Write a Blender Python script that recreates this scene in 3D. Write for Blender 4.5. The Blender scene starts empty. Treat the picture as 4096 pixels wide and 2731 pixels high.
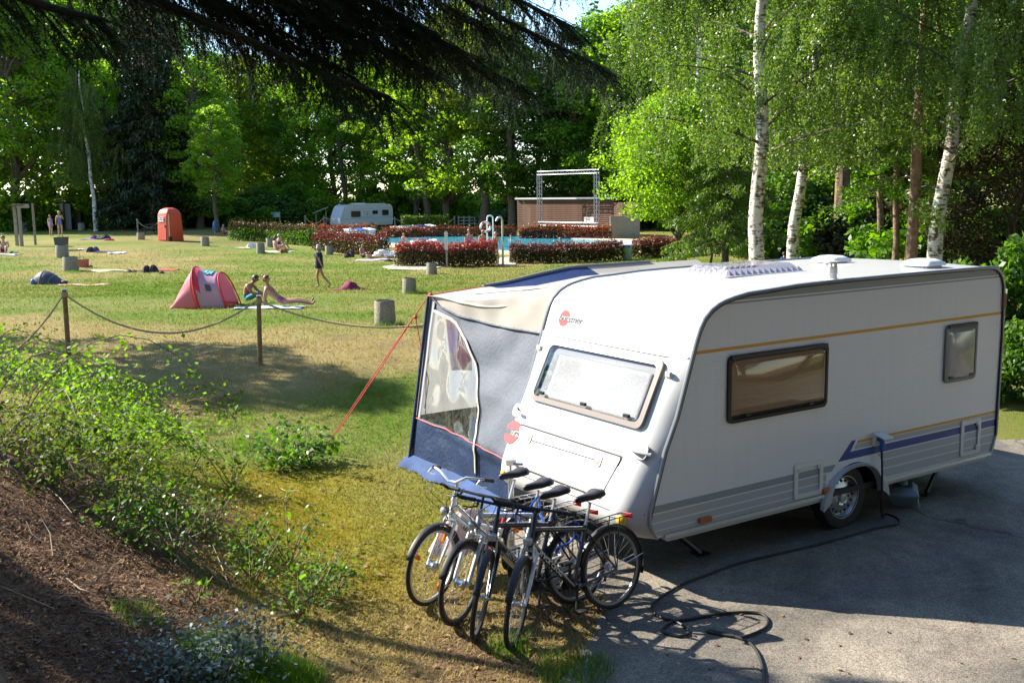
import bpy, bmesh, math, random
import numpy as np
from mathutils import Vector, Matrix
random.seed(7); rng = np.random.default_rng(7)
scene = bpy.context.scene
COL = scene.collection
pi = math.pi; sin = math.sin; cos = math.cos; rad = math.radians

# ------------------------------------------------------------------ camera
# world axes: x runs along the near caravan (front to rear), y across it, z up; the origin is under its wheel
RC = Matrix(((0.83639, 0.091232, -0.540489), (-0.547941, 0.112957, -0.828855), (-0.014566, 0.989403, 0.144466)))
CAM = Vector((-8.4597, -6.7158, 3.4962)); FPX = 4150.0
cd = bpy.data.cameras.new('camera'); cam = bpy.data.objects.new('camera', cd); COL.objects.link(cam)
cd.sensor_width = 36.0; cd.lens = 36.0*FPX/4096; cd.clip_end = 2000; cd.clip_start = 0.05
cam.matrix_world = Matrix.Translation(CAM) @ RC.to_4x4()
scene.camera = cam

# ------------------------------------------------------------------ sky and sun
SUN = Vector((-0.75, 1.25, 1.0)).normalized()
w = bpy.data.worlds.new('World'); scene.world = w; w.use_nodes = True
nt = w.node_tree; bg = nt.nodes['Background']
sk = nt.nodes.new('ShaderNodeTexSky'); sk.sky_type = 'NISHITA'; sk.sun_disc = False
sk.sun_elevation = math.asin(SUN.z); sk.sun_rotation = math.atan2(SUN.x, SUN.y)
sk.air_density = 1.0; sk.dust_density = 0.15; sk.ozone_density = 3.0
nt.links.new(sk.outputs[0], bg.inputs[0]); bg.inputs[1].default_value = 0.12
sl = bpy.data.lights.new('sun', 'SUN'); sl.energy = 5.0; sl.angle = rad(0.55); sl.color = (1.0, 0.92, 0.79)
so = bpy.data.objects.new('sun', sl); COL.objects.link(so)
so.rotation_euler = (-SUN).to_track_quat('-Z', 'Y').to_euler(); so.location = (-30, 50, 40)
vs = scene.view_settings; vs.view_transform = 'Standard'; vs.look = 'None'; vs.exposure = 1.5; vs.gamma = 1.0; vs.use_curve_mapping = False
scene.cycles.max_bounces = 6; scene.cycles.diffuse_bounces = 3; scene.cycles.glossy_bounces = 3
scene.cycles.transmission_bounces = 4; scene.cycles.transparent_max_bounces = 10
scene.cycles.caustics_reflective = False; scene.cycles.caustics_refractive = False

# ------------------------------------------------------------------ materials
MATS = {}
def _new(name):
    m = bpy.data.materials.new(name); m.use_nodes = True; MATS[name] = m
    n = m.node_tree; return m, n, n.nodes['Principled BSDF']
def pbr(name, col, rough=0.6, metal=0.0, spec=0.5, var=0.0, vscale=6.0, bump=0.0, bscale=40.0, coat=0.0, col2=None, detail=6.0, sheen=0.0):
    m, n, b = _new(name)
    b.inputs['Base Color'].default_value = (*col, 1); b.inputs['Roughness'].default_value = rough
    b.inputs['Metallic'].default_value = metal; b.inputs['Specular IOR Level'].default_value = spec
    b.inputs['Coat Weight'].default_value = coat; b.inputs['Coat Roughness'].default_value = 0.08
    b.inputs['Sheen Weight'].default_value = sheen
    tc = None
    if var or col2 or bump:
        tc = n.nodes.new('ShaderNodeTexCoord')
    if var or col2:
        t = n.nodes.new('ShaderNodeTexNoise'); t.inputs['Scale'].default_value = vscale; t.inputs['Detail'].default_value = detail
        t.inputs['Roughness'].default_value = 0.65
        n.links.new(tc.outputs['Object'], t.inputs['Vector'])
        rp = n.nodes.new('ShaderNodeMapRange'); rp.inputs[1].default_value = 0.3; rp.inputs[2].default_value = 0.7
        n.links.new(t.outputs[0], rp.inputs[0])
        mx = n.nodes.new('ShaderNodeMix'); mx.data_type = 'RGBA'
        if col2:
            a, c = col, col2
        else:
            a = tuple(x*(1-var) for x in col); c = tuple(min(1, x*(1+var)) for x in col)
        mx.inputs[6].default_value = (*a, 1); mx.inputs[7].default_value = (*c, 1)
        n.links.new(rp.outputs[0], mx.inputs[0]); n.links.new(mx.outputs[2], b.inputs['Base Color'])
    if bump:
        t2 = n.nodes.new('ShaderNodeTexNoise'); t2.inputs['Scale'].default_value = bscale; t2.inputs['Detail'].default_value = 4
        n.links.new(tc.outputs['Object'], t2.inputs['Vector'])
        bp = n.nodes.new('ShaderNodeBump'); bp.inputs['Strength'].default_value = bump; bp.inputs['Distance'].default_value = 0.02
        n.links.new(t2.outputs[0], bp.inputs['Height']); n.links.new(bp.outputs[0], b.inputs['Normal'])
    return m
def leafmat(name, c1, c2, trans=0.35, tcol=None, rough=0.42, spec=0.35, attr=False):
    m, n, b = _new(name)
    g = n.nodes.new('ShaderNodeNewGeometry'); oi = n.nodes.new('ShaderNodeObjectInfo')
    mx = n.nodes.new('ShaderNodeMix'); mx.data_type = 'RGBA'
    mx.inputs[6].default_value = (*c1, 1); mx.inputs[7].default_value = (*c2, 1)
    n.links.new(g.outputs['Random Per Island'], mx.inputs[0])
    hs = n.nodes.new('ShaderNodeHueSaturation')
    mr = n.nodes.new('ShaderNodeMapRange'); mr.inputs[3].default_value = 0.85; mr.inputs[4].default_value = 1.15
    n.links.new(oi.outputs['Random'], mr.inputs[0]); n.links.new(mr.outputs[0], hs.inputs['Value'])
    n.links.new(mx.outputs[2], hs.inputs['Color'])
    n.links.new(hs.outputs[0], b.inputs['Base Color'])
    b.inputs['Roughness'].default_value = rough; b.inputs['Specular IOR Level'].default_value = spec
    tr = n.nodes.new('ShaderNodeBsdfTranslucent')
    tm = n.nodes.new('ShaderNodeMix'); tm.data_type = 'RGBA'; tm.blend_type = 'MULTIPLY'; tm.inputs[0].default_value = 1.0
    tc = tcol or (2.1, 2.2, 0.6)
    tm.inputs[7].default_value = (*tc, 1); n.links.new(hs.outputs[0], tm.inputs[6]); n.links.new(tm.outputs[2], tr.inputs[0])
    ms = n.nodes.new('ShaderNodeMixShader'); ms.inputs[0].default_value = trans
    n.links.new(b.outputs[0], ms.inputs[1]); n.links.new(tr.outputs[0], ms.inputs[2])
    n.links.new(ms.outputs[0], n.nodes['Material Output'].inputs[0])
    return m
def clear(name, tint, gloss=0.12, rough=0.03, haze=0.0, hcol=(0.8, 0.8, 0.8)):
    m, n, b = _new(name)
    t = n.nodes.new('ShaderNodeBsdfTransparent'); t.inputs[0].default_value = (*tint, 1)
    g = n.nodes.new('ShaderNodeBsdfGlossy'); g.inputs['Roughness'].default_value = rough
    lw = n.nodes.new('ShaderNodeLayerWeight'); lw.inputs[0].default_value = 0.5
    mr = n.nodes.new('ShaderNodeMapRange'); mr.inputs[3].default_value = gloss; mr.inputs[4].default_value = 0.8
    pw = n.nodes.new('ShaderNodeMath'); pw.operation = 'POWER'; pw.inputs[1].default_value = 3.0; n.links.new(lw.outputs['Facing'], pw.inputs[0])
    n.links.new(pw.outputs[0], mr.inputs[0])
    ms = n.nodes.new('ShaderNodeMixShader'); n.links.new(mr.outputs[0], ms.inputs[0])
    n.links.new(t.outputs[0], ms.inputs[1]); n.links.new(g.outputs[0], ms.inputs[2]); out = ms
    if haze:
        d = n.nodes.new('ShaderNodeBsdfDiffuse'); d.inputs[0].default_value = (*hcol, 1)
        tx = n.nodes.new('ShaderNodeTexNoise'); tx.inputs['Scale'].default_value = 9; tx.inputs['Detail'].default_value = 5; tx.inputs['Distortion'].default_value = 2.0
        tcn = n.nodes.new('ShaderNodeTexCoord'); n.links.new(tcn.outputs['Object'], tx.inputs['Vector'])
        m2 = n.nodes.new('ShaderNodeMapRange'); m2.inputs[1].default_value = 0.4; m2.inputs[2].default_value = 0.75; m2.inputs[3].default_value = haze*0.3; m2.inputs[4].default_value = haze*1.6
        n.links.new(tx.outputs[0], m2.inputs[0])
        ms2 = n.nodes.new('ShaderNodeMixShader'); n.links.new(m2.outputs[0], ms2.inputs[0])
        n.links.new(ms.outputs[0], ms2.inputs[1]); n.links.new(d.outputs[0], ms2.inputs[2]); out = ms2
    n.links.new(out.outputs[0], n.nodes['Material Output'].inputs[0])
    return m

# ------------------------------------------------------------------ mesh helpers
def frame_from(d):
    d = Vector(d).normalized(); a = Vector((0, 0, 1)) if abs(d.z) < 0.9 else Vector((1, 0, 0))
    x = a.cross(d).normalized(); y = d.cross(x); return x, y, d
class MB:
    def __init__(s): s.v = []; s.f = []; s.T = None
    def add(s, vs, fs):
        o = len(s.v)
        if s.T is not None: vs = [s.T @ Vector(p) for p in vs]
        s.v.extend([tuple(p) for p in vs]); s.f.extend([tuple(i+o for i in f) for f in fs]); return s
    def box(s, c, d, M=None):
        x, y, z = d[0]/2, d[1]/2, d[2]/2
        vs = [Vector((sx*x, sy*y, sz*z)) for sz in (-1, 1) for sy in (-1, 1) for sx in (-1, 1)]
        if M is not None: vs = [M @ p for p in vs]
        c = Vector(c); vs = [c+p for p in vs]
        return s.add(vs, [(0, 2, 3, 1), (4, 5, 7, 6), (0, 1, 5, 4), (2, 6, 7, 3), (0, 4, 6, 2), (1, 3, 7, 5)])
    def tube(s, pts, r, n=8, cap=True, flat=1.0):
        pts = [Vector(p) for p in pts]; k = len(pts)
        if not hasattr(r, '__len__'): r = [r]*k
        vs = []; fs = []; X = None
        for i, p in enumerate(pts):
            d = (pts[min(i+1, k-1)]-pts[max(i-1, 0)])
            if d.length < 1e-9: d = Vector((0, 0, 1))
            d.normalize()
            if X is None: X, Y, _ = frame_from(d)
            else:
                X = (X-d*X.dot(d))
                if X.length < 1e-6: X, Y, _ = frame_from(d)
                X.normalize(); Y = d.cross(X)
            for j in range(n):
                a = 2*pi*j/n; vs.append(p+X*(cos(a)*r[i])+Y*(sin(a)*r[i]*flat))
        for i in range(k-1):
            for j in range(n):
                a = i*n+j; b = i*n+(j+1) % n; fs.append((a, b, b+n, a+n))
        if cap: fs.append(tuple(range(n-1, -1, -1))); fs.append(tuple((k-1)*n+j for j in range(n)))
        return s.add(vs, fs)
    def lathe(s, prof, M=None, n=24, cap=True, a0=0, a1=2*pi):
        M = M or Matrix(); vs = []; fs = []; k = len(prof); full = abs(a1-a0-2*pi) < 1e-6; m = n if full else n+1
        for (r, z) in prof:
            for j in range(m):
                a = a0+(a1-a0)*j/n; vs.append(M @ Vector((r*cos(a), r*sin(a), z)))
        for i in range(k-1):
            for j in range(n):
                a = i*m+j; b = i*m+(j+1) % m; fs.append((a, b, b+m, a+m))
        if cap and full:
            if prof[0][0] > 1e-6: fs.append(tuple(range(m-1, -1, -1)))
            if prof[-1][0] > 1e-6: fs.append(tuple((k-1)*m+j for j in range(m)))
        return s.add(vs, fs)
    def torus(s, R, r, M=None, n=36, k=8, ry=None):
        M = M or Matrix(); vs = []; fs = []; ry = ry or r
        for i in range(n):
            a = 2*pi*i/n
            for j in range(k):
                b = 2*pi*j/k; q = R+r*cos(b); vs.append(M @ Vector((q*cos(a), q*sin(a), ry*sin(b))))
        for i in range(n):
            for j in range(k):
                fs.append((i*k+j, ((i+1) % n)*k+j, ((i+1) % n)*k+(j+1) % k, i*k+(j+1) % k))
        return s.add(vs, fs)
    def prism(s, poly, h, M=None, z0=0.0):
        M = M or Matrix(); n = len(poly)
        vs = [M @ Vector((p[0], p[1], z0)) for p in poly]+[M @ Vector((p[0], p[1], z0+h)) for p in poly]
        fs = [tuple(range(n-1, -1, -1)), tuple(range(n, 2*n))]+[(i, (i+1) % n, (i+1) % n+n, i+n) for i in range(n)]
        return s.add(vs, fs)
    def grid(s, fn, nu, nv, keep=None):
        vs = [fn(i/nu, j/nv) for j in range(nv+1) for i in range(nu+1)]; fs = []
        for j in range(nv):
            for i in range(nu):
                if keep is None or keep((i+.5)/nu, (j+.5)/nv):
                    a = j*(nu+1)+i; fs.append((a, a+1, a+nu+2, a+nu+1))
        return s.add(vs, fs)
    def ball(s, c, r, n=12, k=8, M=None):
        if not hasattr(r, '__len__'): r = (r, r, r)
        vs = []; fs = []; c = Vector(c)
        for i in range(k+1):
            t = pi*i/k
            for j in range(n):
                a = 2*pi*j/n; p = Vector((r[0]*sin(t)*cos(a), r[1]*sin(t)*sin(a), r[2]*cos(t)))
                vs.append(c+(M @ p if M else p))
        for i in range(k):
            for j in range(n):
                a = i*n+j; b = i*n+(j+1) % n; fs.append((a, a+n, b+n, b))
        return s.add(vs, fs)
    def mesh(s, name, mat, smooth=True, angle=40):
        me = bpy.data.meshes.new(name); me.from_pydata(s.v, [], s.f)
        me.validate(verbose=False)
        if mat: me.materials.append(mat)
        if smooth:
            me.polygons.foreach_set('use_smooth', [True]*len(me.polygons)); me.update()
            try: me.set_sharp_from_angle(angle=rad(angle))
            except Exception: pass
        me.update(); return me
    def build(s, name, mat, parent=None, smooth=True, loc=None, rz=0, angle=40):
        o = bpy.data.objects.new(name, s.mesh(name, mat, smooth, angle)); COL.objects.link(o)
        if parent is not None: o.parent = parent
        if loc is not None: o.location = loc
        if rz: o.rotation_euler.z = rz
        return o
def clean(o):   # weld doubles and recalc normals
    bm = bmesh.new(); bm.from_mesh(o.data); bmesh.ops.remove_doubles(bm, verts=bm.verts, dist=1e-5)
    bmesh.ops.recalc_face_normals(bm, faces=bm.faces); bm.to_mesh(o.data); bm.free(); return o
def bevel(o, w=0.01, seg=2):
    md = o.modifiers.new('bevel', 'BEVEL'); md.width = w; md.segments = seg; md.limit_method = 'ANGLE'; md.angle_limit = rad(35); return o
def solid(o, t):
    md = o.modifiers.new('solid', 'SOLIDIFY'); md.thickness = t; md.offset = 0; return o
def rrect(x0, x1, y0, y1, r, n=5):
    out = []
    for cx, cy, a in ((x1-r, y1-r, 0), (x0+r, y1-r, pi/2), (x0+r, y0+r, pi), (x1-r, y0+r, 1.5*pi)):
        for i in range(n+1):
            t = a+pi/2*i/n; out.append((cx+r*cos(t), cy+r*sin(t)))
    return out
def tag(o, label, cat, group=None):
    o['label'] = label; o['category'] = cat
    if group: o['group'] = group
    return o
def thing(name, label, cat, loc=(0, 0, 0), rz=0.0, group=None):
    o = bpy.data.objects.new(name, None); COL.objects.link(o); o.location = loc; o.rotation_euler = (0, 0, rz)
    o.empty_display_size = 0.2
    return tag(o, label, cat, group)
def structure(o, kind='structure'): o['kind'] = kind; return o
def link_copy(src, parent, loc=None, mat=None, name=None):
    c = src.copy(); COL.objects.link(c); c.parent = parent
    if loc is not None: c.location = loc
    if mat is not None:
        c.material_slots[0].link = 'OBJECT'; c.material_slots[0].material = mat
    return c
def text(body, size, origin, xa, ya, mat, parent, name='lettering', align='CENTER', shear=0.0, ext=0.0006, sx=1.0):
    cu = bpy.data.curves.new(name, 'FONT'); cu.body = body; cu.size = size; cu.align_x = align; cu.align_y = 'CENTER'
    cu.extrude = ext; cu.shear = shear; cu.resolution_u = 3; cu.offset = size*.012; cu.materials.append(mat)
    tmp = bpy.data.objects.new(name, cu); COL.objects.link(tmp)
    dg = bpy.context.evaluated_depsgraph_get(); dg.update(); me = bpy.data.meshes.new_from_object(tmp.evaluated_get(dg)); me.name = name
    bpy.data.objects.remove(tmp); bpy.data.curves.remove(cu)
    if not me.materials: me.materials.append(mat)
    o = bpy.data.objects.new(name, me); COL.objects.link(o)
    xa = Vector(xa).normalized(); ya = Vector(ya); ya = (ya-xa*ya.dot(xa)).normalized(); za = xa.cross(ya)
    M = Matrix((xa*sx, ya, za)).transposed().to_4x4(); M.translation = Vector(origin)
    o.parent = parent; o.matrix_basis = M
    return o
# fast quads from numpy
def np_mesh(name, V, F, mat, smooth=False):
    me = bpy.data.meshes.new(name); k = F.shape[1]
    me.vertices.add(len(V)); me.vertices.foreach_set('co', np.asarray(V, dtype=np.float32).ravel())
    me.loops.add(F.size); me.loops.foreach_set('vertex_index', F.astype(np.int32).ravel())
    me.polygons.add(len(F)); me.polygons.foreach_set('loop_start', np.arange(0, F.size, k, dtype=np.int32))
    me.polygons.foreach_set('loop_total', np.full(len(F), k, dtype=np.int32))
    if smooth: me.polygons.foreach_set('use_smooth', np.ones(len(F), dtype=bool))
    me.update(calc_edges=True)
    if mat: me.materials.append(mat)
    return me
def leaves(P, size, aspect=0.55, up=0.5, droop=0.0, outward=None, fold=0.0):
    """a diamond-shaped leaf at each point; returns verts, quads"""
    n = len(P); size = np.broadcast_to(size, (n,)).astype(float)*rng.uniform(0.7, 1.25, n)
    N = rng.normal(size=(n, 3)); N /= np.linalg.norm(N, axis=1)[:, None]+1e-9
    N[:, 2] += up
    if outward is not None: N += outward
    N /= np.linalg.norm(N, axis=1)[:, None]+1e-9
    D = rng.normal(size=(n, 3)); D[:, 2] -= droop
    D -= N*np.sum(D*N, axis=1)[:, None]; D /= np.linalg.norm(D, axis=1)[:, None]+1e-9
    S = np.cross(N, D)
    L = size[:, None]; Wd = (size*aspect/2)[:, None]
    V = np.empty((n, 4, 3)); V[:, 0] = P-D*L*.5; V[:, 1] = P+S*Wd-D*L*.05; V[:, 2] = P+D*L*.5; V[:, 3] = P-S*Wd-D*L*.05
    if fold: V[:, 1] += N*L*fold; V[:, 3] += N*L*fold
    F = np.arange(n*4).reshape(n, 4)
    return V.reshape(-1, 3), F

# ------------------------------------------------------------------ ground shape
FW = (0.5462, 0.8377); RT = (0.8377, -0.5462)
def uv(x, y):
    rx = x-CAM.x; ry = y-CAM.y; return RT[0]*rx+RT[1]*ry, FW[0]*rx+FW[1]*ry
def xy(u, v): return CAM.x+RT[0]*u+FW[0]*v, CAM.y+RT[1]*u+FW[1]*v
def ss(a, b, x):
    t = np.clip((x-a)/(b-a), 0, 1); return t*t*(3-2*t)
_ph = np.random.default_rng(3).uniform(0, 6.28, (14, 2)); _an = np.random.default_rng(4).uniform(0, 6.28, 14)
def wob(x, y, sc, k=7, off=0):
    """smooth pseudo noise about -1..1"""
    s = 0
    for i in range(k):
        a = _an[(i+off) % 14]; q = sc*(1+0.55*i)
        s = s+np.sin((x*np.cos(a)+y*np.sin(a))*q+_ph[(i+off) % 14, 0]+1.3*np.sin((x*np.sin(a)-y*np.cos(a))*q*.6+_ph[(i+off) % 14, 1]))/(1+0.45*i)
    return s/2.4
def tz(x, y):
    x = np.asarray(x, float); y = np.asarray(y, float); u, v = uv(x, y)
    lawn = np.interp(v, [13.5, 14.6, 16.2, 17.8, 19, 22, 34, 45, 400], [0, .08, .36, .56, .62, .60, .2, 0, 0])
    lawn = lawn + .45*ss(-8, -26, u)*ss(40, 72, v) + 0.9*ss(14, 34, u)*ss(40, 62, v)
    st = -1.0-.22*(v-7)-u
    B = 1.8*ss(0, 5.6, st)*(1-ss(9.3, 15.8, v))
    H = 1.85*(1-ss(.5, 5.8, np.hypot(np.maximum(v, 0), np.maximum(u+1, 0)*.8)))
    z = np.maximum(lawn, 0)+np.maximum(B, H)*1.0+6.5*ss(-1.5, -17, v)*ss(-45, -20, u)*(1-ss(20, 45, u))
    rough = np.maximum(ss(.0, .8, st), ss(13.5, 17, v))
    z = z+rough*(.035*wob(x, y, 1.1)+.02*wob(x, y, 3.7, off=3))*(1-ss(50, 80, v)) + .012*wob(x, y, 2.3, off=5)*ss(-1, 1, -x-3.6)*(1-rough)
    return z
def ray(px, py): return (RC @ Vector(((px-2048)/FPX, -(py-1365.5)/FPX, -1))).normalized()
_ts = np.concatenate([np.arange(2, 40, .02), np.arange(40, 400, .1)])
def at(px, py):
    d = ray(px, py); X = CAM.x+d.x*_ts; Y = CAM.y+d.y*_ts; Z = CAM.z+d.z*_ts-tz(X, Y)
    i = int(np.argmax(Z < 0)); i = max(i, 1); t0, t1 = _ts[i-1], _ts[i]; f = Z[i-1]/(Z[i-1]-Z[i]+1e-12); t = t0+(t1-t0)*f
    p = CAM+d*t; p.z = float(tz(p.x, p.y)); return p
def at_d(px, d):
    """ground point under picture column px at ground distance d from the camera"""
    r = ray(px, 745); h = Vector((r.x, r.y)).normalized()*d; x, y = CAM.x+h.x, CAM.y+h.y
    return Vector((x, y, float(tz(x, y))))
def mpp(p):  # metres per photograph pixel at a point
    return (RC.transposed() @ (Vector(p)-CAM)).z*-1/FPX
def on_plane(px, py, n, p0):
    d = ray(px, py); n = Vector(n); t = n.dot(Vector(p0)-CAM)/n.dot(d); return CAM+d*t
def gz(x, y): return float(tz(x, y))
RIGHT = math.atan2(RT[1], RT[0]); AWAY = RIGHT+pi/2; LEFT = RIGHT+pi; TOCAM = RIGHT-pi/2
# ------------------------------------------------------------------ shared materials
white_gel = pbr('white_gelcoat', (.60, .605, .60), .3, coat=.3, var=.05, vscale=2.2)
white_pl = pbr('white_plastic', (.78, .78, .75), .4)
grey_trim = pbr('grey_rail', (.30, .32, .35), .35, metal=.5)
dark_rub = pbr('black_rubber', (.018, .018, .018), .6)
tyre_m = pbr('tyre_rubber', (.022, .021, .020), .75, bump=.2, bscale=60)
steel = pbr('steel', (.62, .63, .65), .28, metal=1.0)
alu = pbr('aluminium', (.62, .63, .65), .38, metal=.9)
truss_m = pbr('truss_grey', (.34, .35, .37), .5, metal=.4)
black_p = pbr('black_paint', (.012, .012, .014), .28, coat=.5)
black_pl = pbr('black_plastic', (.02, .02, .022), .5)
white_p = pbr('white_paint', (.76, .77, .78), .28, coat=.5)
red_p = pbr('red_paint', (.55, .02, .025), .3, coat=.4)
orange_r = pbr('orange_reflector', (.9, .22, .01), .2)
amber = pbr('amber_lens', (.45, .13, .03), .2)
yellow_r = pbr('yellow_reflector', (.85, .55, .05), .25)
conc = pbr('concrete', (.30, .27, .22), .9, var=.35, vscale=14, bump=.5, bscale=50)
conc_bin = pbr('exposed_aggregate', (.27, .24, .18), .95, var=.55, vscale=38, bump=.9, bscale=70, detail=3)
wood_post = pbr('post_wood', (.24, .14, .06), .8, var=.35, vscale=12, bump=.3, bscale=30)
wood_grey = pbr('grey_wood', (.28, .24, .19), .85, var=.3, vscale=8, bump=.3, bscale=30)
wood_dark = pbr('dark_wood', (.09, .06, .04), .85, var=.4, vscale=6)
bark = pbr('bark', (.11, .085, .06), .95, var=.5, vscale=9, bump=1.0, bscale=14)
bark_pine = pbr('pine_bark', (.20, .13, .09), .95, var=.55, vscale=7, bump=1.0, bscale=10)
rope_m = pbr('rope', (.50, .38, .21), .9, var=.3, vscale=60, bump=.6, bscale=120)
red_rope = pbr('red_cord', (.62, .04, .03), .6)
ink = pbr('black_ink', (.015, .015, .018), .5)
paper = pbr('paper', (.78, .78, .76), .8)
def cloth(name, c, rough=.85, var=.12, vs_=9, bump=.25): return pbr('cloth_'+name, c, rough, var=var, vscale=vs_, bump=bump, bscale=25)

def birch_bark():
    m, n, b = _new('birch_bark')
    tc = n.nodes.new('ShaderNodeTexCoord')
    mp = n.nodes.new('ShaderNodeMapping'); mp.inputs['Scale'].default_value = (5, 5, 16); n.links.new(tc.outputs['Object'], mp.inputs[0])
    a = n.nodes.new('ShaderNodeTexNoise'); a.inputs['Scale'].default_value = 1.0; a.inputs['Detail'].default_value = 5; a.inputs['Distortion'].default_value = .6
    n.links.new(mp.outputs[0], a.inputs['Vector'])
    mp2 = n.nodes.new('ShaderNodeMapping'); mp2.inputs['Scale'].default_value = (2.2, 2.2, 1.6); n.links.new(tc.outputs['Object'], mp2.inputs[0])
    c = n.nodes.new('ShaderNodeTexNoise'); c.inputs['Scale'].default_value = 1.5; c.inputs['Detail'].default_value = 6; c.inputs['Distortion'].default_value = 1.2
    n.links.new(mp2.outputs[0], c.inputs['Vector'])
    mul = n.nodes.new('ShaderNodeMath'); mul.operation = 'ADD'; n.links.new(a.outputs[0], mul.inputs[0]); n.links.new(c.outputs[0], mul.inputs[1])
    cr = n.nodes.new('ShaderNodeValToRGB'); e = cr.color_ramp.elements
    e[0].position = .38; e[0].color = (.03, .026, .022, 1); e[1].position = .52; e[1].color = (.66, .63, .57, 1)
    x = cr.color_ramp.elements.new(.44); x.color = (.16, .12, .09, 1)
    hf = n.nodes.new('ShaderNodeMath'); hf.operation = 'MULTIPLY'; hf.inputs[1].default_value = .5
    n.links.new(mul.outputs[0], hf.inputs[0]); n.links.new(hf.outputs[0], cr.inputs[0]); n.links.new(cr.outputs[0], b.inputs['Base Color'])
    b.inputs['Roughness'].default_value = .8
    bp = n.nodes.new('ShaderNodeBump'); bp.inputs['Strength'].default_value = .6; bp.inputs['Distance'].default_value = .03
    n.links.new(hf.outputs[0], bp.inputs['Height']); n.links.new(bp.outputs[0], b.inputs['Normal'])
    return m
birch_m = birch_bark()

# ground: colours follow where litter, dry grass and moss grow
def cover(x, y):
    x = np.asarray(x, float); y = np.asarray(y, float)
    u, v = uv(x, y); st = -1.0-.22*(v-7)-u
    lit = ss(.5, 1.7, st+.6*wob(x, y, 1.6))*(1-ss(10.5, 12.5, v+.3*st+.8*wob(x, y, .9, off=2)))
    band = np.exp(-((v-20.5-.35*u-.6*wob(x, y, .5))/3.0)**2)               # worn strip along the rope
    dry = np.clip(.46+.62*wob(x, y, .34)+.25*wob(x, y, 1.1, off=4)+1.3*band, 0, 1)
    dry = dry*(1-.45*ss(26, 30, v)*(1-ss(42, 50, v)))
    toe = np.exp(-((st-.2)/1.3)**2)*(1-ss(11.5, 13.5, v))*ss(6.3, 7.5, v)
    moss = np.clip(np.exp(-((st-.5)/1.35)**2)*ss(7.6, 9.0, v)*(1-ss(12.2, 13.6, v))*(1.15+.6*wob(x, y, 1.3, off=1)), 0, 1)
    near = (1-ss(8.0, 10.5, v))*(1-ss(.2, 1.0, st))
    dry = np.clip(dry+.75*near+.3*toe, 0, 1)
    bare = np.clip(near*(.55+.7*wob(x, y, 1.9, off=6))+.5*band*(.2+.8*wob(x, y, 2.2, off=7))+.55*ss(52, 60, v)*(.3+.7*wob(x, y, .25, off=9)), 0, 1)
    return lit, dry, moss, bare
def ground_mat(name, blade=False):
    m, n, b = _new(name)
    def at_(nm):
        a = n.nodes.new('ShaderNodeAttribute'); a.attribute_name = nm; return a.outputs['Fac']
    tc = n.nodes.new('ShaderNodeTexCoord')
    def noise(sc, det=5, lo=.3, hi=.7):
        t = n.nodes.new('ShaderNodeTexNoise'); t.inputs['Scale'].default_value = sc; t.inputs['Detail'].default_value = det; t.inputs['Roughness'].default_value = .7
        n.links.new(tc.outputs['Object'], t.inputs['Vector'])
        r = n.nodes.new('ShaderNodeMapRange'); r.inputs[1].default_value = lo; r.inputs[2].default_value = hi; n.links.new(t.outputs[0], r.inputs[0]); return r.outputs[0]
    def mix(f, a, c):
        x = n.nodes.new('ShaderNodeMix'); x.data_type = 'RGBA'
        if isinstance(f, float): x.inputs[0].default_value = f
        else: n.links.new(f, x.inputs[0])
        for s_, q in ((6, a), (7, c)):
            if isinstance(q, tuple): x.inputs[s_].default_value = (*q, 1)
            else: n.links.new(q, x.inputs[s_])
        return x.outputs[2]
    f1 = noise(9); f2 = noise(45, 4); 
    green = mix(f1, (.095, .20, .010), (.18, .275, .022)); straw = mix(f2, (.33, .25, .08), (.54, .43, .19))
    mo = mix(f1, (.25, .22, .010), (.42, .35, .025)); dirt = mix(f1, (.15, .09, .055), (.27, .17, .11)); li = mix(f2, (.075, .045, .028), (.36, .21, .125))
    g = noise(2.6, 8, .25, .75)
    def sharpen(a, k=.5):
        s_ = n.nodes.new('ShaderNodeMath'); s_.operation = 'ADD'; n.links.new(a, s_.inputs[0])
        q = n.nodes.new('ShaderNodeMath'); q.operation = 'MULTIPLY_ADD'; n.links.new(noise(14, 6), q.inputs[0]); q.inputs[1].default_value = k; q.inputs[2].default_value = -k/2
        n.links.new(q.outputs[0], s_.inputs[1]); s_.use_clamp = True; return s_.outputs[0]
    c = mix(sharpen(at_('dry'), .7), green, straw); c = mix(sharpen(at_('moss')), c, mo)
    if not blade: c = mix(sharpen(at_('bare'), .8), c, dirt)
    c = mix(sharpen(at_('lit'), .4), c, li)
    n.links.new(c, b.inputs['Base Color']); b.inputs['Roughness'].default_value = .9; b.inputs['Specular IOR Level'].default_value = .15
    if not blade:
        bp = n.nodes.new('ShaderNodeBump'); bp.inputs['Strength'].default_value = .9; bp.inputs['Distance'].default_value = .05
        n.links.new(f2, bp.inputs['Height']); n.links.new(bp.outputs[0], b.inputs['Normal'])
    else:
        tr = n.nodes.new('ShaderNodeBsdfTranslucent'); n.links.new(c, tr.inputs[0])
        ms = n.nodes.new('ShaderNodeMixShader'); ms.inputs[0].default_value = .3
        n.links.new(b.outputs[0], ms.inputs[1]); n.links.new(tr.outputs[0], ms.inputs[2]); n.links.new(ms.outputs[0], n.nodes['Material Output'].inputs[0])
    return m
def put_cover(me, X, Y):
    for nm, a in zip(('lit', 'dry', 'moss', 'bare'), cover(X, Y)):
        t = me.attributes.new(nm, 'FLOAT', 'POINT'); t.data.foreach_set('value', np.asarray(a, dtype=np.float32))
ground_m = ground_mat('ground_cover'); blade_m = ground_mat('grass_blade', True)

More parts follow.
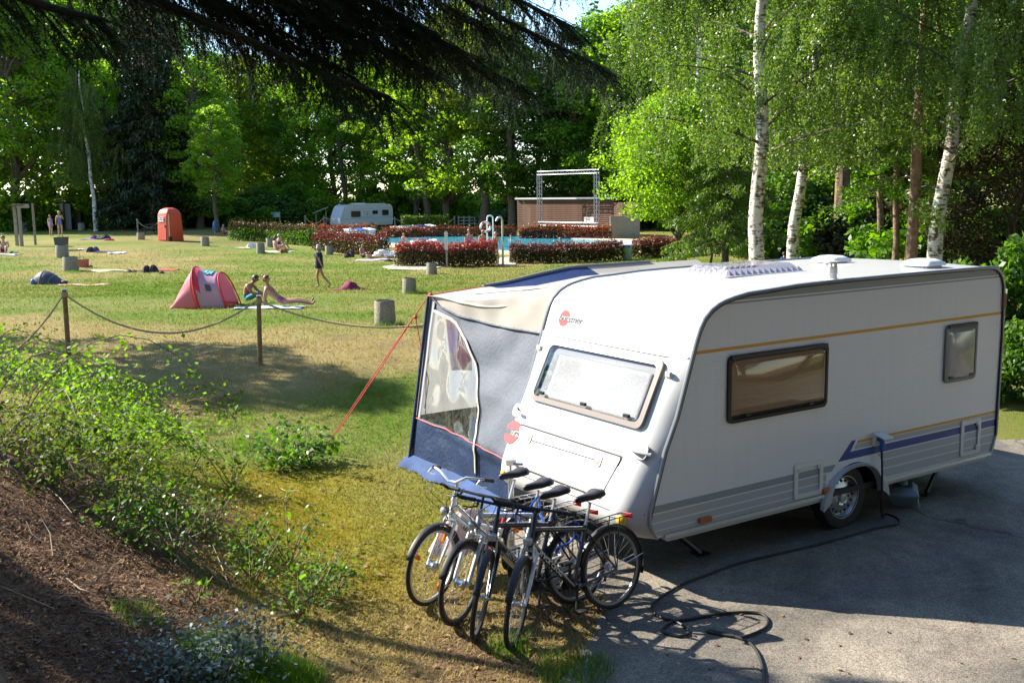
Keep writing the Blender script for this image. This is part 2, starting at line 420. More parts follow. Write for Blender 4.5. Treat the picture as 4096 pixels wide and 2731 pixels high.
# lawn and bank as one sheet out to the horizon
va = np.concatenate([np.arange(-60, -8, 8), np.arange(-8, 4.5, .8), np.arange(4.5, 24, .14), np.arange(24, 60, .7), np.arange(60, 140, 4), np.geomspace(140, 900, 14)])
ua = np.concatenate([-np.geomspace(600, 26, 16), np.arange(-24, -9, .8), np.arange(-9, 7, .16), np.arange(7, 28, .8), np.geomspace(30, 600, 16)])
U, Vv = np.meshgrid(ua, va); X, Y = xy(U, Vv); Z = tz(X, Y)
nu_, nv_ = len(ua), len(va); I = np.arange(nu_*nv_).reshape(nv_, nu_)
F = np.stack([I[:-1, :-1], I[:-1, 1:], I[1:, 1:], I[1:, :-1]], -1).reshape(-1, 4)
# water and paved areas sink the sheet under them
POOL = [at(1392, 966), at(1795, 940), at(2530, 972), at(2080, 1014)]
pc = sum(POOL, Vector())/4; px_ = (POOL[2]-POOL[1]); px_.z = 0; 
def inpoly(x, y, poly):
    x = np.asarray(x); y = np.asarray(y); r = np.zeros(x.shape, bool); n = len(poly)
    for i in range(n):
        x0, y0 = poly[i][0], poly[i][1]; x1, y1 = poly[(i+1) % n][0], poly[(i+1) % n][1]
        c = ((y0 > y) != (y1 > y)) & (x < (x1-x0)*(y-y0)/(y1-y0+1e-12)+x0); r ^= c
    return r
ASPH = [tuple(at(px, py)[:2]) for px, py in ((2210, 2735), (2300, 2660), (2330, 2600), (2390, 2540), (2380, 2480), (2440, 2430), (2420, 2380))]
ASPH = ASPH+[(-3.35, .6), (-3.2, 1.3), (-2.95, 2.2), (-2.6, 2.55), (0, 2.7), (3.5, 3.0), (6.5, 3.4), (9.0, 3.9), (12, 4.2), (17, 3.0), (21, -3), (15, -10), (6, -13), (1.0, -9.5), (-2.9, -4.2), (-4.3, -2.2)]
sheet = np_mesh('ground', np.stack([X.ravel(), Y.ravel(), Z.ravel()-.02*inpoly(X.ravel(), Y.ravel(), ASPH)], 1), F, ground_m, True)
put_cover(sheet, X.ravel(), Y.ravel())
g_o = bpy.data.objects.new('ground', sheet); COL.objects.link(g_o); structure(g_o)

# asphalt pad
def asphalt_mat():
    m, n, b = _new('asphalt'); tc = n.nodes.new('ShaderNodeTexCoord')
    def noise(sc, det=6, rough=.7, dist=0):
        t = n.nodes.new('ShaderNodeTexNoise'); t.inputs['Scale'].default_value = sc; t.inputs['Detail'].default_value = det; t.inputs['Roughness'].default_value = rough; t.inputs['Distortion'].default_value = dist
        n.links.new(tc.outputs['Object'], t.inputs['Vector']); return t.outputs[0]
    cr = n.nodes.new('ShaderNodeValToRGB'); e = cr.color_ramp.elements
    e[0].position = .3; e[0].color = (.13, .122, .108, 1); e[1].position = .72; e[1].color = (.40, .355, .29, 1)
    n.links.new(noise(1.1, 9, .78, .6), cr.inputs[0])
    sp = n.nodes.new('ShaderNodeValToRGB'); e = sp.color_ramp.elements
    e[0].position = .36; e[0].color = (.45, .45, .45, 1); e[1].position = .6; e[1].color = (1.15, 1.12, 1.08, 1)
    n.links.new(noise(75, 3, .6), sp.inputs[0])
    st = n.nodes.new('ShaderNodeValToRGB'); e = st.color_ramp.elements; e[0].position = .38; e[0].color = (.55, .55, .56, 1); e[1].position = .58; e[1].color = (1.1, 1.08, 1.05, 1); n.links.new(noise(.45, 5, .6, 1.5), st.inputs[0])
    m0 = n.nodes.new('ShaderNodeMix'); m0.data_type = 'RGBA'; m0.blend_type = 'MULTIPLY'; m0.inputs[0].default_value = .8; n.links.new(cr.outputs[0], m0.inputs[6]); n.links.new(st.outputs[0], m0.inputs[7])
    mx = n.nodes.new('ShaderNodeMix'); mx.data_type = 'RGBA'; mx.blend_type = 'MULTIPLY'; mx.inputs[0].default_value = 1
    n.links.new(m0.outputs[2], mx.inputs[6]); n.links.new(sp.outputs[0], mx.inputs[7])
    vo = n.nodes.new('ShaderNodeTexVoronoi'); vo.feature = 'DISTANCE_TO_EDGE'; vo.inputs['Scale'].default_value = .13
    wp = n.nodes.new('ShaderNodeTexNoise'); wp.inputs['Scale'].default_value = 1.3; wp.inputs['Detail'].default_value = 7
    n.links.new(tc.outputs['Object'], wp.inputs['Vector'])
    ad = n.nodes.new('ShaderNodeVectorMath'); ad.operation = 'MULTIPLY_ADD'; n.links.new(wp.outputs['Color'], ad.inputs[0]); ad.inputs[1].default_value = (1.1, 1.1, 1.1); n.links.new(tc.outputs['Object'], ad.inputs[2])
    n.links.new(ad.outputs[0], vo.inputs['Vector'])
    ck = n.nodes.new('ShaderNodeMapRange'); ck.inputs[1].default_value = 0; ck.inputs[2].default_value = .005; n.links.new(vo.outputs[0], ck.inputs[0])
    m2 = n.nodes.new('ShaderNodeMix'); m2.data_type = 'RGBA'; n.links.new(ck.outputs[0], m2.inputs[0]); m2.inputs[6].default_value = (.07, .062, .052, 1); n.links.new(mx.outputs[2], m2.inputs[7])
    n.links.new(m2.outputs[2], b.inputs['Base Color']); b.inputs['Roughness'].default_value = .9
    bp = n.nodes.new('ShaderNodeBump'); bp.inputs['Strength'].default_value = .7; bp.inputs['Distance'].default_value = .015
    n.links.new(noise(110, 3), bp.inputs['Height']); n.links.new(bp.outputs[0], b.inputs['Normal'])
    return m
asph_m = asphalt_mat()
ring = []
for i in range(len(ASPH)):
    a, c = Vector(ASPH[i]), Vector(ASPH[(i+1) % len(ASPH)]); k = max(1, int((c-a).length/.12))
    for j in range(k):
        q = a.lerp(c, j/k); q += Vector((wob(q.x, q.y, 5.0), wob(q.y, q.x, 5.3, off=3)))*.06; ring.append((q.x, q.y))
mb = MB(); mb.prism(ring, .03, z0=-.022)
structure(mb.build('asphalt_pad', asph_m, smooth=False))

# pool: deck, basin edge, water
def water_mat():
    m, n, b = _new('pool_water')
    b.inputs['Base Color'].default_value = (.05, .40, .54, 1); b.inputs['Roughness'].default_value = .06; b.inputs['Specular IOR Level'].default_value = .5
    tc = n.nodes.new('ShaderNodeTexCoord'); t = n.nodes.new('ShaderNodeTexNoise'); t.inputs['Scale'].default_value = 2.2; t.inputs['Detail'].default_value = 4; t.inputs['Distortion'].default_value = .8
    n.links.new(tc.outputs['Object'], t.inputs['Vector'])
    bp = n.nodes.new('ShaderNodeBump'); bp.inputs['Strength'].default_value = .55; bp.inputs['Distance'].default_value = .12
    n.links.new(t.outputs[0], bp.inputs['Height']); n.links.new(bp.outputs[0], b.inputs['Normal']); return m
deck_m = pbr('pool_deck', (.50, .43, .33), .85, var=.12, vscale=3)
def offset_poly(P, d):
    c = sum((Vector(p[:2]) for p in P), Vector((0, 0)))/len(P); return [tuple(Vector(p[:2])+(Vector(p[:2])-c).normalized()*d) for p in P]
deck = MB(); out = offset_poly(POOL, 2.8); inn = offset_poly(POOL, .35)
dz = max(float(tz(*p[:2])) for p in out+inn)+.03
n = 4
vsd = [(*p, dz) for p in out]+[(*p, dz) for p in inn]+[(*p, dz-.5) for p in inn]+[(*p, -.6) for p in out]
deck.add(vsd, [(i, (i+1) % n, (i+1) % n+n, i+n) for i in range(n)]+[(i+n, (i+1) % n+n, (i+1) % n+2*n, i+2*n) for i in range(n)]+[(i, i+3*n, (i+1) % n+3*n, (i+1) % n) for i in range(n)])
structure(deck.build('pool_deck', deck_m, smooth=False))
POOLZ = dz-.06
wt = MB(); wt.add([(*p, POOLZ) for p in inn], [(0, 1, 2, 3)])
wo = wt.build('pool_water', water_mat(), smooth=False); structure(wo)
clean(wo)
# concrete path through the front hedge
mb = MB(); pp = [at(1530, 1070), at(1560, 1080), at(1700, 1082), at(1795, 1066), at(1770, 1054), at(1600, 1058)]
pth = MB(); pth.prism([tuple(p[:2]) for p in pp], .03, z0=max(p.z for p in pp)-.01); structure(pth.build('concrete_path', pbr('path_concrete', (.42, .37, .30), .9, var=.15, vscale=2), smooth=False))
pp = [at(1990, 1062), at(2060, 1062), at(2075, 1030), at(2000, 1030)]
pth = MB(); pth.prism([tuple(p[:2]) for p in pp], .04, z0=max(p.z for p in pp)-.02); structure(pth.build('shower_path', MATS['path_concrete'], smooth=False))
# ================================================================== near caravan
car = thing('caravan', 'large white touring caravan with yellow and blue side stripes in the foreground', 'caravan')
CW = 2.3
EDGE = [(.43, -2.58), (.50, -2.635), (.578, -2.668), (.68, -2.664), (1.2, -2.497), (1.49, -2.36), (1.96, -2.2), (2.145, -2.137), (2.26, -2.09), (2.34, -2.04), (2.41, -1.958), (2.455, -1.87), (2.48, -1.79), (2.505, -1.67), (2.53, -1.5), (2.54, -1.25), (2.562, -.85), (2.57, -.4)]
def xe(z): return float(np.interp(z, [e[0] for e in EDGE], [e[1] for e in EDGE]))
REAR = [(2.17, 2.57), (2.30, 2.566), (2.37, 2.55), (2.44, 2.51), (2.49, 2.45), (2.525, 2.36), (2.54, 2.2), (2.55, 1.8), (2.535, 1.2), (2.53, .66), (2.51, .60), (2.44, .43)]
PROF = [(x, z) for z, x in EDGE]+[(.9, 2.575)]+REAR           # closed side outline, bottom is straight
XZ = Matrix(((1, 0, 0, 0), (0, 0, 1, 0), (0, 1, 0, 0), (0, 0, 0, 1)))  # (a,b,c) -> x=a,z=b,y=c
def wall_mat():
    m, n, b = _new('caravan_aluminium'); b.inputs['Roughness'].default_value = .33
    b.inputs['Coat Weight'].default_value = .25
    tc = n.nodes.new('ShaderNodeTexCoord'); wv = n.nodes.new('ShaderNodeTexWave'); wv.bands_direction = 'Z'; wv.inputs['Scale'].default_value = 16
    n.links.new(tc.outputs['Object'], wv.inputs['Vector'])
    sx = n.nodes.new('ShaderNodeSeparateXYZ'); n.links.new(tc.outputs['Object'], sx.inputs[0])
    lo = n.nodes.new('ShaderNodeMapRange'); lo.inputs[1].default_value = 1.22; lo.inputs[2].default_value = 1.26; n.links.new(sx.outputs[2], lo.inputs[0])
    hi = n.nodes.new('ShaderNodeMapRange'); hi.inputs[1].default_value = 2.0; hi.inputs[2].default_value = 1.98; n.links.new(sx.outputs[2], hi.inputs[0])
    mm = n.nodes.new('ShaderNodeMath'); mm.operation = 'MULTIPLY'; n.links.new(lo.outputs[0], mm.inputs[0]); n.links.new(hi.outputs[0], mm.inputs[1])
    m3 = n.nodes.new('ShaderNodeMath'); m3.operation = 'MULTIPLY'; n.links.new(mm.outputs[0], m3.inputs[0]); n.links.new(wv.outputs[0], m3.inputs[1])
    ns = n.nodes.new('ShaderNodeTexNoise'); ns.inputs['Scale'].default_value = 1.2; n.links.new(tc.outputs['Object'], ns.inputs['Vector'])
    sm = n.nodes.new('ShaderNodeMath'); sm.operation = 'MULTIPLY_ADD'; n.links.new(ns.outputs[0], sm.inputs[0]); sm.inputs[1].default_value = 1.5; n.links.new(m3.outputs[0], sm.inputs[2])
    bp = n.nodes.new('ShaderNodeBump'); bp.inputs['Strength'].default_value = .35; bp.inputs['Distance'].default_value = .004
    n.links.new(sm.outputs[0], bp.inputs['Height']); n.links.new(bp.outputs[0], b.inputs['Normal'])
    # faint splash dirt towards the sill
    dn = n.nodes.new('ShaderNodeTexNoise'); dn.inputs['Scale'].default_value = 120; dn.inputs['Detail'].default_value = 1; n.links.new(tc.outputs['Object'], dn.inputs['Vector'])
    dr = n.nodes.new('ShaderNodeMapRange'); dr.inputs[1].default_value = .72; dr.inputs[2].default_value = .76; n.links.new(dn.outputs[0], dr.inputs[0])
    mx = n.nodes.new('ShaderNodeMix'); mx.data_type = 'RGBA'; n.links.new(dr.outputs[0], mx.inputs[0]); mx.inputs[6].default_value = (.72, .745, .79, 1); mx.inputs[7].default_value = (.3, .28, .26, 1)
    mp = n.nodes.new('ShaderNodeMapping'); mp.inputs['Scale'].default_value = (14, 14, .9); n.links.new(tc.outputs['Object'], mp.inputs[0])
    sn = n.nodes.new('ShaderNodeTexNoise'); sn.inputs['Scale'].default_value = 1.0; sn.inputs['Detail'].default_value = 4; n.links.new(mp.outputs[0], sn.inputs['Vector'])
    sr = n.nodes.new('ShaderNodeMapRange'); sr.inputs[1].default_value = .52; sr.inputs[2].default_value = .8; sr.inputs[3].default_value = 0; sr.inputs[4].default_value = .12; n.links.new(sn.outputs[0], sr.inputs[0])
    m4 = n.nodes.new('ShaderNodeMix'); m4.data_type = 'RGBA'; n.links.new(sr.outputs[0], m4.inputs[0]); n.links.new(mx.outputs[2], m4.inputs[6]); m4.inputs[7].default_value = (.42, .41, .38, 1)
    n.links.new(m4.outputs[2], b.inputs['Base Color']); return m
wall_m = wall_mat()
WX, WZ, WR = 0.0, 0.33, 0.33
# right wall with a wheel opening
arch = [(-.30, .43)]+[(.09+.40*cos(a)-.02, .36+.34*sin(a)) for a in np.linspace(pi*.93, .07*pi, 12)]+[(.47, .43)]
side = PROF+[(x, z) for x, z in reversed(arch)]
mb = MB(); mb.prism([(x, z) for x, z in side], .02, XZ); clean(mb.build('side_wall', wall_m, car, smooth=False))
mb = MB(); mb.prism([(x, z) for x, z in PROF], .02, XZ, z0=CW-.02); clean(mb.build('side_wall', wall_m, car, smooth=False))
# roof and rear skin: strip between the side walls from the drip line over the roof to the rear sill
def strip(pts, y0, y1, name, mat):
    mb = MB(); k = len(pts); vs = [(x, y0, z) for x, z in pts]+[(x, y1, z) for x, z in pts]
    mb.add(vs, [(i, i+k, i+k+1, i+1) for i in range(k-1)]); return clean(mb.build(name, mat, car))
up = [(xe(2.0), 2.0)]+[(x, z) for x, z in PROF if z > 2.0 and x < 0]+[(.9, 2.575)]+REAR[:7]
# slight crown of the roof across its width
mb = MB(); NY = 12
def upf(i, j):
    x, z = up[i]; y = .004+(CW-.008)*j/NY; c = 1-(2*j/NY-1)**2; return (x, y, z+.022*c*float(ss(2.4, 2.57, z)))
mb.add([upf(i, j) for i in range(len(up)) for j in range(NY+1)], [(i*(NY+1)+j, i*(NY+1)+j+1, (i+1)*(NY+1)+j+1, (i+1)*(NY+1)+j) for i in range(len(up)-1) for j in range(NY)])
clean(mb.build('roof_shell', white_gel, car, angle=60))
strip(REAR[6:], .004, CW-.004, 'rear_panel', white_gel)
mb = MB(); mb.box((0, CW/2, .40), (5.0, CW-.1, .06)); mb.build('floor', dark_rub, car, smooth=False)
# moulded front panel below the drip line
ZF = [.42, .47, .53, .6, .66, .72, .85, 1.0, 1.1, 1.2, 1.35, 1.5, 1.65, 1.8, 1.9, 1.96, 2.0]
XF = [-2.70, -2.80, -2.855, -2.872, -2.868, -2.856, -2.80, -2.725, -2.673, -2.622, -2.55, -2.476, -2.403, -2.33, -2.28, -2.252, -2.233]
def xf(z): return float(np.interp(z, ZF, XF))
YS = [0, .006, .02, .045, .08, .12, .17, .23, .30]; YS = YS+list(np.linspace(.42, CW-.42, 9))+[CW-y for y in reversed(YS)]
def front_pt(y, z):
    e = min(y, CW-y); g = 1-(1-min(e/.30, 1))**2.6; a = xe(z); return (a+(xf(z)-a)*g, y, z)
mb = MB(); k = len(YS)
mb.add([front_pt(y, z) for z in ZF for y in YS], [(i*k+j, i*k+j+1, (i+1)*k+j+1, (i+1)*k+j) for i in range(len(ZF)-1) for j in range(k-1)])
clean(mb.build('front_panel', white_gel, car, angle=60))
FN = Vector((-1, 0, .487)).normalized(); FUPv = Vector((.487, 0, 1)).normalized(); FY = Vector((0, -1, 0))   # lower front plane
def FP(y, z, off=0.0): return Vector((xf(z), y, z))+FN*off
def fplate(poly, h, off=0.0):     # poly in (y,z); prism standing off the front
    mb = MB(); n_ = len(poly); vs = [FP(y, z, off) for y, z in poly]+[FP(y, z, off+h) for y, z in poly]
    mb.add(vs, [tuple(range(n_)), tuple(range(2*n_-1, n_-1, -1))]+[(i, i+n_, (i+1) % n_+n_, (i+1) % n_) for i in range(n_)]); return mb
# drip rail above the front window
mb = MB(); mb.tube([(xe(2.0)-.008, .03, 2.0), (xf(2.0)-.012, .3, 1.995), (xf(2.0)-.012, 2.0, 1.995), (xe(2.0)-.008, CW-.03, 2.0)], .012, 6); mb.build('drip_rail', white_pl, car)
# edge rails along both sides
for y in (-.006, CW+.006):
    pts = [(x, y, z) for x, z in PROF]
    mb = MB(); mb.tube(pts, .02, 8); mb.build('edge_rail', grey_trim, car)
    mb = MB(); mb.tube([(x*.994 if z > .6 else x, y-(.004 if y < 1 else -.004), z-.012 if z > 2.2 else z) for x, z in PROF], .0125, 6); mb.build('rail_insert', dark_rub, car)
    mb = MB(); mb.box((.0+(-1.4 if y < 1 else 0), y+(-.004 if y < 1 else .004), .43), (2.2 if y < 1 else 4.9, .02, .035)); mb.build('sill_rail', alu, car, smooth=False)
mb = MB(); mb.box((1.5, -.010, .43), (1.9, .02, .035)); mb.build('sill_rail', alu, car, smooth=False)
mb = MB(); mb.prism([(-2.55, .43), (-2.45, .37), (-.30, .37), (-.30, .43)], .012, XZ, z0=.004); mb.prism([(.5, .43), (.5, .37), (2.35, .37), (2.43, .43)], .012, XZ, z0=.004); mb.build('sill_skirt', pbr('sill_grey', (.42, .44, .45), .5), car, smooth=False)
# printed stripes on the right wall
yel = pbr('yellow_stripe', (.62, .30, .015), .35); blue = pbr('blue_stripe', (.004, .035, .25), .4); g1 = pbr('grey_stripe', (.27, .30, .33), .4); g2 = pbr('light_grey_stripe', (.40, .42, .45), .4); wl = pbr('white_line', (.78, .79, .79), .4)
def stripe(poly, mat, t=.0015, name='stripe'):
    mb = MB(); mb.prism(poly, -t, XZ, z0=-.0001); clean(mb.build(name, mat, car, smooth=False))
stripe([(xe(2.03)+.02, 2.028), (2.53, 2.028), (2.53, 2.058), (xe(2.06)+.02, 2.058)], yel)
stripe([(.085, .894), (2.515, .894), (2.517, .922), (.11, .922)], yel)
stripe([(-.19, .744), (2.52, .744), (2.52, .822), (-.005, .822), (.075, .932), (.012, .932)], blue)
stripe([(.045, .838), (2.518, .838), (2.518, .887), (.083, .887)], g2)
stripe([(-2.64, .66), (-.28, .66), (-.215, .725), (-2.655, .725)], g1)
for z0, z1 in ((.575, .648), (.50, .563), (.448, .49)):
    stripe([(-2.63 if z0 > .49 else -2.57, z0), (-.36 if z0 < .6 else -.30, z0), (-.36 if z0 < .6 else -.30, z1), (-2.64 if z0 > .49 else -2.6, z1)], g2)
for z0, z1 in ((.66, .732), (.565, .648), (.462, .553)):
    stripe([(.50, z0), (2.52 if z0 > .6 else 2.49, z0), (2.53 if z0 > .6 else 2.51, z1), (.42 if z0 > .6 else .52, z1)], g2)
stripe([(-1.66, 2.478), (-1.3, 2.478), (2.43, 2.478), (2.36, 2.535), (2.2, 2.548), (-.4, 2.548), (-.85, 2.54), (-1.25, 2.517), (-1.5, 2.503)], g1)
stripe([(-1.78, 2.448), (2.46, 2.448), (2.45, 2.463), (-1.74, 2.463)], g1)
# side windows
def window(x0, x1, z0, z1, glass, rail=True, frame=None):
    fr = MB(); o_ = rrect(x0, x1, z0, z1, .06); i_ = rrect(x0+.035, x1-.035, z0+.035, z1-.05, .05); n_ = len(o_)
    vs = [(p[0], -.002, p[1]) for p in o_]+[(p[0], -.026, p[1]) for p in o_]+[(p[0], -.030, p[1]) for p in i_]+[(p[0], -.010, p[1]) for p in i_]
    fs = [(i+q*n_, (i+1) % n_+q*n_, (i+1) % n_+(q+1)*n_, i+(q+1)*n_) for q in range(3) for i in range(n_)]
    fr.add(vs, fs); f_ = clean(fr.build('window_frame', frame or dark_rub, car, angle=30))
    p_ = MB(); i2 = rrect(x0+.03, x1-.03, z0+.03, z1-.045, .05); i3 = rrect(x0+.075, x1-.075, z0+.075, z1-.09, .04)
    vs = [(p[0], -.020, p[1]) for p in i2]+[(p[0], -.038, p[1]) for p in i3]
    fs = [(i, (i+1) % n_, (i+1) % n_+n_, i+n_) for i in range(n_)]+[tuple(range(n_, 2*n_))]
    p_.add(vs, fs); clean(p_.build('pane', glass, f_, angle=20))
    if rail:
        r_ = MB(); r_.box(((x0+x1)/2, -.03, z1-.02), (x1-x0-.05, .03, .04)); bevel(r_.build('hinge_rail', black_pl, f_, smooth=False), .008)
    for t in (.18, .82):
        h = MB(); h.box((x0+(x1-x0)*t, -.036, z0+.06), (.06, .012, .02)); h.build('catch', black_pl, f_, smooth=False)
    return f_
glass_b = clear('bronze_acrylic', (.62, .50, .38), .03, .06)
frost = pbr('frosted_acrylic', (.20, .21, .24), .22, spec=.7, var=.25, vscale=7, coat=.4)
w1 = window(-1.755, -.405, 1.346, 1.978, glass_b)
mb = MB(); mb.grid(lambda a, b: (-1.70+1.25*a, .012+.010*sin(a*55+.6*sin(b*5)), 1.38+.56*b), 90, 6); mb.build('curtain', pbr('tan_curtain', (.46, .33, .22), .9, var=.2, vscale=3), w1)
mb = MB(); mb.box((-1.08, .004, 1.385), (1.24, .03, .05)); mb.build('blind_edge', black_pl, w1, smooth=False)
w2 = window(1.48, 2.05, 1.352, 1.988, frost, True, pbr('grey_frame', (.16, .17, .19), .45))
# front window with a silver screen behind it
wf = MB(); o_ = rrect(.24, 2.0, 1.35, 1.945, .07); i_ = rrect(.29, 1.95, 1.395, 1.895, .06); n_ = len(o_)
vs = [FP(y, z, .0) for y, z in o_]+[FP(y, z, .035) for y, z in o_]+[FP(y, z, .045) for y, z in i_]+[FP(y, z, .004) for y, z in i_]
wf.add(vs, [(i+q*n_, (i+1) % n_+q*n_, (i+1) % n_+(q+1)*n_, i+(q+1)*n_) for q in range(3) for i in range(n_)])
wfo = clean(wf.build('window_frame', pbr('taupe_frame', (.26, .22, .20), .45), car, angle=30))
mb = MB(); i2 = rrect(.285, 1.955, 1.39, 1.90, .06); i3 = rrect(.35, 1.89, 1.45, 1.84, .05)
mb.add([FP(y, z, .036) for y, z in i2]+[FP(y, z, .062) for y, z in i3], [(i, (i+1) % n_, (i+1) % n_+n_, i+n_) for i in range(n_)]+[tuple(range(n_, 2*n_))])
clean(mb.build('pane', clear('clear_acrylic', (.88, .89, .90), .04, .02), wfo, angle=20))
mb = MB(); mb.add([FP(y, z, .003) for y, z in rrect(.27, 1.97, 1.37, 1.92, .05)], [tuple(range(n_))]); mb.build('dark_surround', pbr('window_liner', (.10, .11, .14), .5), wfo, smooth=False)
sc_m = pbr('silver_screen', (.42, .42, .44), .5, var=.22, vscale=60, bump=.5, bscale=160)
mb = MB(); mb.grid(lambda a, b: FP(.34+1.44*a, 1.40+.42*b, .012+.006*sin(a*9)*sin(b*7+1)), 30, 12); solid(mb.build('thermal_screen', sc_m, wfo), .004)
for y in (.45, 1.1, 1.8):
    mb = MB(); mb.box(FP(y, 1.43, .052), (.03, .07, .03)); mb.build('catch', black_pl, wfo, smooth=False)
# recess wings beside the front window
for ya, yb in ((2.02, 2.14), (.10, .22)):
    mb = MB(); pts = [(ya, 1.95), (yb if ya > 1 else yb, 1.95 if ya > 1 else 1.9), (yb, 1.33), (ya, 1.33)] if ya > 1 else [(ya, 1.9), (yb, 1.95), (yb, 1.33)]
for y, z, s_ in ((.16, 1.84, 1), (2.20, 1.835, -1)):
    mb = MB(); mb.box(Vector(front_pt(y, z))+FN*.012, (.03, .075, .055)); l_ = bevel(mb.build('marker_light', pbr('marker_base_%d' % s_, (.55, .54, .50), .4), car, smooth=False), .008)
    mb = MB(); mb.box(Vector(front_pt(y-.01, z))+FN*.03, (.012, .04, .035)); mb.build('lens', pbr('clear_lens_%d' % s_, (.85, .85, .85), .1), l_, smooth=False)
# gas locker lid
lid = [(1.99, 1.094), (.385, 1.094), (.375, 1.07), (.455, .76), (.475, .735), (1.83, .735), (1.85, .76), (2.0, 1.07)]
fplate([(y+(.018 if y > 1 else -.018), z+(.016 if z > 1 else -.016)) for y, z in lid], .0015, .001).build('locker_gap', pbr('gap_dark', (.05, .045, .04), .9), car, smooth=False)  # dark plate shows as the joint round the lid
ll = bevel(clean(fplate(lid, .010, .002).build('locker_lid', white_gel, car, smooth=False)), .006)
for y in (1.777, .642):
    l_ = clean(fplate(rrect(y-.04, y+.04, .965, 1.055, .018), .006, .0125).build('lock', white_pl, ll, smooth=False))
    fplate(rrect(y-.022, y+.022, .98, 1.035, .02), .003, .0187).build('keyhole', pbr('lock_metal', (.12, .10, .08), .4, metal=.6) if y > 1 else MATS['lock_metal'], l_, smooth=False)
mb = MB(); mb.tube([FP(1.72, .994, .013), FP(.70, 1.012, .013)], .004, 5); mb.build('lid_bead', MATS['gap_dark'], ll)
mb = MB(); mb.tube([front_pt(y, .66) for y in np.linspace(.02, CW-.02, 16)], .004, 5); mb.build('bumper_seam', MATS['gap_dark'], car)
# corner grab handles
for y, z, sgn in ((.20, 1.19, 1), (2.12, 1.22, -1)):
    c = Vector(front_pt(y, z))
    mb = MB(); mb.prism(rrect(-.13, .12, -.075, .065, .05), .012, Matrix((Vector((0, -1, 0)), FUPv, FN)).transposed().to_4x4()); mb.v = [tuple(Vector(q)+c-FN*.004) for q in mb.v]; r_ = mb.build('handle_recess', pbr('recess_grey', (.30, .285, .25), .5) if sgn == 1 else MATS['recess_grey'], car)
    mb = MB(); mb.tube([front_pt(y+.10, z+.0), Vector(front_pt(y+.06, z))+FN*.05, Vector(front_pt(y-.02, z-.02))+FN*.06, Vector(front_pt(max(y-.14, .02) if sgn == 1 else y-.1, z-.03))+FN*.035], .018, 8); mb.build('grab_handle', white_pl, car)
# front reflectors
for y in (.17, 2.06):
    c = Vector(front_pt(y, .60)); mb = MB(); M = Matrix.Translation(c) @ Vector((-1, -.35 if y < 1 else .2, 0)).to_track_quat('Z', 'Y').to_matrix().to_4x4()
    mb.lathe([(.0, .022), (.03, .02), (.045, .012), (.05, 0), (.05, -.03)], M, 18); mb.build('reflector', yellow_r, car)
# side lamps
for x, z in ((-2.017, .495), (-.36, .487)):
    mb = MB(); mb.box((x, -.02, z), (.15, .035, .05)); bevel(mb.build('side_marker', amber, car, smooth=False), .01)
mb = MB(); mb.box((2.535, -.014, 2.17), (.06, .03, .17)); bevel(mb.build('rear_side_lamp', pbr('maroon_lens', (.16, .05, .05), .25), car, smooth=False), .01)
# service hatches
def hatch(x0, x1, z0, z1):
    mb = MB(); o_ = rrect(x0, x1, z0, z1, .035); i_ = rrect(x0+.05, x1-.05, z0+.045, z1-.05, .015); n_ = len(o_)
    mb.add([(p[0], -.001, p[1]) for p in o_]+[(p[0], -.016, p[1]) for p in o_]+[(p[0], -.018, p[1]) for p in i_]+[(p[0], -.004, p[1]) for p in i_], [(i+q*n_, (i+1) % n_+q*n_, (i+1) % n_+(q+1)*n_, i+(q+1)*n_) for q in range(3) for i in range(n_)])
    h = clean(mb.build('service_hatch', pbr('hatch_white', (.66, .68, .66), .4) if 'hatch_white' not in MATS else MATS['hatch_white'], car, angle=30))
    for cx, cz in ((x1-.055, z1-.06), (x0+.055, z1-.06) if x0 < 0 else (x1-.055, z0+.07)):
        mb = MB(); mb.lathe([(.032, -.002), (.034, .012), (.02, .016), (0, .016)], Matrix.Translation((cx, -.008, cz)) @ Matrix.Rotation(pi/2, 4, 'X'), 14); q = mb.build('hatch_lock', MATS['hatch_white'], h)
        mb = MB(); mb.lathe([(.011, .0), (.011, .004), (0, .004)], Matrix.Translation((cx, -.024, cz)) @ Matrix.Rotation(pi/2, 4, 'X'), 10); mb.build('keyhole', steel, q)
hatch(-.835, -.422, .468, .82); hatch(1.85, 2.215, .48, .885)
# power inlet with lid up
mb = MB(); mb.prism(rrect(.33, .47, .83, .955, .015), -.03, XZ, z0=0); inl = clean(mb.build('power_inlet', white_pl, car, smooth=False))
mb = MB(); mb.box((.40, -.085, .945), (.15, .15, .012), Matrix.Rotation(rad(14), 3, 'X')); bevel(mb.build('flap', white_pl, inl, smooth=False), .004)
# wheel arch moulding
mb = MB(); ns = 22; ro = [(.09+.52*cos(a)-.01, .30+.39*sin(a)) for a in np.linspace(pi*1.0, 0, ns)]; ri = [(.09+.40*cos(a)-.02, .33+.34*sin(a)) for a in np.linspace(pi*1.0, 0, ns)]
vs = []
for (a, b), (c, d) in zip(ro, ri): vs += [(a, -.004, b), (a*.98+.002, -.045, b-.03), (c, -.055, d+.02), (c, .02, d)]
mb.add(vs, [(4*i+q, 4*i+4+q, 4*i+5+q, 4*i+1+q) for i in range(ns-1) for q in range(3)]); clean(mb.build('wheel_arch', pbr('arch_grey', (.40, .43, .46), .4), car, angle=50))
mb = MB(); mb.lathe([(.42, 0), (.42, .35)], Matrix.Translation((.07, .02, .33)) @ Matrix.Rotation(-pi/2, 4, 'X'), 24, cap=False, a0=pi, a1=2*pi); mb.box((.07, .4, .5), (.9, .02, .5)); mb.build('wheel_box', dark_rub, car)
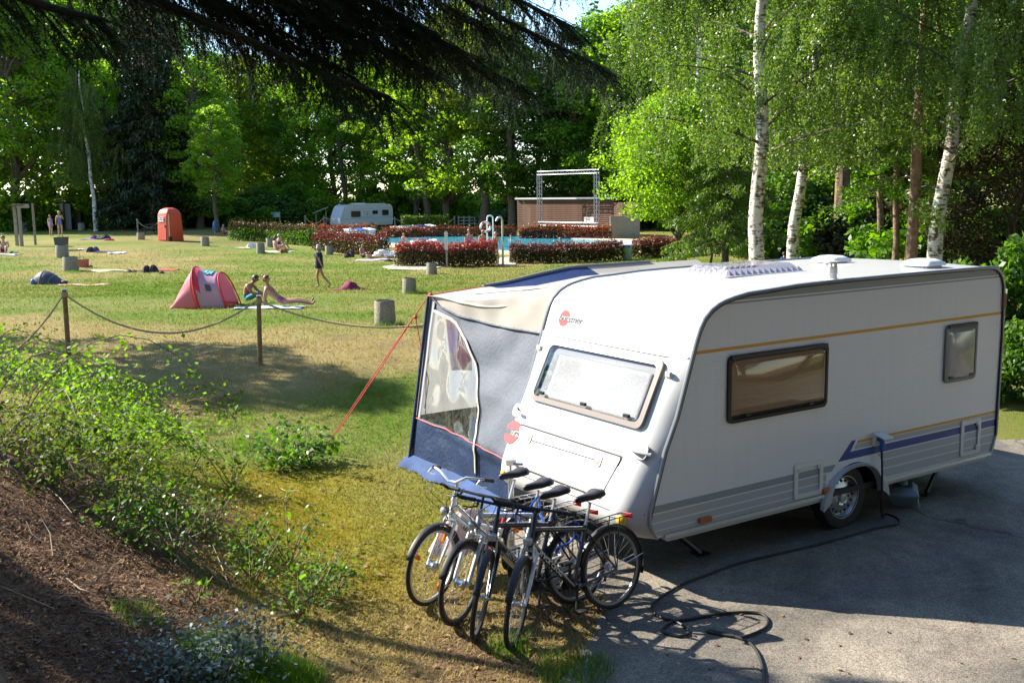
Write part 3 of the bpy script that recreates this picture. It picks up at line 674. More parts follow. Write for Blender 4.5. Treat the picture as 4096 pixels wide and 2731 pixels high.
# wheels
def road_wheel(x, y, R, par, flip=1, w_=.18):
    M = Matrix.Translation((x, y, R)) @ Matrix.Rotation(pi/2*flip, 4, 'X')
    mb = MB(); mb.lathe([(R*.62, -w_*.42), (R*.9, -w_*.5), (R*.985, -w_*.42), (R, -w_*.2), (R, w_*.2), (R*.985, w_*.42), (R*.9, w_*.5), (R*.62, w_*.42)], M, 36, cap=False); t = mb.build('wheel', tyre_m, par)
    mb = MB(); mb.lathe([(R*.64, -w_*.4), (R*.64, w_*.34), (R*.68, w_*.44), (R*.66, w_*.44), (R*.60, w_*.30), (R*.57, w_*.16), (R*.42, w_*.22), (R*.30, w_*.34), (R*.24, w_*.34), (R*.17, w_*.24), (R*.16, w_*.3), (R*.14, w_*.42), (0, w_*.44)], M, 36, cap=False); mb.build('rim', pbr('silver_rim', (.5, .52, .54), .35, metal=.7) if 'silver_rim' not in MATS else MATS['silver_rim'], t)
    mb = MB()
    for k_ in range(16):
        a = 2*pi*k_/16; mb.lathe([(R*.045, w_*.20), (R*.045, w_*.245), (0, w_*.245)], M @ Matrix.Translation((R*.50*cos(a), R*.50*sin(a), 0)), 8)
    for k_ in range(5):
        a = 2*pi*k_/5; mb.lathe([(R*.035, w_*.3), (R*.035, w_*.37), (0, w_*.38)], M @ Matrix.Translation((R*.26*cos(a), R*.26*sin(a), 0)), 6)
    structure(mb.build('rim_holes', dark_rub, t), 'stuff')
    return t
road_wheel(WX, .14, WR, car); road_wheel(WX, CW-.14, WR, car, -1)
# rear corner steady and axle
mb = MB(); mb.tube([(2.15, .38, .37), (1.9, .33, .19), (1.72, .30, .02)], .03, 6); mb.tube([(2.25, .38, .37), (1.86, .33, .17)], .02, 6); mb.box((1.70, .30, .012), (.16, .16, .02)); mb.build('corner_steady', pbr('dark_steel', (.05, .05, .055), .5, metal=.6), car)
mb = MB(); mb.tube([(-2.15, .4, .37), (-1.75, .33, .02)], .03, 6); mb.box((-1.74, .33, .012), (.14, .14, .02)); mb.build('corner_steady', MATS['dark_steel'], car)
mb = MB(); mb.tube([(0, .2, .33), (0, 2.1, .33)], .06, 8); mb.box((0, .7, .35), (4.9, .08, .12)); mb.box((0, 1.6, .35), (4.9, .08, .12)); mb.build('chassis', MATS['dark_steel'], car)
# drawbar with jockey wheel
mb = MB(); mb.tube([(-2.4, .75, .40), (-3.7, 1.12, .42)], .04, 6); mb.tube([(-2.4, 1.55, .40), (-3.7, 1.18, .42)], .04, 6); mb.box((-3.85, 1.15, .44), (.34, .10, .09)); db = mb.build('drawbar', MATS['dark_steel'], car)
mb = MB(); mb.tube([(-3.45, 1.02, .12), (-3.45, 1.02, .95)], .028, 10); mb.tube([(-3.45, 1.02, .95), (-3.45, 1.02, 1.02)], .012, 8); mb.tube([(-3.45, 1.02, 1.02), (-3.36, .95, 1.02)], .014, 8); mb.box((-3.45, 1.02, 1.035), (.07, .05, .05)); jw = mb.build('jockey_post', alu, db)
mb = MB(); mb.torus(.085, .03, Matrix.Translation((-3.45, 1.02, .115)) @ Matrix.Rotation(pi/2, 4, 'X'), 20, 8); mb.build('jockey_wheel', tyre_m, db)
# roof fittings
rl_c = clear('rooflight_acrylic', (.80, .78, .82), .14, .04, haze=.25, hcol=(.75, .70, .76))
RZ = 2.578
mb = MB(); mb.prism(rrect(-.93, .27, .84, 1.60, .06), .035, z0=RZ-.015); rl = clean(mb.build('rooflight', pbr('rooflight_frame', (.60, .58, .58), .45), car, smooth=False))
mb = MB(); b0 = rrect(-.90, .24, .87, 1.57, .05); b1 = rrect(-.80, .14, .96, 1.48, .05); n_ = len(b0)
mb.add([(x, y, RZ+.02) for x, y in b0]+[(x, y, RZ+.105) for x, y in b1], [(i, (i+1) % n_, (i+1) % n_+n_, i+n_) for i in range(n_)]+[tuple(range(n_, 2*n_))]); clean(mb.build('dome', rl_c, rl, angle=25))
mb = MB()
for i in range(13):
    x = -.86+i*.085
    for y, s_ in ((.875, 1), (1.565, -1)): mb.add([(x, y, RZ+.02), (x+.07, y, RZ+.02), (x+.035, y+.05*s_, RZ+.075)], [(0, 1, 2)])
for i in range(8):
    y = .90+i*.08; mb.add([(-.895, y, RZ+.02), (-.895, y+.065, RZ+.02), (-.845, y+.03, RZ+.075)], [(0, 1, 2)])
mb.build('rib', pbr('lilac_rib', (.62, .58, .64), .5), rl, smooth=False)
for cx, cy, lb in ((1.42, 1.50, 0), (1.66, .42, 1)):
    mb = MB(); mb.prism(rrect(cx-.15, cx+.15, cy-.15, cy+.15, .05), .04, z0=RZ-.02); rv = clean(mb.build('roof_vent', grey_trim, car, smooth=False))
    mb = MB(); b0 = rrect(cx-.19, cx+.19, cy-.19, cy+.19, .07); b1 = rrect(cx-.175, cx+.175, cy-.175, cy+.175, .07); b2 = rrect(cx-.11, cx+.11, cy-.11, cy+.11, .06); n_ = len(b0)
    mb.add([(x, y, RZ+.03) for x, y in b0]+[(x, y, RZ+.065) for x, y in b1]+[(x, y, RZ+.095) for x, y in b2], [(i+q*n_, (i+1) % n_+q*n_, (i+1) % n_+(q+1)*n_, i+(q+1)*n_) for q in range(2) for i in range(n_)]+[tuple(range(2*n_, 3*n_))]); clean(mb.build('vent_lid', white_pl, rv, angle=60))
mb = MB(); T = Matrix.Translation((-.22, .13, RZ-.02)); mb.lathe([(.085, 0), (.08, .02), (.06, .03), (.055, .07), (.062, .075), (.06, .12), (.06, .14), (0, .14)], T, 18); fl = mb.build('flue', white_pl, car)
mb = MB()
for k_ in range(8): a = 2*pi*k_/8; mb.tube([(-.22+.05*cos(a), .13+.05*sin(a), RZ+.11), (-.22+.05*cos(a), .13+.05*sin(a), RZ+.175)], .006, 5)
mb.lathe([(0, .172), (.08, .172), (.078, .185), (0, .192)], T @ Matrix.Translation((0, 0, .01)), 18); mb.build('flue_cap', pbr('flue_grey', (.45, .45, .43), .5), fl)
# round red badges with the maker's lettering
red_l = pbr('badge_red', (.66, .03, .03), .35)
def badge(c, n_, upv, r, tsize):
    n_ = Vector(n_).normalized(); yv = Vector(upv); yv = (yv-n_*yv.dot(n_)).normalized(); xv = yv.cross(n_)
    M = Matrix((xv, yv, n_)).transposed().to_4x4(); M.translation = Vector(c)+n_*.001
    for s_ in (1, -1):
        mb = MB(); a0 = math.asin(.22); pts = [(r*cos(a)*1.0, s_*r*sin(a)) for a in np.linspace(a0, pi-a0, 22)]
        mb.prism(pts if s_ > 0 else pts[::-1], .0015, M); mb.build('badge', red_l, car, smooth=False)
    t = text('bürstner', tsize, Vector(c)+n_*.0035-xv*r*1.05-yv*.004, xv, yv, ink, car, align='LEFT', shear=.18, sx=1.12); return t
UN = Vector((-1, 0, .36)).normalized(); UU = Vector((.36, 0, 1))
badge((xe(2.165)+.0, 1.985, 2.165), UN, UU, .088, .105)
badge(FP(2.10, 1.01, .003), FN, FUPv, .125, .135)
mb = MB(); mb.add([(0, 0, 0)], []); 

# grey fabric cover over the coupling
tc_ = thing('coupling_cover', 'crumpled grey and pink fabric cover over the caravan coupling behind the white bicycles', 'cover', (-3.86, 1.15, .40))
mb = MB(); mb.grid(lambda a, b: ((b*.26+.02)*cos(2*pi*a)*(1.25+.15*sin(6*pi*a)), (b*.16+.02)*sin(2*pi*a)*(1.1+.12*sin(10*pi*a+1)), .24-.36*b**1.6+.02*sin(14*pi*a)*b), 40, 10)
mb.build('fabric', cloth('grey_pink', (.42, .34, .33)), tc_)

# waste water carrier under the caravan
ww = thing('waste_tank', 'grey plastic waste water container with wire carrying bow under the caravan rear', 'container', (1.12, .18, 0), rad(38))
wm = pbr('grey_blue_plastic', (.20, .27, .33), .5)
def ring4(sx, sy, z): return [(-sx, -sy, z), (sx, -sy, z), (sx, sy, z), (-sx, sy, z)]
lv = [ring4(.11, .09, .03), ring4(.20, .15, .15), ring4(.21, .16, .17), ring4(.21, .16, .19), ring4(.14, .10, .25)]
mb = MB(); mb.add(sum(lv, []), [(q*4+i, q*4+(i+1) % 4, q*4+4+(i+1) % 4, q*4+4+i) for q in range(4) for i in range(4)]+[(3, 2, 1, 0), (16, 17, 18, 19)]); bevel(mb.build('tank', wm, ww, smooth=False), .008)
mb = MB(); mb.lathe([(.05, .25), (.05, .29), (.04, .30), (0, .30)], None, 14); mb.build('cap', wm, ww)
mb = MB(); mb.tube([(-.17, -.17, .09), (-.19, -.17, .05), (-.15, -.17, .008), (.15, -.17, .008), (.19, -.17, .05), (.17, -.17, .09)], .006, 6); mb.build('wire_bow', steel, ww)

# mains cable: hangs from the inlet, crosses the asphalt and loops
P = lambda px, py: at(px, py)
path = [(3566, 1780)]
pts = [Vector((.40, -.06, .90)), Vector((.41, -.07, .70)), Vector((.42, -.075, .45)), Vector((.46, -.05, .15)), Vector((.58, .02, .02))]
def gpt(px, py): q = at(px, py); return Vector((q.x, q.y, max(q.z, 0)+.022))
pts += [gpt(*p) for p in ((3540, 2062), (3575, 2072), (3597, 2090), (3585, 2105), (3500, 2120), (3380, 2155), (3250, 2190), (3100, 2225), (2950, 2262), (2820, 2310), (2740, 2340), (2660, 2385), (2612, 2425), (2612, 2455), (2650, 2480), (2700, 2493), (2745, 2520), (2750, 2545), (2715, 2553), (2660, 2540), (2655, 2520), (2690, 2495), (2760, 2485), (2850, 2468), (2960, 2457), (3040, 2462), (3070, 2485), (3060, 2520), (2990, 2552), (2940, 2555), (2830, 2535), (2850, 2532), (2930, 2552), (2990, 2575), (3030, 2620), (3050, 2680), (3055, 2740), (3060, 2800))]
def smooth_path(pts, k=5):
    out = []
    for i in range(len(pts)-1):
        p0, p1, p2, p3 = pts[max(i-1, 0)], pts[i], pts[i+1], pts[min(i+2, len(pts)-1)]
        for j in range(k):
            t = j/k; out.append(.5*((2*p1)+(p2-p0)*t+(2*p0-5*p1+4*p2-p3)*t*t+(3*p1-p0-3*p2+p3)*t**3))
    return out+[pts[-1]]
cb = thing('power_cable', 'black mains cable looping over the asphalt from the caravan inlet', 'cable', (.58, .02, 0))
mb = MB(); mb.T = Matrix.Translation((-.58, -.02, 0)); mb.tube(smooth_path(pts), .0115, 7); mb.build('cable', dark_rub, cb)
mb = MB(); mb.T = Matrix.Translation((-.58, -.02, 0)); mb.tube([(.40, -.02, .90), (.40, -.06, .905), (.40, -.075, .87), (.405, -.07, .80)], .03, 10); mb.build('plug', pbr('blue_plug', (.02, .10, .40), .4), cb)

# ================================================================== awning
aw = thing('awning', 'grey, beige and navy fabric awning tent attached to the caravan', 'awning', (-2.3, 3.6, 0))
AT = Matrix.Translation((2.3, -3.6, 0))
beige = leafmat('cloth_awning_beige', (.48, .455, .41), (.48, .455, .41), .3, tcol=(1, .97, .9), rough=.8, spec=.1); agrey = cloth('awning_grey', (.085, .10, .135), .7); navy = cloth('awning_navy', (.012, .028, .085), .45, bump=.4); ablue = cloth('awning_blue', (.010, .030, .12), .6); atrim = cloth('awning_trim', (.60, .57, .50), .7); mudf = pbr('mud_flap', (.03, .07, .19), .75, var=.25, vscale=6, spec=.2)
XR = 2.4   # far end of the awning along the caravan
def post(z): return Vector((-2.17-.33*(2.185-z)/2.185, 4.8+.05*(2.185-z)/2.185, z))
def panel(s_, z01):
    """side panel: s 0 at caravan, 1 at outer post; z01 0 bottom, 1 top"""
    ztop = 2.47*(1-s_)+2.185*s_-.10*sin(pi*s_); zb = .16*(1-s_)+.13*s_
    z = zb+(ztop-zb)*z01
    a = Vector((xe(max(z, .5))+.03, CW+.01, z)); b = post(z); b.z = z
    p = a.lerp(b, s_)
    p.x += .045*sin(pi*s_)*(1-.5*z01)+.014*sin(9*s_+6*z01+2*sin(4*z01))*sin(pi*s_)+.012*sin(pi*s_)*sin((s_*1.6+z01*2.4)*9+2*sin(s_*6))+.010*sin(pi*s_)*sin((s_*3.1-z01*1.2)*11)+.03*max(0, sin((s_*2.2-z01*1.7)*7))*sin(pi*s_)*(1-z01)*.8
    return p
arcpx = [(1732, 1241), (1812, 1281), (1873, 1362), (1908, 1452), (1928, 1542), (1943, 1633), (1937, 1690), (1945, 1740), (1948, 1806)]
arc3 = []
for px, py in arcpx:
    q = on_plane(px, py, (1, .02, -.15), (-2.17, 4.8, 2.185)); arc3.append(((q.y-CW)/(4.82-CW), q.z))
ay_ = [a[1] for a in arc3][::-1]; as_ = [a[0] for a in arc3][::-1]
def s_edge(z): return float(np.interp(z, ay_, as_))
def z_of(s_, z01):
    ztop = 2.47*(1-s_)+2.185*s_-.10*sin(pi*s_); zb = .16*(1-s_)+.13*s_; return zb+(ztop-zb)*z01
ZS = .64       # top of the navy skirt
def zsk(s_): return ZS+.0*s_
NU, NV = 110, 90
win = lambda s_, t: (z_of(s_, t) > zsk(s_)+.012) and s_ > s_edge(z_of(s_, t)) and s_ < .955 and z_of(s_, t) < 2.06
mk = lambda test: MB().grid(lambda a, b: AT @ panel(a, b), NU, NV, keep=test)
zgab = lambda s_: float(np.interp(s_, [0, .4, .72, .9, 1], [1.97, 1.955, 2.0, 2.08, 2.2]))
mk(lambda s_, t: zsk(s_) <= z_of(s_, t) < zgab(s_) and not win(s_, t)).build('side_panel', agrey, aw, angle=80)
mk(lambda s_, t: z_of(s_, t) >= zgab(s_) and not win(s_, t)).build('gable_panel', beige, aw, angle=80)
mk(win).build('window_film', clear('clear_vinyl', (.86, .87, .88), .02, .05, haze=.05), aw, angle=80)
mk(lambda s_, t: z_of(s_, t) < zsk(s_)).build('skirt', navy, aw, angle=80)
def on_panel(s_, z, off=.012):
    ztop = 2.47*(1-s_)+2.185*s_-.10*sin(pi*s_); zb = .16*(1-s_)+.13*s_; p = panel(s_, (z-zb)/(ztop-zb)); p.x -= off; return AT @ p
mb = MB(); mb.tube([on_panel(s_edge(z), z) for z in np.linspace(2.05, .30, 50)], .020, 6, flat=.4); mb.build('window_trim', atrim, aw)
mb = MB(); mb.tube([on_panel(s_edge(z)-.012, z, .018) for z in np.linspace(2.05, .18, 50)], .006, 5); mb.build('zip', black_pl, aw)
mb = MB(); mb.tube([on_panel(s_, ZS, .014) for s_ in np.linspace(.02, .99, 40)], .007, 5); mb.build('red_piping', red_rope, aw)
mb = MB(); mb.tube([on_panel(.955, z, .012) for z in np.linspace(2.12, .66, 20)], .028, 6, flat=.35); mb.build('window_trim', pbr('grey_trim_tape', (.38, .38, .40), .7), aw)
# mud flap along the ground
def flap(a, b):
    s_ = -.02+1.06*a; p = panel(min(max(s_, 0), 1), 0.0); q = Vector((p.x-.14*b-.03*sin(a*20)*b, p.y+.02*b+(s_-min(max(s_, 0), 1))*2, .15*(1-b)+.012+.01*sin(a*33)*b)); return AT @ q
mb = MB(); mb.grid(flap, 60, 6); mb.build('mud_flap', mudf, aw)
# roof: sags between the caravan rail and the outer pole
def roof(a, b):
    # a along x from the near end, b from caravan (0) to outer edge (1)
    x = -1.55*(1-b)+(-2.2)*b; x = x+(XR-x)*a
    zi = float(np.interp(x, [-2.1, -1.9, -1.55, -1.2], [2.30, 2.44, 2.50, 2.53])) if a > 0 else 2.49
    zo = float(np.interp(x, [-2.2, -1.28, -.97, -.4, .06, 2.4], [2.185, 2.25, 2.28, 2.365, 2.42, 2.42])); st_ = .10*float(ss(-1.45, -1.1, x))
    z = zi*(1-b)+zo*b-st_*(b if b < .9 else .9*(1-b)/.1)-.05*sin(pi*b)*(1-.4*sin(3*pi*a))+.010*sin(22*a+9*b)*sin(pi*b)
    return AT @ Vector((x, CW-.0+2.52*b, z))
mb = MB(); mb.grid(roof, 60, 40, keep=lambda a, b: not (b > .9 and .2 < a < .55)); mb.build('roof', beige, aw, angle=80)
mb = MB(); mb.grid(roof, 60, 40, keep=lambda a, b: b > .9 and .2 < a < .55); mb.build('roof_border', ablue, aw, angle=80)
mb = MB(); mb.tube([on_panel(s_, zgab(s_), .014) for s_ in np.linspace(.0, .97, 40)], .018, 6, flat=.4); mb.build('gable_seam', agrey, aw)
# gable flap between roof edge and panel top
def gab(a, b):
    top = AT.inverted() @ Vector(roof(0, a)); pn = panel(a, 1.0)
    if a < .02: pn = Vector((xe(2.3), CW+.01, 2.30))
    low = pn-Vector((.0, 0, .16*sin(pi*min(1, a*1.1))*(1-a)))+Vector((-.03, 0, 0))
    p = top.lerp(low, b); p.x -= .05*sin(pi*b)*(1-a*.6); return AT @ p
mb = MB(); mb.grid(gab, 40, 12); mb.build('gable_flap', beige, aw, angle=80)
mb = MB(); mb.tube([roof(t, 1.0)+Vector((0, .01, .012)) for t in np.linspace(.18, .8, 16)], .022, 6); mb.build('roof_hem', pbr('hem_grey', (.22, .23, .26), .7), aw)
mb = MB(); mb.tube([roof(t, 1.0)+Vector((0, .005, .004)) for t in np.linspace(0, .5, 14)], .008, 5); mb.build('red_edge', red_rope, aw)
# outer front wall and far end wall
def fw(a, b):
    p = post(2.185*b) ; q = Vector((XR, 4.85, 2.33*b)); r_ = p.lerp(q, a); r_.y += .03*sin(a*12+b*3); return AT @ r_
mb = MB(); mb.grid(fw, 30, 20, keep=lambda a, b: b < .30); mb.build('front_wall_skirt', navy, aw, angle=80)
mb = MB(); mb.grid(fw, 30, 20, keep=lambda a, b: b > .30); mb.build('front_wall', leafmat('cloth_awning_pale', (.42, .42, .42), (.42, .42, .42), .4, tcol=(1, 1, 1), rough=.8, spec=.1), aw, angle=80)
mb = MB(); mb.grid(lambda a, b: AT @ Vector((XR, CW+.02+2.5*a, .05+(2.42-.1*a)*b)), 14, 16); mb.build('end_wall', cloth('awning_end', (.30, .30, .29)), aw, angle=80)
# poles
mb = MB(); mb.tube([AT @ (post(0)+Vector((.03, -.03, 0))), AT @ (post(2.18)+Vector((.03, -.03, 0)))], .014, 8); mb.tube([AT @ Vector((XR-.05, 4.8, 0)), AT @ Vector((XR-.05, 4.8, 2.33))], .014, 8); mb.tube([AT @ (post(2.17)+Vector((.03, -.03, 0))), AT @ Vector((XR-.05, 4.8, 2.32))], .014, 8); mb.tube([AT @ (post(2.17)+Vector((.03, -.03, 0))), AT @ Vector((-1.6, CW+.03, 2.47))], .014, 8); mb.build('pole', steel, aw)
mb = MB(); mb.tube([AT @ (post(z)+Vector((-.02, .02, 0))) for z in (0.1, .6, 1.2, 2.18)], .022, 6); mb.build('corner_piping', navy, aw)
# groundsheet
mb = MB(); mb.prism([(-2.2, 2.75), (2.2, 3.05), (2.2, 4.7), (-2.3, 4.7)], .008, z0=.03); o = mb.build('groundsheet', pbr('groundsheet', (.10, .11, .11), .7), aw, smooth=False); o.location = (2.3, -3.6, 0)
# towel drying inside
tw = thing('hanging_towel', 'pink printed bath towel hanging behind the clear awning window', 'towel', (-1.98, 4.47, 1.2))
def towel_mat():
    m, n, b = _new('printed_pink_towel'); tc = n.nodes.new('ShaderNodeTexCoord'); t = n.nodes.new('ShaderNodeTexNoise'); t.inputs['Scale'].default_value = 3.2; t.inputs['Detail'].default_value = 1
    n.links.new(tc.outputs['Object'], t.inputs['Vector']); cr = n.nodes.new('ShaderNodeValToRGB'); cr.color_ramp.interpolation = 'CONSTANT'; e = cr.color_ramp.elements
    e[0].position = 0; e[0].color = (.78, .20, .42, 1); e[1].position = .56; e[1].color = (.74, .62, .55, 1); x = e.new(.63); x.color = (.70, .42, .10, 1); x = e.new(.67); x.color = (.62, .20, .36, 1)
    n.links.new(t.outputs[0], cr.inputs[0]); n.links.new(cr.outputs[0], b.inputs['Base Color']); b.inputs['Roughness'].default_value = .95; return m
mb = MB(); mb.grid(lambda a, b: (.02*sin(a*14+b)*(1.2-b)+.05*(1-b), -.25+.56*a, .08+.74*b-.07*a*(1-b)), 24, 16); solid(mb.build('towel', towel_mat(), tw), .006)
mb = MB(); mb.tube([(.0, -.5, .82), (0, .5, .83)], .005, 5); mb.build('line', rope_m, tw)
# guy rope
gt = Vector((-2.17, 4.8, 2.19)); ga = at(1290, 1812)
gr = thing('guy_rope', 'red double guy rope running from the awning corner to the ground', 'rope', ga)
T = Matrix.Translation(-ga)
for o_ in (0, 1):
    mb = MB(); e = gt+Vector((-.02, .02, 0)); mb.T = T; d_ = Vector((.018, .012, 0))*(1 if o_ else -1)
    k1 = e.lerp(ga, .13)
    mb.tube([e, k1+d_*.2, k1.lerp(ga, .35)+d_*1.6, k1.lerp(ga, .75)+d_*1.5, ga+Vector((0, 0, .04))], .0065, 6); mb.build('cord', red_rope, gr)
mb = MB(); mb.T = T; mb.tube([gt.lerp(ga, .13), gt.lerp(ga, .13)+Vector((.05, -.06, -.5)), Vector((-2.24, 4.78, 1.1)), Vector((-2.3, 4.8, .75))], .006, 6); mb.build('loose_cord', red_rope, gr)
mb = MB(); mb.ball(gt.lerp(ga, .13)-ga, .028, 10, 6); mb.ball(gt-ga, .03, 10, 6); mb.build('knot', red_rope, gr)
mb = MB(); mb.tube([(0.02, -.02, -.1), (-.03, .03, .07), (-.01, .05, .06)], .006, 6); mb.build('peg', steel, gr)
# ================================================================== bicycles
def bicycle(label, contact, yaw, lean, steer, fm, forkm, deco=None, word=None, wordm=None, bar='flat', lowstep=False, lamp=True, rack=True, reflectors=False, wb=1.08, R=.345, fs=.58, guard=True, suspension=False):
    """local: x forward, y left, z up; origin under the rear hub"""
    b = thing('bicycle', label, 'bicycle', contact, yaw, 'bicycles parked in front of the caravan'); b.rotation_euler = (lean, 0, yaw)
    HT = Vector((.80, 0, .88)); hx = Vector((.30, 0, -.95)).normalized()          # head tube top, steering axis down
    HB = HT+hx*.15; hub = Vector((wb, 0, R)); bb = Vector((.44, 0, .29)); st = Vector((.44-.30*.62, 0, .29+.95*.50)); ra = Vector((0, 0, R))
    if lowstep: dt0 = HB; 
    ax = -hx; SM = Matrix.Translation(HT) @ Matrix.Rotation(steer, 4, ax) @ Matrix.Translation(-HT)
    f = MB(); f.tube([HT-hx*.02, HB+hx*.02], .023, 10); f.tube([HB-hx*.01, bb], .026 if not lowstep else .030, 10)
    if lowstep: f.tube([HT+hx*.05, Vector((.62, 0, .62)), bb.lerp(st, .45)], .020, 8)
    else: f.tube([HT+hx*.035, st-Vector((.0, 0, .03))], .021, 10)
    f.tube([bb, st], .019, 10); f.tube([bb-Vector((.05, 0, 0)), bb+Vector((.05, 0, 0))], .024, 8)
    for s_ in (1, -1):
        f.tube([bb+Vector((-.02, .035*s_, 0)), ra+Vector((0, .065*s_, 0))], .011, 7); f.tube([st+Vector((0, .02*s_, -.06)), ra+Vector((0, .065*s_, 0))], .009, 7)
    fo = f.build('frame', fm, b)
    if word:
        d = (HB-bb).normalized(); upv = Vector((0, 0, 1))
        for s_ in (-1, 1):
            c = bb.lerp(HB, .58)+Vector((0, .031*s_, 0)); text(word, .05, c, d if s_ < 0 else -d, d.cross(Vector((0, 1, 0)))*(-1), wordm, fo)
    if deco:
        MB().tube([bb.lerp(HB, .12), bb.lerp(HB, .42)], .0275 if not lowstep else .032, 10).build('decal', deco, fo); MB().tube([bb.lerp(st, .5), bb.lerp(st, .75)], .0205, 10).build('decal', deco, fo)
    # seat
    sp = MB(); top = st+(st-bb).normalized()*.19; sp.tube([st-(st-bb).normalized()*.03, top], .0135, 8); spo = sp.build('seat_post', alu, b)
    sa = MB(); L = [(-.13, .0, .03, .045), (-.12, .082, .035, .05), (-.08, .095, .035, .052), (-.02, .075, .03, .045), (.05, .038, .03, .04), (.12, .024, .032, .035), (.15, .012, .02, .02)]
    vs = []; K = 12
    for (x, wd, dp, hh) in L:
        for j in range(K):
            a = 2*pi*j/K; y = wd*cos(a); z = (hh if sin(a) > 0 else dp)*sin(a)*(1 if sin(a) < 0 else (.75+.25*abs(cos(a)))); vs.append(top+Vector((x+.01, y, .045+z+.012*(x < -.05))))
    sa.add(vs, [(i*K+j, i*K+(j+1) % K, (i+1)*K+(j+1) % K, (i+1)*K+j) for i in range(len(L)-1) for j in range(K)]+[tuple(range(K-1, -1, -1)), tuple((len(L)-1)*K+j for j in range(K))])
    clean(sa.build('saddle', black_pl, b, angle=70))
    # wheels
    def wheel(c, par, T=None, hubr=.018, disc=False):
        M0 = Matrix.Translation(c) @ Matrix.Rotation(pi/2, 4, 'X')
        if T is not None: M0 = T @ M0
        t = MB(); t.torus(R-.02, .02, M0, 48, 8); to = t.build('wheel', tyre_m, par)
        r = MB(); r.lathe([(R-.058, -.008), (R-.036, -.011), (R-.034, -.008), (R-.034, .008), (R-.036, .011), (R-.058, .008), (R-.058, -.008)], M0, 48, cap=False); r.build('rim', alu if reflectors else MATS.get('dark_rim') or pbr('dark_rim', (.14, .14, .15), .4, metal=.6), to)
        s_ = MB(); ns = 28
        for k_ in range(ns):
            a = 2*pi*k_/ns; a2 = a+(.42 if k_ % 4 < 2 else -.42); z = .03 if k_ % 2 else -.03
            s_.tube([M0 @ Vector((hubr*1.3*cos(a2), hubr*1.3*sin(a2), z)), M0 @ Vector(((R-.055)*cos(a), (R-.055)*sin(a), 0))], .0013, 3, cap=False)
        structure(s_.build('spokes', steel, to, smooth=False), 'stuff')
        h = MB(); h.lathe([(.008, -.065), (.012, -.05), (hubr*1.5, -.034), (hubr, -.028), (hubr, .028), (hubr*1.5, .034), (.012, .05), (.008, .065)], M0, 14); h.build('hub', steel, to)
        if reflectors:
            for a in (.6, 2.2, 4.3):
                q = MB(); q.prism(rrect(-.045, .045, -.02, .02, .018, 3), .012, M0 @ Matrix.Rotation(a, 4, 'Z') @ Matrix.Translation((R-.09, 0, -.006))); q.build('reflector', orange_r, to, smooth=False)
        return to
    wheel(ra, b, None, .024); wheel(hub, b, SM, .034 if reflectors or suspension else .02)
    # fork
    f = MB(); f.T = SM; cr = HB+hx*.03
    f.tube([HB, cr], .018, 8)
    for s_ in (1, -1):
        if suspension:
            f.tube([cr+Vector((0, .03*s_, 0)), cr+Vector((.0, .062*s_, -.02)), cr.lerp(hub, .35)+Vector((.0, .066*s_, 0))], [.02, .022, .015], 10); f.tube([cr.lerp(hub, .33)+Vector((0, .066*s_, 0)), hub+Vector((0, .066*s_, 0))], [.021, .018], 10)
        else:
            f.tube([cr+Vector((0, .02*s_, .01)), cr+Vector((0, .058*s_, -.03)), cr.lerp(hub, .6)+Vector((-.01, .062*s_, 0)), hub+Vector((0, .06*s_, 0))], [.018, .018, .014, .009], 9)
    f.tube([cr+Vector((0, -.05, -.01)), cr+Vector((0, .05, -.01))], .02, 8)
    fk = f.build('fork', forkm, b)
    # stem, bar, grips, levers
    s0 = HT-hx*.13; f = MB(); f.T = SM; f.tube([HT, s0], .014, 8); fwd = s0+Vector((.085, 0, .03)); f.tube([s0, fwd], .015, 8); stm = f.build('stem', alu if bar != 'flat' else black_pl, b)
    if bar == 'flat': bp = [(-.03, .31, -.005), (-.012, .16, .0), (0, .05, 0), (0, -.05, 0), (-.012, -.16, 0), (-.03, -.31, -.005)]
    else: bp = [(-.20, .29, .02), (-.10, .27, .05), (-.02, .14, .06), (0, .04, 0), (0, -.04, 0), (-.02, -.14, .06), (-.10, -.27, .05), (-.20, -.29, .02)]
    bp = [fwd+Vector(p) for p in bp]
    f = MB(); f.T = SM; f.tube(bp, .0125, 8); hb = f.build('handlebar', black_pl if bar == 'flat' else alu, b)
    for e0, e1 in ((bp[0], bp[1]), (bp[-1], bp[-2])):
        g = MB(); g.T = SM; q = e0+(e1-e0).normalized()*.12; g.tube([e0, e0.lerp(q, .5), q], [.019, .016, .018], 10); g.build('grip', dark_rub, hb)
        l = MB(); l.T = SM; k0 = e0+(e1-e0).normalized()*.15; out = (e0-e1).normalized(); l.tube([k0+Vector((.01, 0, -.01)), k0+Vector((.055, 0, -.03)), k0+out*.06+Vector((.065, 0, -.045)), k0+out*.12+Vector((.05, 0, -.05))], [.012, .009, .006, .005], 6); l.build('brake_lever', black_pl if bar == 'flat' else alu, hb)
        if bar == 'flat':
            l = MB(); l.T = SM; l.tube([e0, e0+out*.015, e0+out*.02+Vector((.05, 0, .035)), e0+out*.01+Vector((.10, 0, .05))], [.016, .015, .013, .012], 8); l.build('bar_end', dark_rub, hb)
    cmb = MB(); cmb.T = SM
    for s_ in (1, -1):
        k0 = fwd+Vector((.03, .16*s_, -.02)); cmb.tube(smooth_path([k0, k0+Vector((.12, -.05*s_, -.05)), HT+Vector((.14, .02*s_, -.02)), HB+Vector((.04, .02*s_, .02)), cr+Vector((.03, .04*s_, -.04))], 4), .003, 5)
        cmb.tube(smooth_path([k0+Vector((0, .03*s_, 0)), k0+Vector((.10, .02*s_, -.10)), HT+Vector((.10, -.03*s_, -.12)), HT+Vector((-.04, .02*s_, -.05))], 4), .003, 5)
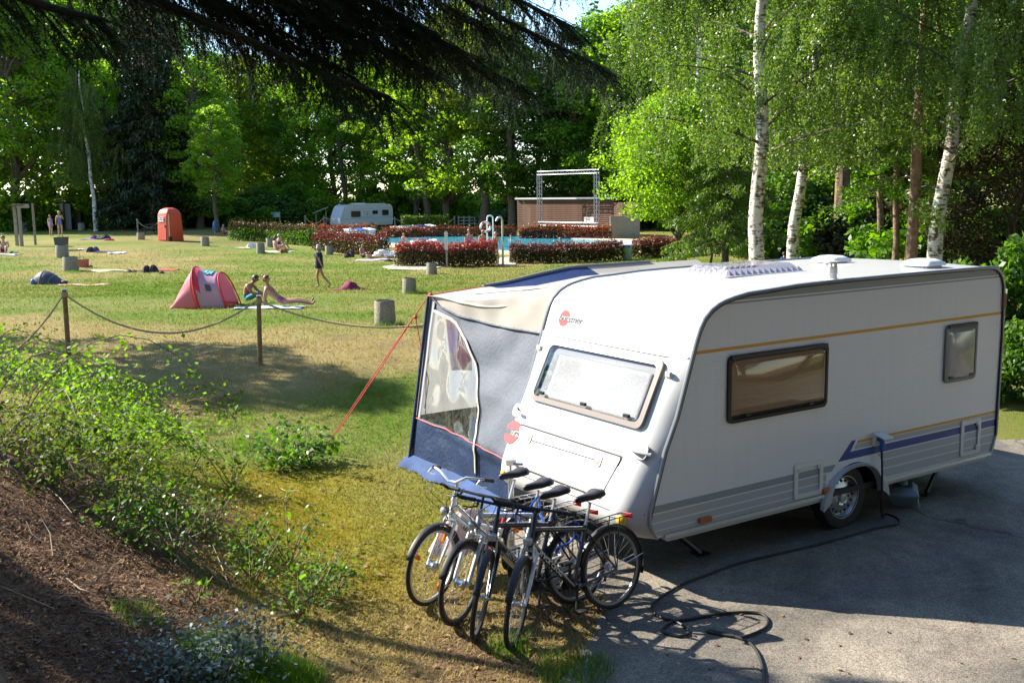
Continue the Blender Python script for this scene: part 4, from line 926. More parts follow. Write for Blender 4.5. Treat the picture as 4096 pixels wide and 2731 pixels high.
    structure(cmb.build('cables', black_pl, b), 'stuff')
    # brake arms
    br = MB(); br.T = SM
    for s_ in (1, -1): br.tube([cr.lerp(hub, .12)+Vector((.035, .045*s_, 0)), cr+Vector((.045, .035*s_, .05))], .008, 6)
    br.build('brake', alu, fk)
    # drivetrain
    d = MB(); Mb = Matrix.Translation(bb+Vector((0, -.045, 0))) @ Matrix.Rotation(pi/2, 4, 'X')
    d.lathe([(.06, -.002), (.092, -.002), (.092, .002), (.06, .002), (.06, -.002)], Mb, 32, cap=False); d.lathe([(.03, -.002), (.068, -.002), (.068, .003), (.03, .003)], Mb, 24, cap=False); ch = d.build('chainring', pbr('dark_steel2', (.06, .06, .065), .4, metal=.7) if 'dark_steel2' not in MATS else MATS['dark_steel2'], b)
    d = MB(); Mr = Matrix.Translation(ra+Vector((0, -.045, 0))) @ Matrix.Rotation(pi/2, 4, 'X')
    for k_ in range(6): d.lathe([(.02, .004*k_-.012), (.05-.005*k_, .004*k_-.012), (.05-.005*k_, .004*k_-.010), (.02, .004*k_-.010)], Mr, 20, cap=False)
    d.build('cassette', steel, b)
    d = MB(); d.tube([bb+Vector((0, -.045, .092)), ra+Vector((0, -.045, .045))], .004, 5); d.tube([bb+Vector((0, -.045, -.092)), ra+Vector((.03, -.05, -.11))], .004, 5); d.build('chain', MATS['dark_steel2'], b)
    d = MB(); d.tube([ra+Vector((.0, -.06, -.03)), ra+Vector((.03, -.065, -.12))], .012, 6); d.build('derailleur', black_pl, b)
    ca = rad(-55 if lowstep else -75)
    for s_ in (1, -1):
        d = MB(); e = bb+Vector((.17*cos(ca)*s_, .07*s_, .17*sin(ca)*s_)); d.tube([bb+Vector((0, .05*s_, 0)), e], [.014, .01], 8); cr_ = d.build('crank', alu if fm is white_p else black_pl, b)
        d = MB(); d.box(e+Vector((0, .05*s_, 0)), (.09, .08, .02)); bevel(d.build('pedal', black_pl, cr_, smooth=False), .005)
    # mudguards
    if guard:
        for c, T, a0, a1 in ((ra, None, rad(15), rad(200)), (hub, SM, rad(25), rad(165))):
            d = MB(); d.T = T; rr = R+.022; k_ = 20; vs = []
            for i in range(k_+1):
                a = a0+(a1-a0)*i/k_
                for y, dr in ((-.028, -.012), (-.018, .002), (0, .006), (.018, .002), (.028, -.012)): vs.append(c+Vector(((rr+dr)*cos(a), y, (rr+dr)*sin(a))))
            d.add(vs, [(5*i+j, 5*i+j+1, 5*i+6+j, 5*i+5+j) for i in range(k_) for j in range(4)]); m_ = d.build('mudguard', black_pl, b); solid(m_, .003)
            d = MB(); d.T = T
            for s_ in (1, -1): d.tube([c+Vector((0, .05*s_, 0)), c+Vector((rr*cos(a1*.86), .026*s_, rr*sin(a1*.86)))], .003, 4)
            d.build('stay', steel, m_)
    # rack
    if rack:
        d = MB(); z = R*2+.075
        for s_ in (1, -1):
            d.tube([Vector((.18, .05*s_, z)), Vector((-.18, .06*s_, z)), Vector((-.21, .05*s_, z))], .005, 6); d.tube([ra+Vector((0, .065*s_, 0)), Vector((-.08, .06*s_, z))], .005, 5); d.tube([ra+Vector((0, .065*s_, 0)), Vector((.06, .06*s_, z))], .005, 5)
        for x in (.15, .05, -.05, -.15, -.21): d.tube([(x, -.058, z), (x, .058, z)], .004, 5)
        d.tube([(.18, .05, z), st+Vector((0, .02, -.03))], .004, 5); d.tube([(.18, -.05, z), st+Vector((0, -.02, -.03))], .004, 5)
        rk = d.build('rack', black_pl if fm is black_p else steel, b)
        d = MB(); d.box((-.235, 0, z-.02), (.02, .09, .04)); d.build('rear_light', pbr('red_lens', (.5, .01, .01), .2) if 'red_lens' not in MATS else MATS['red_lens'], rk, smooth=False)
    if lamp:
        d = MB(); d.T = SM; c = cr+Vector((.08, 0, .09)); d.lathe([(0, -.05), (.02, -.045), (.034, -.01), (.04, .02)], Matrix.Translation(c) @ Matrix.Rotation(pi/2, 4, 'Y'), 16, cap=False); d.tube([cr+Vector((.03, 0, 0)), c-Vector((.01, 0, .03))], .006, 5); lo = d.build('headlight', black_pl, b)
        d = MB(); d.T = SM; d.lathe([(.039, .018), (.025, .028), (0, .03)], Matrix.Translation(c) @ Matrix.Rotation(pi/2, 4, 'Y'), 16); d.build('lens', pbr('lamp_lens', (.75, .78, .82), .08, metal=.5) if 'lamp_lens' not in MATS else MATS['lamp_lens'], lo)
    d = MB(); d.tube([bb+Vector((-.06, .03, -.01)), bb+Vector((-.16, .20, -.255+.0)), bb+Vector((-.15, .225, -.275))], .007, 6); d.build('kickstand', black_pl, b)
    return b
BX = -3.34
bicycle('white low-step bicycle with red decals, leftmost of the row by the caravan', (BX-.02, .74, gz(BX, .8)), pi-.03, rad(4), rad(25), white_p, white_p, red_p, 'PEGASUS', ink, bar='swept', lowstep=True, reflectors=True)
bicycle('white trekking bicycle with silver mudguards, second from the left in the row', (BX-.03, .36, gz(BX, .4)), pi+.06, rad(4), rad(28), white_p, white_p, None, 'PEGASUS', ink, suspension=True)
bicycle('black bicycle with white lettering, between the white one and the nearest black one', (BX-.06, .06, gz(BX, 0)), pi+.08, rad(5), rad(45), black_p, black_p, None, 'PEGASUS', white_p)
bicycle('black cross bicycle with white fork, nearest and rightmost in the row', (-3.22, -.20, gz(-3.3, -.2)), pi+.10, rad(6), rad(38), black_p, white_p, None, 'BLACK CROSS', white_p, suspension=False, wb=1.12)
bl_m = pbr('blue_cable_sheath', (.02, .10, .52), .3)
for i, (c, lb) in enumerate((((-3.55, -.05, .62), 'blue coiled cable lock looped round the nearest black bicycle frame'), ((-3.75, .25, .80), 'blue cable lock hanging between the two middle bicycles'))):
    lk = thing('cable_lock', lb, 'lock', c)
    mb = MB(); mb.tube([(.13*cos(t)*(1+.3*sin(3*t)), .16*sin(t*1.0+.4), .09*sin(2*t+i)+.02*sin(5*t)) for t in np.linspace(0, 4*pi-.7, 60)], .009, 6); mb.build('cable', bl_m, lk)
    mb = MB(); mb.box((.13, .06, .03), (.03, .06, .03)); mb.build('lock_head', black_pl, lk, smooth=False)
# pop bottle in a frame cage
# ================================================================== rope fence
def rope_post(label, px, py, h, tilt=0.0):
    p = at(px, py); o = thing('rope_post', label, 'post', p, RIGHT, 'posts of the rope fence')
    mb = MB(); mb.T = Matrix.Rotation(tilt, 4, 'Y'); mb.tube([(0, 0, -.3), (0, 0, h-.02), (0, 0, h)], [.042, .04, .034], 12); mb.build('shaft', wood_post, o)
    mb = MB(); mb.T = Matrix.Rotation(tilt, 4, 'Y'); mb.tube([(0, 0, h-.003), (0, 0, h+.012)], .043, 12); mb.build('cap', alu, o)
    mb = MB(); mb.T = Matrix.Rotation(tilt, 4, 'Y')
    for k_ in range(3): mb.torus(.047, .013, Matrix.Translation((0, 0, h-.06-.022*k_)) @ Matrix.Rotation(.12*k_, 4, 'X'), 16, 6)
    mb.build('rope_wrap', rope_m, o)
    return p, h
p2, h2 = rope_post('round wooden rope-fence post in mid lawn nearest the awning', 1041, 1458, 1.19, rad(1.5))
d1 = at_d(222, 19.0); 
def post_at(label, q, h, tilt=0):
    o = thing('rope_post', label, 'post', q, RIGHT, 'posts of the rope fence')
    mb = MB(); mb.T = Matrix.Rotation(tilt, 4, 'Y'); mb.tube([(0, 0, -.3), (0, 0, h-.02), (0, 0, h)], [.042, .04, .034], 12); mb.build('shaft', wood_post, o)
    mb = MB(); mb.T = Matrix.Rotation(tilt, 4, 'Y'); mb.tube([(0, 0, h-.003), (0, 0, h+.012)], .043, 12); mb.build('cap', alu, o)
    mb = MB(); mb.T = Matrix.Rotation(tilt, 4, 'Y')
    for k_ in range(3): mb.torus(.047, .013, Matrix.Translation((0, 0, h-.06-.022*k_)) @ Matrix.Rotation(.12*k_, 4, 'X'), 16, 6)
    mb.build('rope_wrap', rope_m, o)
r1 = ray(215, 1160); t1 = 19.0/math.hypot(r1.x, r1.y); h1 = CAM.z+r1.z*t1-d1.z
post_at('round wooden rope-fence post at the left behind the bramble bush', d1, h1, rad(.5))
def rope_between(label, a, b, lowz):
    a = Vector(a); b = Vector(b); o = thing('fence_rope', label, 'rope', a, 0, 'slack ropes of the fence')
    pts = []
    for i in range(41):
        t = i/40; q = a.lerp(b, t); q.z -= 4*lowz*t*(1-t); pts.append(q-a)
    # twisted three-strand rope
    for s_ in range(3):
        mb = MB(); tw = []
        for i in range(161):
            t = i/160; q = a.lerp(b, t); q.z -= 4*lowz*t*(1-t); ang = t*(b-a).length*38+s_*2.1; tw.append(q-a+Vector((0, .009*cos(ang), .009*sin(ang))))
        mb.tube(tw, .0105, 5); mb.build('strand', rope_m, o)
tp2 = p2+Vector((0, 0, h2-.07)); tp1 = d1+Vector((0, 0, h1-.07))
rope_between('slack twisted rope hanging between the two fence posts', tp1, tp2, .62)
p3 = at_d(1900, 17.0); p3.z += 1.05
rope_between('slack twisted rope running from the mid-lawn post behind the awning', tp2, p3, .34)
q0 = at_d(-420, 17.5); q0.z += 1.0
rope_between('slack twisted rope dropping from the left post into the brambles', tp1, q0, .62)
post_at('round wooden rope-fence post hidden behind the awning', at_d(1900, 17.0), 1.1)

# ================================================================== concrete bins
def conc_bin_(label, px, pyb, pyt, wpx, insert=False, fill=False):
    p = at(px, pyb); m = mpp(p); h = (pyb-pyt)*m; r = wpx*m/2
    o = thing('concrete_bin', label, 'bin', p, 0, 'round concrete litter bins on the lawn')
    mb = MB(); mb.lathe([(r*1.0, -.1), (r*1.0, .0), (r*.93, h*.98), (r*.90, h), (r*.78, h), (r*.76, h*.96), (r*.74, h*.45), (0, h*.42)], None, 28); mb.build('shell', conc_bin, o)
    mb = MB(); mb.lathe([(r*.80, h*1.002), (r*.80, h*1.03), (r*.73, h*1.03), (r*.70, h*.97), (r*.68, h*.5), (0, h*.5)], None, 28); mb.build('liner', dark_rub, o)
    return o, p, h, r, m
conc_bin_('large round concrete bin nearest the awning, at the lawn edge', 1541, 1302, 1203, 86)
conc_bin_('round concrete bin, second back from the awning', 1638, 1172, 1113, 57)
conc_bin_('round concrete bin in front of the red hedge beside the paper-covered post', 1727, 1098, 1051, 43)
conc_bin_('round concrete bin standing alone between the walking woman and the dark hedge', 1317, 1019, 983, 33)
conc_bin_('round concrete bin beside the seated woman with the basket', 1043, 1014, 973, 35)
conc_bin_('round concrete bin right of the orange toilet cabin', 821, 983, 948, 34)
conc_bin_('round concrete bin left of the orange toilet cabin', 564, 959, 931, 31)
conc_bin_('round concrete bin by the white lockers', 327, 922, 892, 28)
_, bp_, bh_, br_, bm_ = conc_bin_('round concrete bin topped by a grey plastic basket', 250, 1031, 981, 51)
conc_bin_('round concrete bin on the left lawn beside the red bag', 284, 1084, 1028, 61)
conc_bin_('round concrete bin half hidden behind the seated woman', 1080, 988, 953, 30)
gb = thing('plastic_basket', 'dark grey plastic basket behind the concrete bin on the left', 'basket', at(248, 1000), RIGHT)
mb = MB(); m_ = mpp(gb.location); a_ = 21*m_; b_ = 17*m_; hh = 50*m_
mb.add([(-b_, -b_, .0), (b_, -b_, 0), (b_, b_, 0), (-b_, b_, 0), (-a_, -a_, hh), (a_, -a_, hh), (a_, a_, hh), (-a_, a_, hh)], [(0, 1, 5, 4), (1, 2, 6, 5), (2, 3, 7, 6), (3, 0, 4, 7), (3, 2, 1, 0)]); solid(mb.build('tub', pbr('dark_grey_plastic', (.06, .065, .07), .6), gb, smooth=False), .02)
mb = MB(); mb.tube([(-a_, -a_, hh), (a_, -a_, hh), (a_, a_, hh), (-a_, a_, hh), (-a_, -a_, hh)], .02, 6); mb.build('rim', MATS['dark_grey_plastic'], gb)

# ================================================================== pop-up tents
p = at(820, 1228); m = mpp(p)
tn = thing('popup_tent', 'pink and white pop-up beach tent with red edges on the lawn', 'tent', p, RIGHT)
pk = leafmat('pink_nylon', (.80, .24, .27), (.80, .24, .27), .4, tcol=(1, 1, 1)); mauve = leafmat('white_mauve_nylon', (.72, .44, .54), (.72, .44, .54), .35, tcol=(1, .95, 1)); redn = pbr('red_nylon', (.62, .02, .03), .4)
def hoop(x0, xp, w_, h, k_, lean=0.0):     # half loop: foot near, peak, foot far
    out = []
    for i in range(k_+1):
        t = pi*i/k_; s_ = sin(t)**.62; out.append(Vector((x0+(xp-x0)*s_, -w_*cos(t), h*s_)))
    return out
K = 30
hA = [Vector((-.88+.10*sin(pi*i/K), -.50*cos(pi*i/K), .02+.06*sin(pi*i/K))) for i in range(K+1)]
hM = hoop(.06, -.22, .74, 1.14, K); hR = hoop(.84, .50, .72, .98, K)
def loft(A, B, f0=0., f1=1., n_=12, sag=.0):
    def fn(a, b):
        i = a*K; i0 = min(int(i), K-1); q = A[i0].lerp(A[i0+1], i-i0).lerp(B[i0].lerp(B[i0+1], i-i0), f0+(f1-f0)*b); s_ = sin(pi*(f0+(f1-f0)*b)); q.z -= sag*s_*sin(pi*a); q.x += .01*sin(a*40)*s_; return q
    return MB().grid(fn, 60, n_)
for A, B, f0, f1, mt, nm, sg in ((hA, hM, 0, .94, pk, 'rear_panel', -.10), (hM, hR, .05, .93, mauve, 'front_panel', .07)):
    solid(loft(A, B, f0, f1, 14, sg).build(nm, mt, tn, angle=80), .004)
for Hh, nm in ((hM, 'hoop'), (hR, 'hoop')):
    mb = MB(); mb.tube(Hh, .026, 7, flat=.8); mb.build(nm, redn, tn)
mb = MB(); mb.tube(hA, .016, 6); mb.build('hem', redn, tn)
mb = MB(); mb.grid(lambda a, b: hM[int(a*K)].lerp(hR[int(a*K)], .03+.2*b*b) if a < .5 else hM[int(a*K)].lerp(hR[int(a*K)], .03), 30, 2); mb.build('side_gusset', redn, tn)
mb = MB(); mb.prism([(-.75, -.5), (.75, -.6), (.75, .6), (-.75, .5)], .01, z0=.03); mb.build('floor', redn, tn, smooth=False)
q1 = hM[9].lerp(hR[9], .55)
mb = MB(); mb.grid(lambda a, b: hM[int(3+2*a)].lerp(hR[int(3+2*a)], .45+.2*b)+Vector((0, -.012, .01)), 6, 3); mb.build('mesh_pocket', cloth('pocket', (.10, .07, .11)), tn)
mb = MB(); mb.tube([Vector((-.72, -.2, .3)), Vector((-1.15, -.55, .0))], .004, 5); mb.build('tent_line', ink, tn)
tl = thing('small_cloth', 'turquoise patterned cloth drying on top of the pink tent', 'cloth', p+Vector((0, 0, 0)), RIGHT)
mb = MB(); mb.grid(lambda a, b: hM[int(11+6*a)].lerp(hR[int(11+6*a)], .42+.34*b)+Vector((0, 0, .03-.07*sin(pi*(.42+.34*b))+.02*sin(a*17+b*9))), 14, 8); solid(mb.build('fabric', cloth('turquoise', (.10, .42, .50), var=.6, vs_=14), tl), .01)

p = at(205, 1135); bt = thing('blue_beach_shelter', 'small dark blue pop-up beach shelter on the left lawn', 'tent', p, RIGHT)
nb = cloth('slate_blue', (.045, .045, .07), .6); m = mpp(p)
def dome(a, b):
    t = pi*a; x = -.62+1.1*b; hgt = .55*sin(pi*min(1, b*1.0+.12)**.8)**.7*(1-.25*b); return Vector((x+.1*sin(t), -.42*cos(t)*(.6+.5*sin(pi*b)), max(.01, hgt*sin(t)**.7)))
mb = MB(); mb.grid(dome, 30, 18); solid(mb.build('canopy', nb, bt, angle=80), .006)
for f_ in (.28, .62):
    mb = MB(); mb.tube([dome(t, f_)+Vector((0, -.004, .006)) for t in np.linspace(0, 1, 24)], .01, 5); mb.build('seam', cloth('grey_seam%d' % int(f_*100), (.25, .25, .28)), bt)
mb = MB(); mb.ball((-.60, -.25, .10), (.10, .08, .12), 10, 6); mb.build('blue_corner', pbr('bright_blue', (.03, .16, .60), .5), bt)
mb = MB(); mb.ball((.55, -.1, .05), (.16, .12, .09), 10, 6); mb.build('loose_fabric', nb, bt)

# ================================================================== towels, bags and clothes
def spread(name, label, cat, px, py, wpx, depth, col, yawd=0, var=.25, vs_=5, h=.02, group=None, col2=None):
    p = at(px, py); m = mpp(p); L = wpx*m
    o = thing(name, label, cat, p, RIGHT+rad(yawd), group)
    ph = random.random()*6
    mt = pbr('towel_mat_%d_%d' % (px, py), col, .9, var=var if not col2 else 0, vscale=vs_, bump=.3, bscale=20, col2=col2, detail=2)
    mb = MB(); mb.grid(lambda a, b: ((a-.5)*L+.03*sin(b*7+ph), (b-.5)*depth+.02*sin(a*9+ph), .012+h*(.5+.5*sin(a*11+ph)*sin(b*8+ph*2))+gz(*(Vector((p.x, p.y))+Matrix.Rotation(RIGHT+rad(yawd), 2) @ Vector(((a-.5)*L, (b-.5)*depth))))-p.z), 26, 12)
    solid(mb.build('fabric', mt, o), .008); return o, p
def heap(name, label, cat, px, py, wpx, hpx, cols, group=None, yawd=0, n_=None):
    p = at(px, py); m = mpp(p); W = wpx*m; Hh = hpx*m
    o = thing(name, label, cat, p, RIGHT+rad(yawd), group); r_ = random.Random(px*7+py)
    for k_, c in enumerate(cols):
        x = (k_+.5)/len(cols)-.5; mb = MB(); ph = r_.random()*9
        rw = W/len(cols)*r_.uniform(.6, .8); rh = Hh*r_.uniform(.7, 1.0); rd = max(.12, W*.25)*r_.uniform(.7, 1.1)
        def fn(a, b, x=x, ph=ph, rw=rw, rh=rh, rd=rd):
            t = 2*pi*a; q = b; k = 1+.22*sin(3*t+ph)+.12*sin(7*t+ph*2+q*4); return (x*W+rw*cos(t)*k*(1-q**2.2*.85), rd*sin(t)*k*(1-q**2.2*.85), rh*q*(1+.12*sin(5*t+ph))-.01)
        mb.grid(fn, 28, 7); mb.build('fold', cloth('heap_%d_%d_%d' % (px, py, k_), c), o, angle=80)
    return o
spread('towel', 'red and white striped towel beside the dark blue beach shelter', 'towel', 335, 1140, 190, .55, (.62, .10, .08), 3, col2=(.72, .45, .40), vs_=2.5)
spread('towel', 'yellow, white and blue striped beach towel on the left lawn', 'towel', 440, 1083, 160, .8, (.62, .55, .12), 0, col2=(.30, .42, .45), vs_=6)
spread('towel', 'red beach towel under the black backpack', 'towel', 620, 1083, 180, .8, (.55, .02, .06), 0)
heap('backpack', 'black backpack lying on the red towel', 'backpack', 600, 1088, 55, 30, [(.015, .015, .02), (.03, .03, .035)])
heap('clothes_pile', 'dark clothes next to the yellow striped towel', 'clothes', 527, 1088, 38, 12, [(.02, .02, .03), (.05, .05, .07)])
heap('clothes_pile', 'small dark pouch at the right end of the red towel', 'bag', 648, 1092, 14, 13, [(.02, .02, .025)])
bg_ = at(335, 1070); rb = thing('shopping_bag', 'red patterned shopping bag beside the concrete bin', 'bag', bg_, RIGHT)
m = mpp(bg_); a_ = 20*m; hh = 34*m; mb = MB(); mb.add([(-a_*.8, -.12, 0), (a_*.8, -.12, 0), (a_*.8, .12, 0), (-a_*.8, .12, 0), (-a_, -.14, hh), (a_, -.14, hh*.95), (a_, .1, hh), (-a_, .1, hh*.9)], [(0, 1, 5, 4), (1, 2, 6, 5), (2, 3, 7, 6), (3, 0, 4, 7), (0, 3, 2, 1)]); solid(mb.build('pouch', pbr('red_pattern', (.55, .06, .03), .5, col2=(.25, .12, .10), vscale=14), rb, smooth=False), .01)
mb = MB(); mb.tube([(-a_*.5, -.14, hh), (-a_*.4, -.15, hh*1.35), (a_*.3, -.15, hh*1.3), (a_*.5, -.14, hh*.95)], .012, 6); mb.build('strap', MATS['red_pattern'], rb)
heap('camera_bag', 'small grey bag on the grass by the red shopping bag', 'bag', 362, 1068, 16, 12, [(.10, .09, .08)])
spread('towel', 'blue and lilac towel with clothes on the far left lawn', 'towel', 385, 958, 120, .9, (.18, .16, .40), 0, col2=(.05, .05, .14), vs_=3, h=.04)
heap('clothes_pile', 'dark jacket and pink clothes heaped on the lilac towel', 'clothes', 400, 957, 70, 18, [(.25, .05, .2), (.02, .02, .03), (.03, .03, .05)])
heap('clothes_pile', 'bright red bag at the end of the lilac towel', 'bag', 437, 962, 26, 9, [(.6, .04, .03)])
heap('clothes_pile', 'navy backpack lying in the shaded grass of the left lawn', 'backpack', 375, 1008, 44, 24, [(.02, .025, .06), (.05, .05, .09)])
spread('towel', 'dark navy towel in the shaded grass of the left lawn', 'towel', 420, 1010, 70, .7, (.02, .03, .08), 0, h=.05)
spread('towel', 'pale blue and white towel at the end of the navy towel', 'towel', 470, 1014, 66, .6, (.45, .52, .60), 0, h=.05)
spread('towel', 'tiny white cloth on the grass left of the navy backpack', 'towel', 322, 998, 26, .5, (.6, .6, .66), 0)
mt_, mp_ = spread('towel', 'maroon towel crumpled on the grass behind the walking woman', 'towel', 1395, 1156, 130, .55, (.20, .012, .045), -4, h=.02)
mb = MB(); mb.grid(lambda a, b: ((a-.5)*.75+.05, (b-.5)*.6, .30*sin(pi*a)**1.3*sin(pi*b)**.8*(1+.12*sin(a*14)*sin(b*9))), 22, 14); mb.build('bunched_fold', cloth('maroon', (.20, .012, .05)), mt_, angle=80)
spread('towel', 'blue and white towel under the reclining couple by the pink tent', 'towel', 1075, 1228, 270, .95, (.25, .42, .62), 2, col2=(.66, .70, .72), vs_=4)
spread('towel', 'white towel under the boy at the left edge', 'towel', 25, 1018, 90, .7, (.66, .68, .75), 0)
heap('clothes_pile', 'teal and black bathing things beside the boy on the left', 'clothes', 56, 1014, 30, 11, [(.03, .03, .05), (.02, .30, .28)])
spread('blanket', 'patterned blanket under the woman with the basket', 'blanket', 1110, 1008, 120, 1.2, (.45, .30, .28), 0, col2=(.6, .55, .5), vs_=4)
heap('basket_bag', 'brown woven basket bag in front of the seated woman', 'bag', 1134, 1013, 26, 18, [(.22, .08, .04), (.30, .13, .06)])
spread('blanket', 'pale blanket under the bald man beside the red hedge', 'blanket', 1500, 1040, 150, 1.0, (.5, .42, .40), 0, col2=(.35, .30, .45), vs_=4)
heap('backpack', 'black backpack left of the bald man', 'backpack', 1398, 1030, 34, 30, [(.02, .02, .025), (.03, .03, .05)])
heap('clothes_pile', 'dark helmet-like bag at the right end of the pale blanket', 'bag', 1555, 1046, 24, 14, [(.02, .02, .03)])
heap('beach_basket', 'small orange basket beside the white swim rings', 'basket', 1562, 1030, 18, 10, [(.45, .18, .08)])
heap('white_bag', 'white plastic bag on the grass before the dark hedge', 'bag', 1005, 990, 30, 22, [(.72, .72, .70)])
spread('towel', 'beige towel on the bare ground left of the white bag', 'towel', 975, 992, 60, .8, (.5, .40, .30), 0)
spread('towel', 'orange towel on the lawn beyond the small trees', 'towel', 2890, 1021, 85, .8, (.55, .38, .22), 0)
heap('yellow_bag', 'pale yellow bag beside the orange towel', 'bag', 2952, 1020, 26, 22, [(.72, .66, .35), (.6, .35, .1)])

# ================================================================== far left: frame of posts, lockers, bin
def wpost(mb, x, y, w_, h): mb.box((x, y, h/2), (w_, w_, h))
p = at(90, 984); m = mpp(p); gf = thing('post_frame', 'weathered wooden frame of posts with a crossbar on the far left lawn', 'frame', p, RIGHT+rad(4))
for px, w_, yo in ((58, 14, .5), (88, 14, 0), (120, 10, .9)):
    mb = MB(); wpost(mb, (px-90)*m, yo, w_*m*.75, (984-823)*m+.1); mb.build('post', wood_grey, gf, smooth=False)
mb = MB(); mb.box(((105-90)*m, -.05, (984-826)*m), (48*m, .08, 16*m)); mb.build('crossbar', wood_grey, gf, smooth=False)
mb = MB(); mb.box(((78-90)*m, .3, (984-822)*m), (60*m, .9, .06)); mb.build('roof_board', wood_dark, gf, smooth=False)
p = at(104, 925); m = mpp(p); o = thing('grey_bin', 'grey plastic bin standing behind the wooden post frame', 'bin', p, RIGHT)
mb = MB(); a_ = 13*m; mb.add([(-a_*.85, -a_*.85, 0), (a_*.85, -a_*.85, 0), (a_*.85, a_*.85, 0), (-a_*.85, a_*.85, 0), (-a_, -a_, 34*m), (a_, -a_, 34*m), (a_, a_, 34*m), (-a_, a_, 34*m)], [(0, 1, 5, 4), (1, 2, 6, 5), (2, 3, 7, 6), (3, 0, 4, 7), (4, 5, 6, 7)]); mb.build('body', pbr('grey_plastic', (.16, .17, .18), .6), o, smooth=False)
mb = MB(); mb.box((0, 0, 35*m), (a_*2.1, a_*2.1, 2.5*m)); mb.build('lid', MATS['grey_plastic'], o, smooth=False)
p = at(150, 902); m = mpp(p); o = thing('wheeled_bin', 'dark wheeled rubbish bin in the shade left of the lockers', 'bin', p, RIGHT+rad(8))
mb = MB(); a_ = 17*m; mb.add([(-a_*.8, -a_*.7, .05), (a_*.8, -a_*.7, .05), (a_*.8, a_*.7, .05), (-a_*.8, a_*.7, .05), (-a_, -a_, 44*m), (a_, -a_, 44*m), (a_, a_, 48*m), (-a_, a_, 48*m)], [(0, 1, 5, 4), (1, 2, 6, 5), (2, 3, 7, 6), (3, 0, 4, 7)]); mb.build('body', black_pl, o, smooth=False)
mb = MB(); mb.box((0, 0, 48*m), (a_*2.15, a_*2.15, 3*m)); mb.build('lid', black_pl, o, smooth=False)
for s_ in (1, -1):
    mb = MB(); mb.torus(.08, .03, Matrix.Translation((a_*.7*s_, a_*.75, .11)) @ Matrix.Rotation(pi/2, 4, 'Y'), 16, 6); mb.build('wheel', dark_rub, o)
p = at(248, 918); m = mpp(p); lk = thing('locker_shed', 'dark wooden shelter holding a block of white lockers', 'shed', p, RIGHT+rad(-48))
W = 86*m; Hh = 102*m
mb = MB(); mb.box((-.2*m, .75, Hh*1.10), (138*m, 1.5, .12)); mb.build('roof', wood_dark, lk, smooth=False)
for x in (-64, 64):
    mb = MB(); wpost(mb, x*m, -.2, .14, Hh*1.1); mb.build('post', wood_dark, lk, smooth=False)
mb = MB(); mb.box((0, 1.2, Hh*.55), (130*m, .1, Hh*1.1)); mb.build('back_wall', wood_dark, lk, smooth=False)
for k_ in range(12):
    mb = MB(); mb.box((-55*m, .05, Hh*(.06+k_*.086)), (18*m, .05, Hh*.07)); mb.build('plank', wood_dark, lk, smooth=False)
lc = MB(); lc.box((0, .3, Hh*.5), (W, .5, Hh)); lcb = lc.build('locker_block', pbr('locker_grey', (.45, .46, .48), .5), lk, smooth=False)
lwm = pbr('locker_white', (.68, .70, .74), .45)
base = None
for i in range(3):
    for j in range(4):
        x = (i-1)*W/3; z = Hh*(.13+j*.25)
        mb = MB(); mb.box((x, .04, z), (W/3*.93, .02, Hh*.235)); d = mb.build('locker_door', lwm, lcb, smooth=False)
        mb = MB(); mb.box((x+W/9, .02, z), (.03, .02, .06)); mb.build('door_lock', black_pl, d, smooth=False)
        text(str(1+i+3*(3-j)), .13, (x-W/12, .025, z+Hh*.07), (1, 0, 0), (0, 0, 1), ink, d)

# orange toilet cabin
p = at(684, 963); m = mpp(p); tl = thing('toilet_cabin', 'orange moulded portable toilet cabin with a white paper sign', 'toilet', p, RIGHT+rad(-35))
om = pbr('orange_plastic', (.62, .075, .02), .45, var=.08, vscale=2); Hh = 131*m; w0 = 38*m
def cab(f_):   # tapered rounded box section at height fraction
    k_ = 1-.16*f_ if f_ < .78 else (1-.16*.78)*math.sqrt(max(0, 1-((f_-.78)/.225)**2.2)); return k_
lv = []; n_ = len(rrect(-1, 1, -1, 1, .25, 4)); fs_ = [0, .02, .3, .6, .78, .86, .92, .96, .985, .998]
for f_ in fs_: lv += [(x*w0*max(cab(f_), .1), y*w0*(1-.10*f_ if f_ < .8 else cab(f_)), f_*Hh) for x, y in rrect(-1, 1, -1, 1, .25, 4)]
mb = MB(); mb.add(lv, [(q*n_+i, q*n_+(i+1) % n_, (q+1)*n_+(i+1) % n_, (q+1)*n_+i) for q in range(len(fs_)-1) for i in range(n_)]+[tuple((len(fs_)-1)*n_+i for i in range(n_))]); mb.build('shell', om, tl, angle=50)
mb = MB(); mb.box((0, -w0*.985, Hh*.40), (w0*1.35, .04, Hh*.74), Matrix.Rotation(rad(-3.5), 3, 'X')); dr = bevel(mb.build('door', om, tl, smooth=False), .03)
mb = MB(); mb.box((w0*.5, -w0*1.02, Hh*.45), (.05, .05, .2)); mb.build('handle', black_pl, dr, smooth=False)
mb = MB(); mb.tube([(w0*.98, -w0*.9, .1), (w0*.86, -w0*.75, Hh*.8)], .03, 6); mb.build('edge_rib', pbr('pale_edge', (.75, .55, .45), .5), tl)
mb = MB(); mb.box((-w0*.12, -w0*1.0, Hh*.66), (33*m, .012, 19*m), Matrix.Rotation(rad(-3.5), 3, 'X')); sg = mb.build('sign', paper, tl, smooth=False)
text('Toiletten\nam Eingang', 7.2*m, (-w0*.12, -w0*1.0-.012, Hh*.675), (1, 0, 0), (0, .06, 1), ink, sg)
mb = MB(); mb.box((w0*.95, -w0*.8, .15), (.16, .2, .3)); mb.build('foot_block', dark_rub, tl, smooth=False)

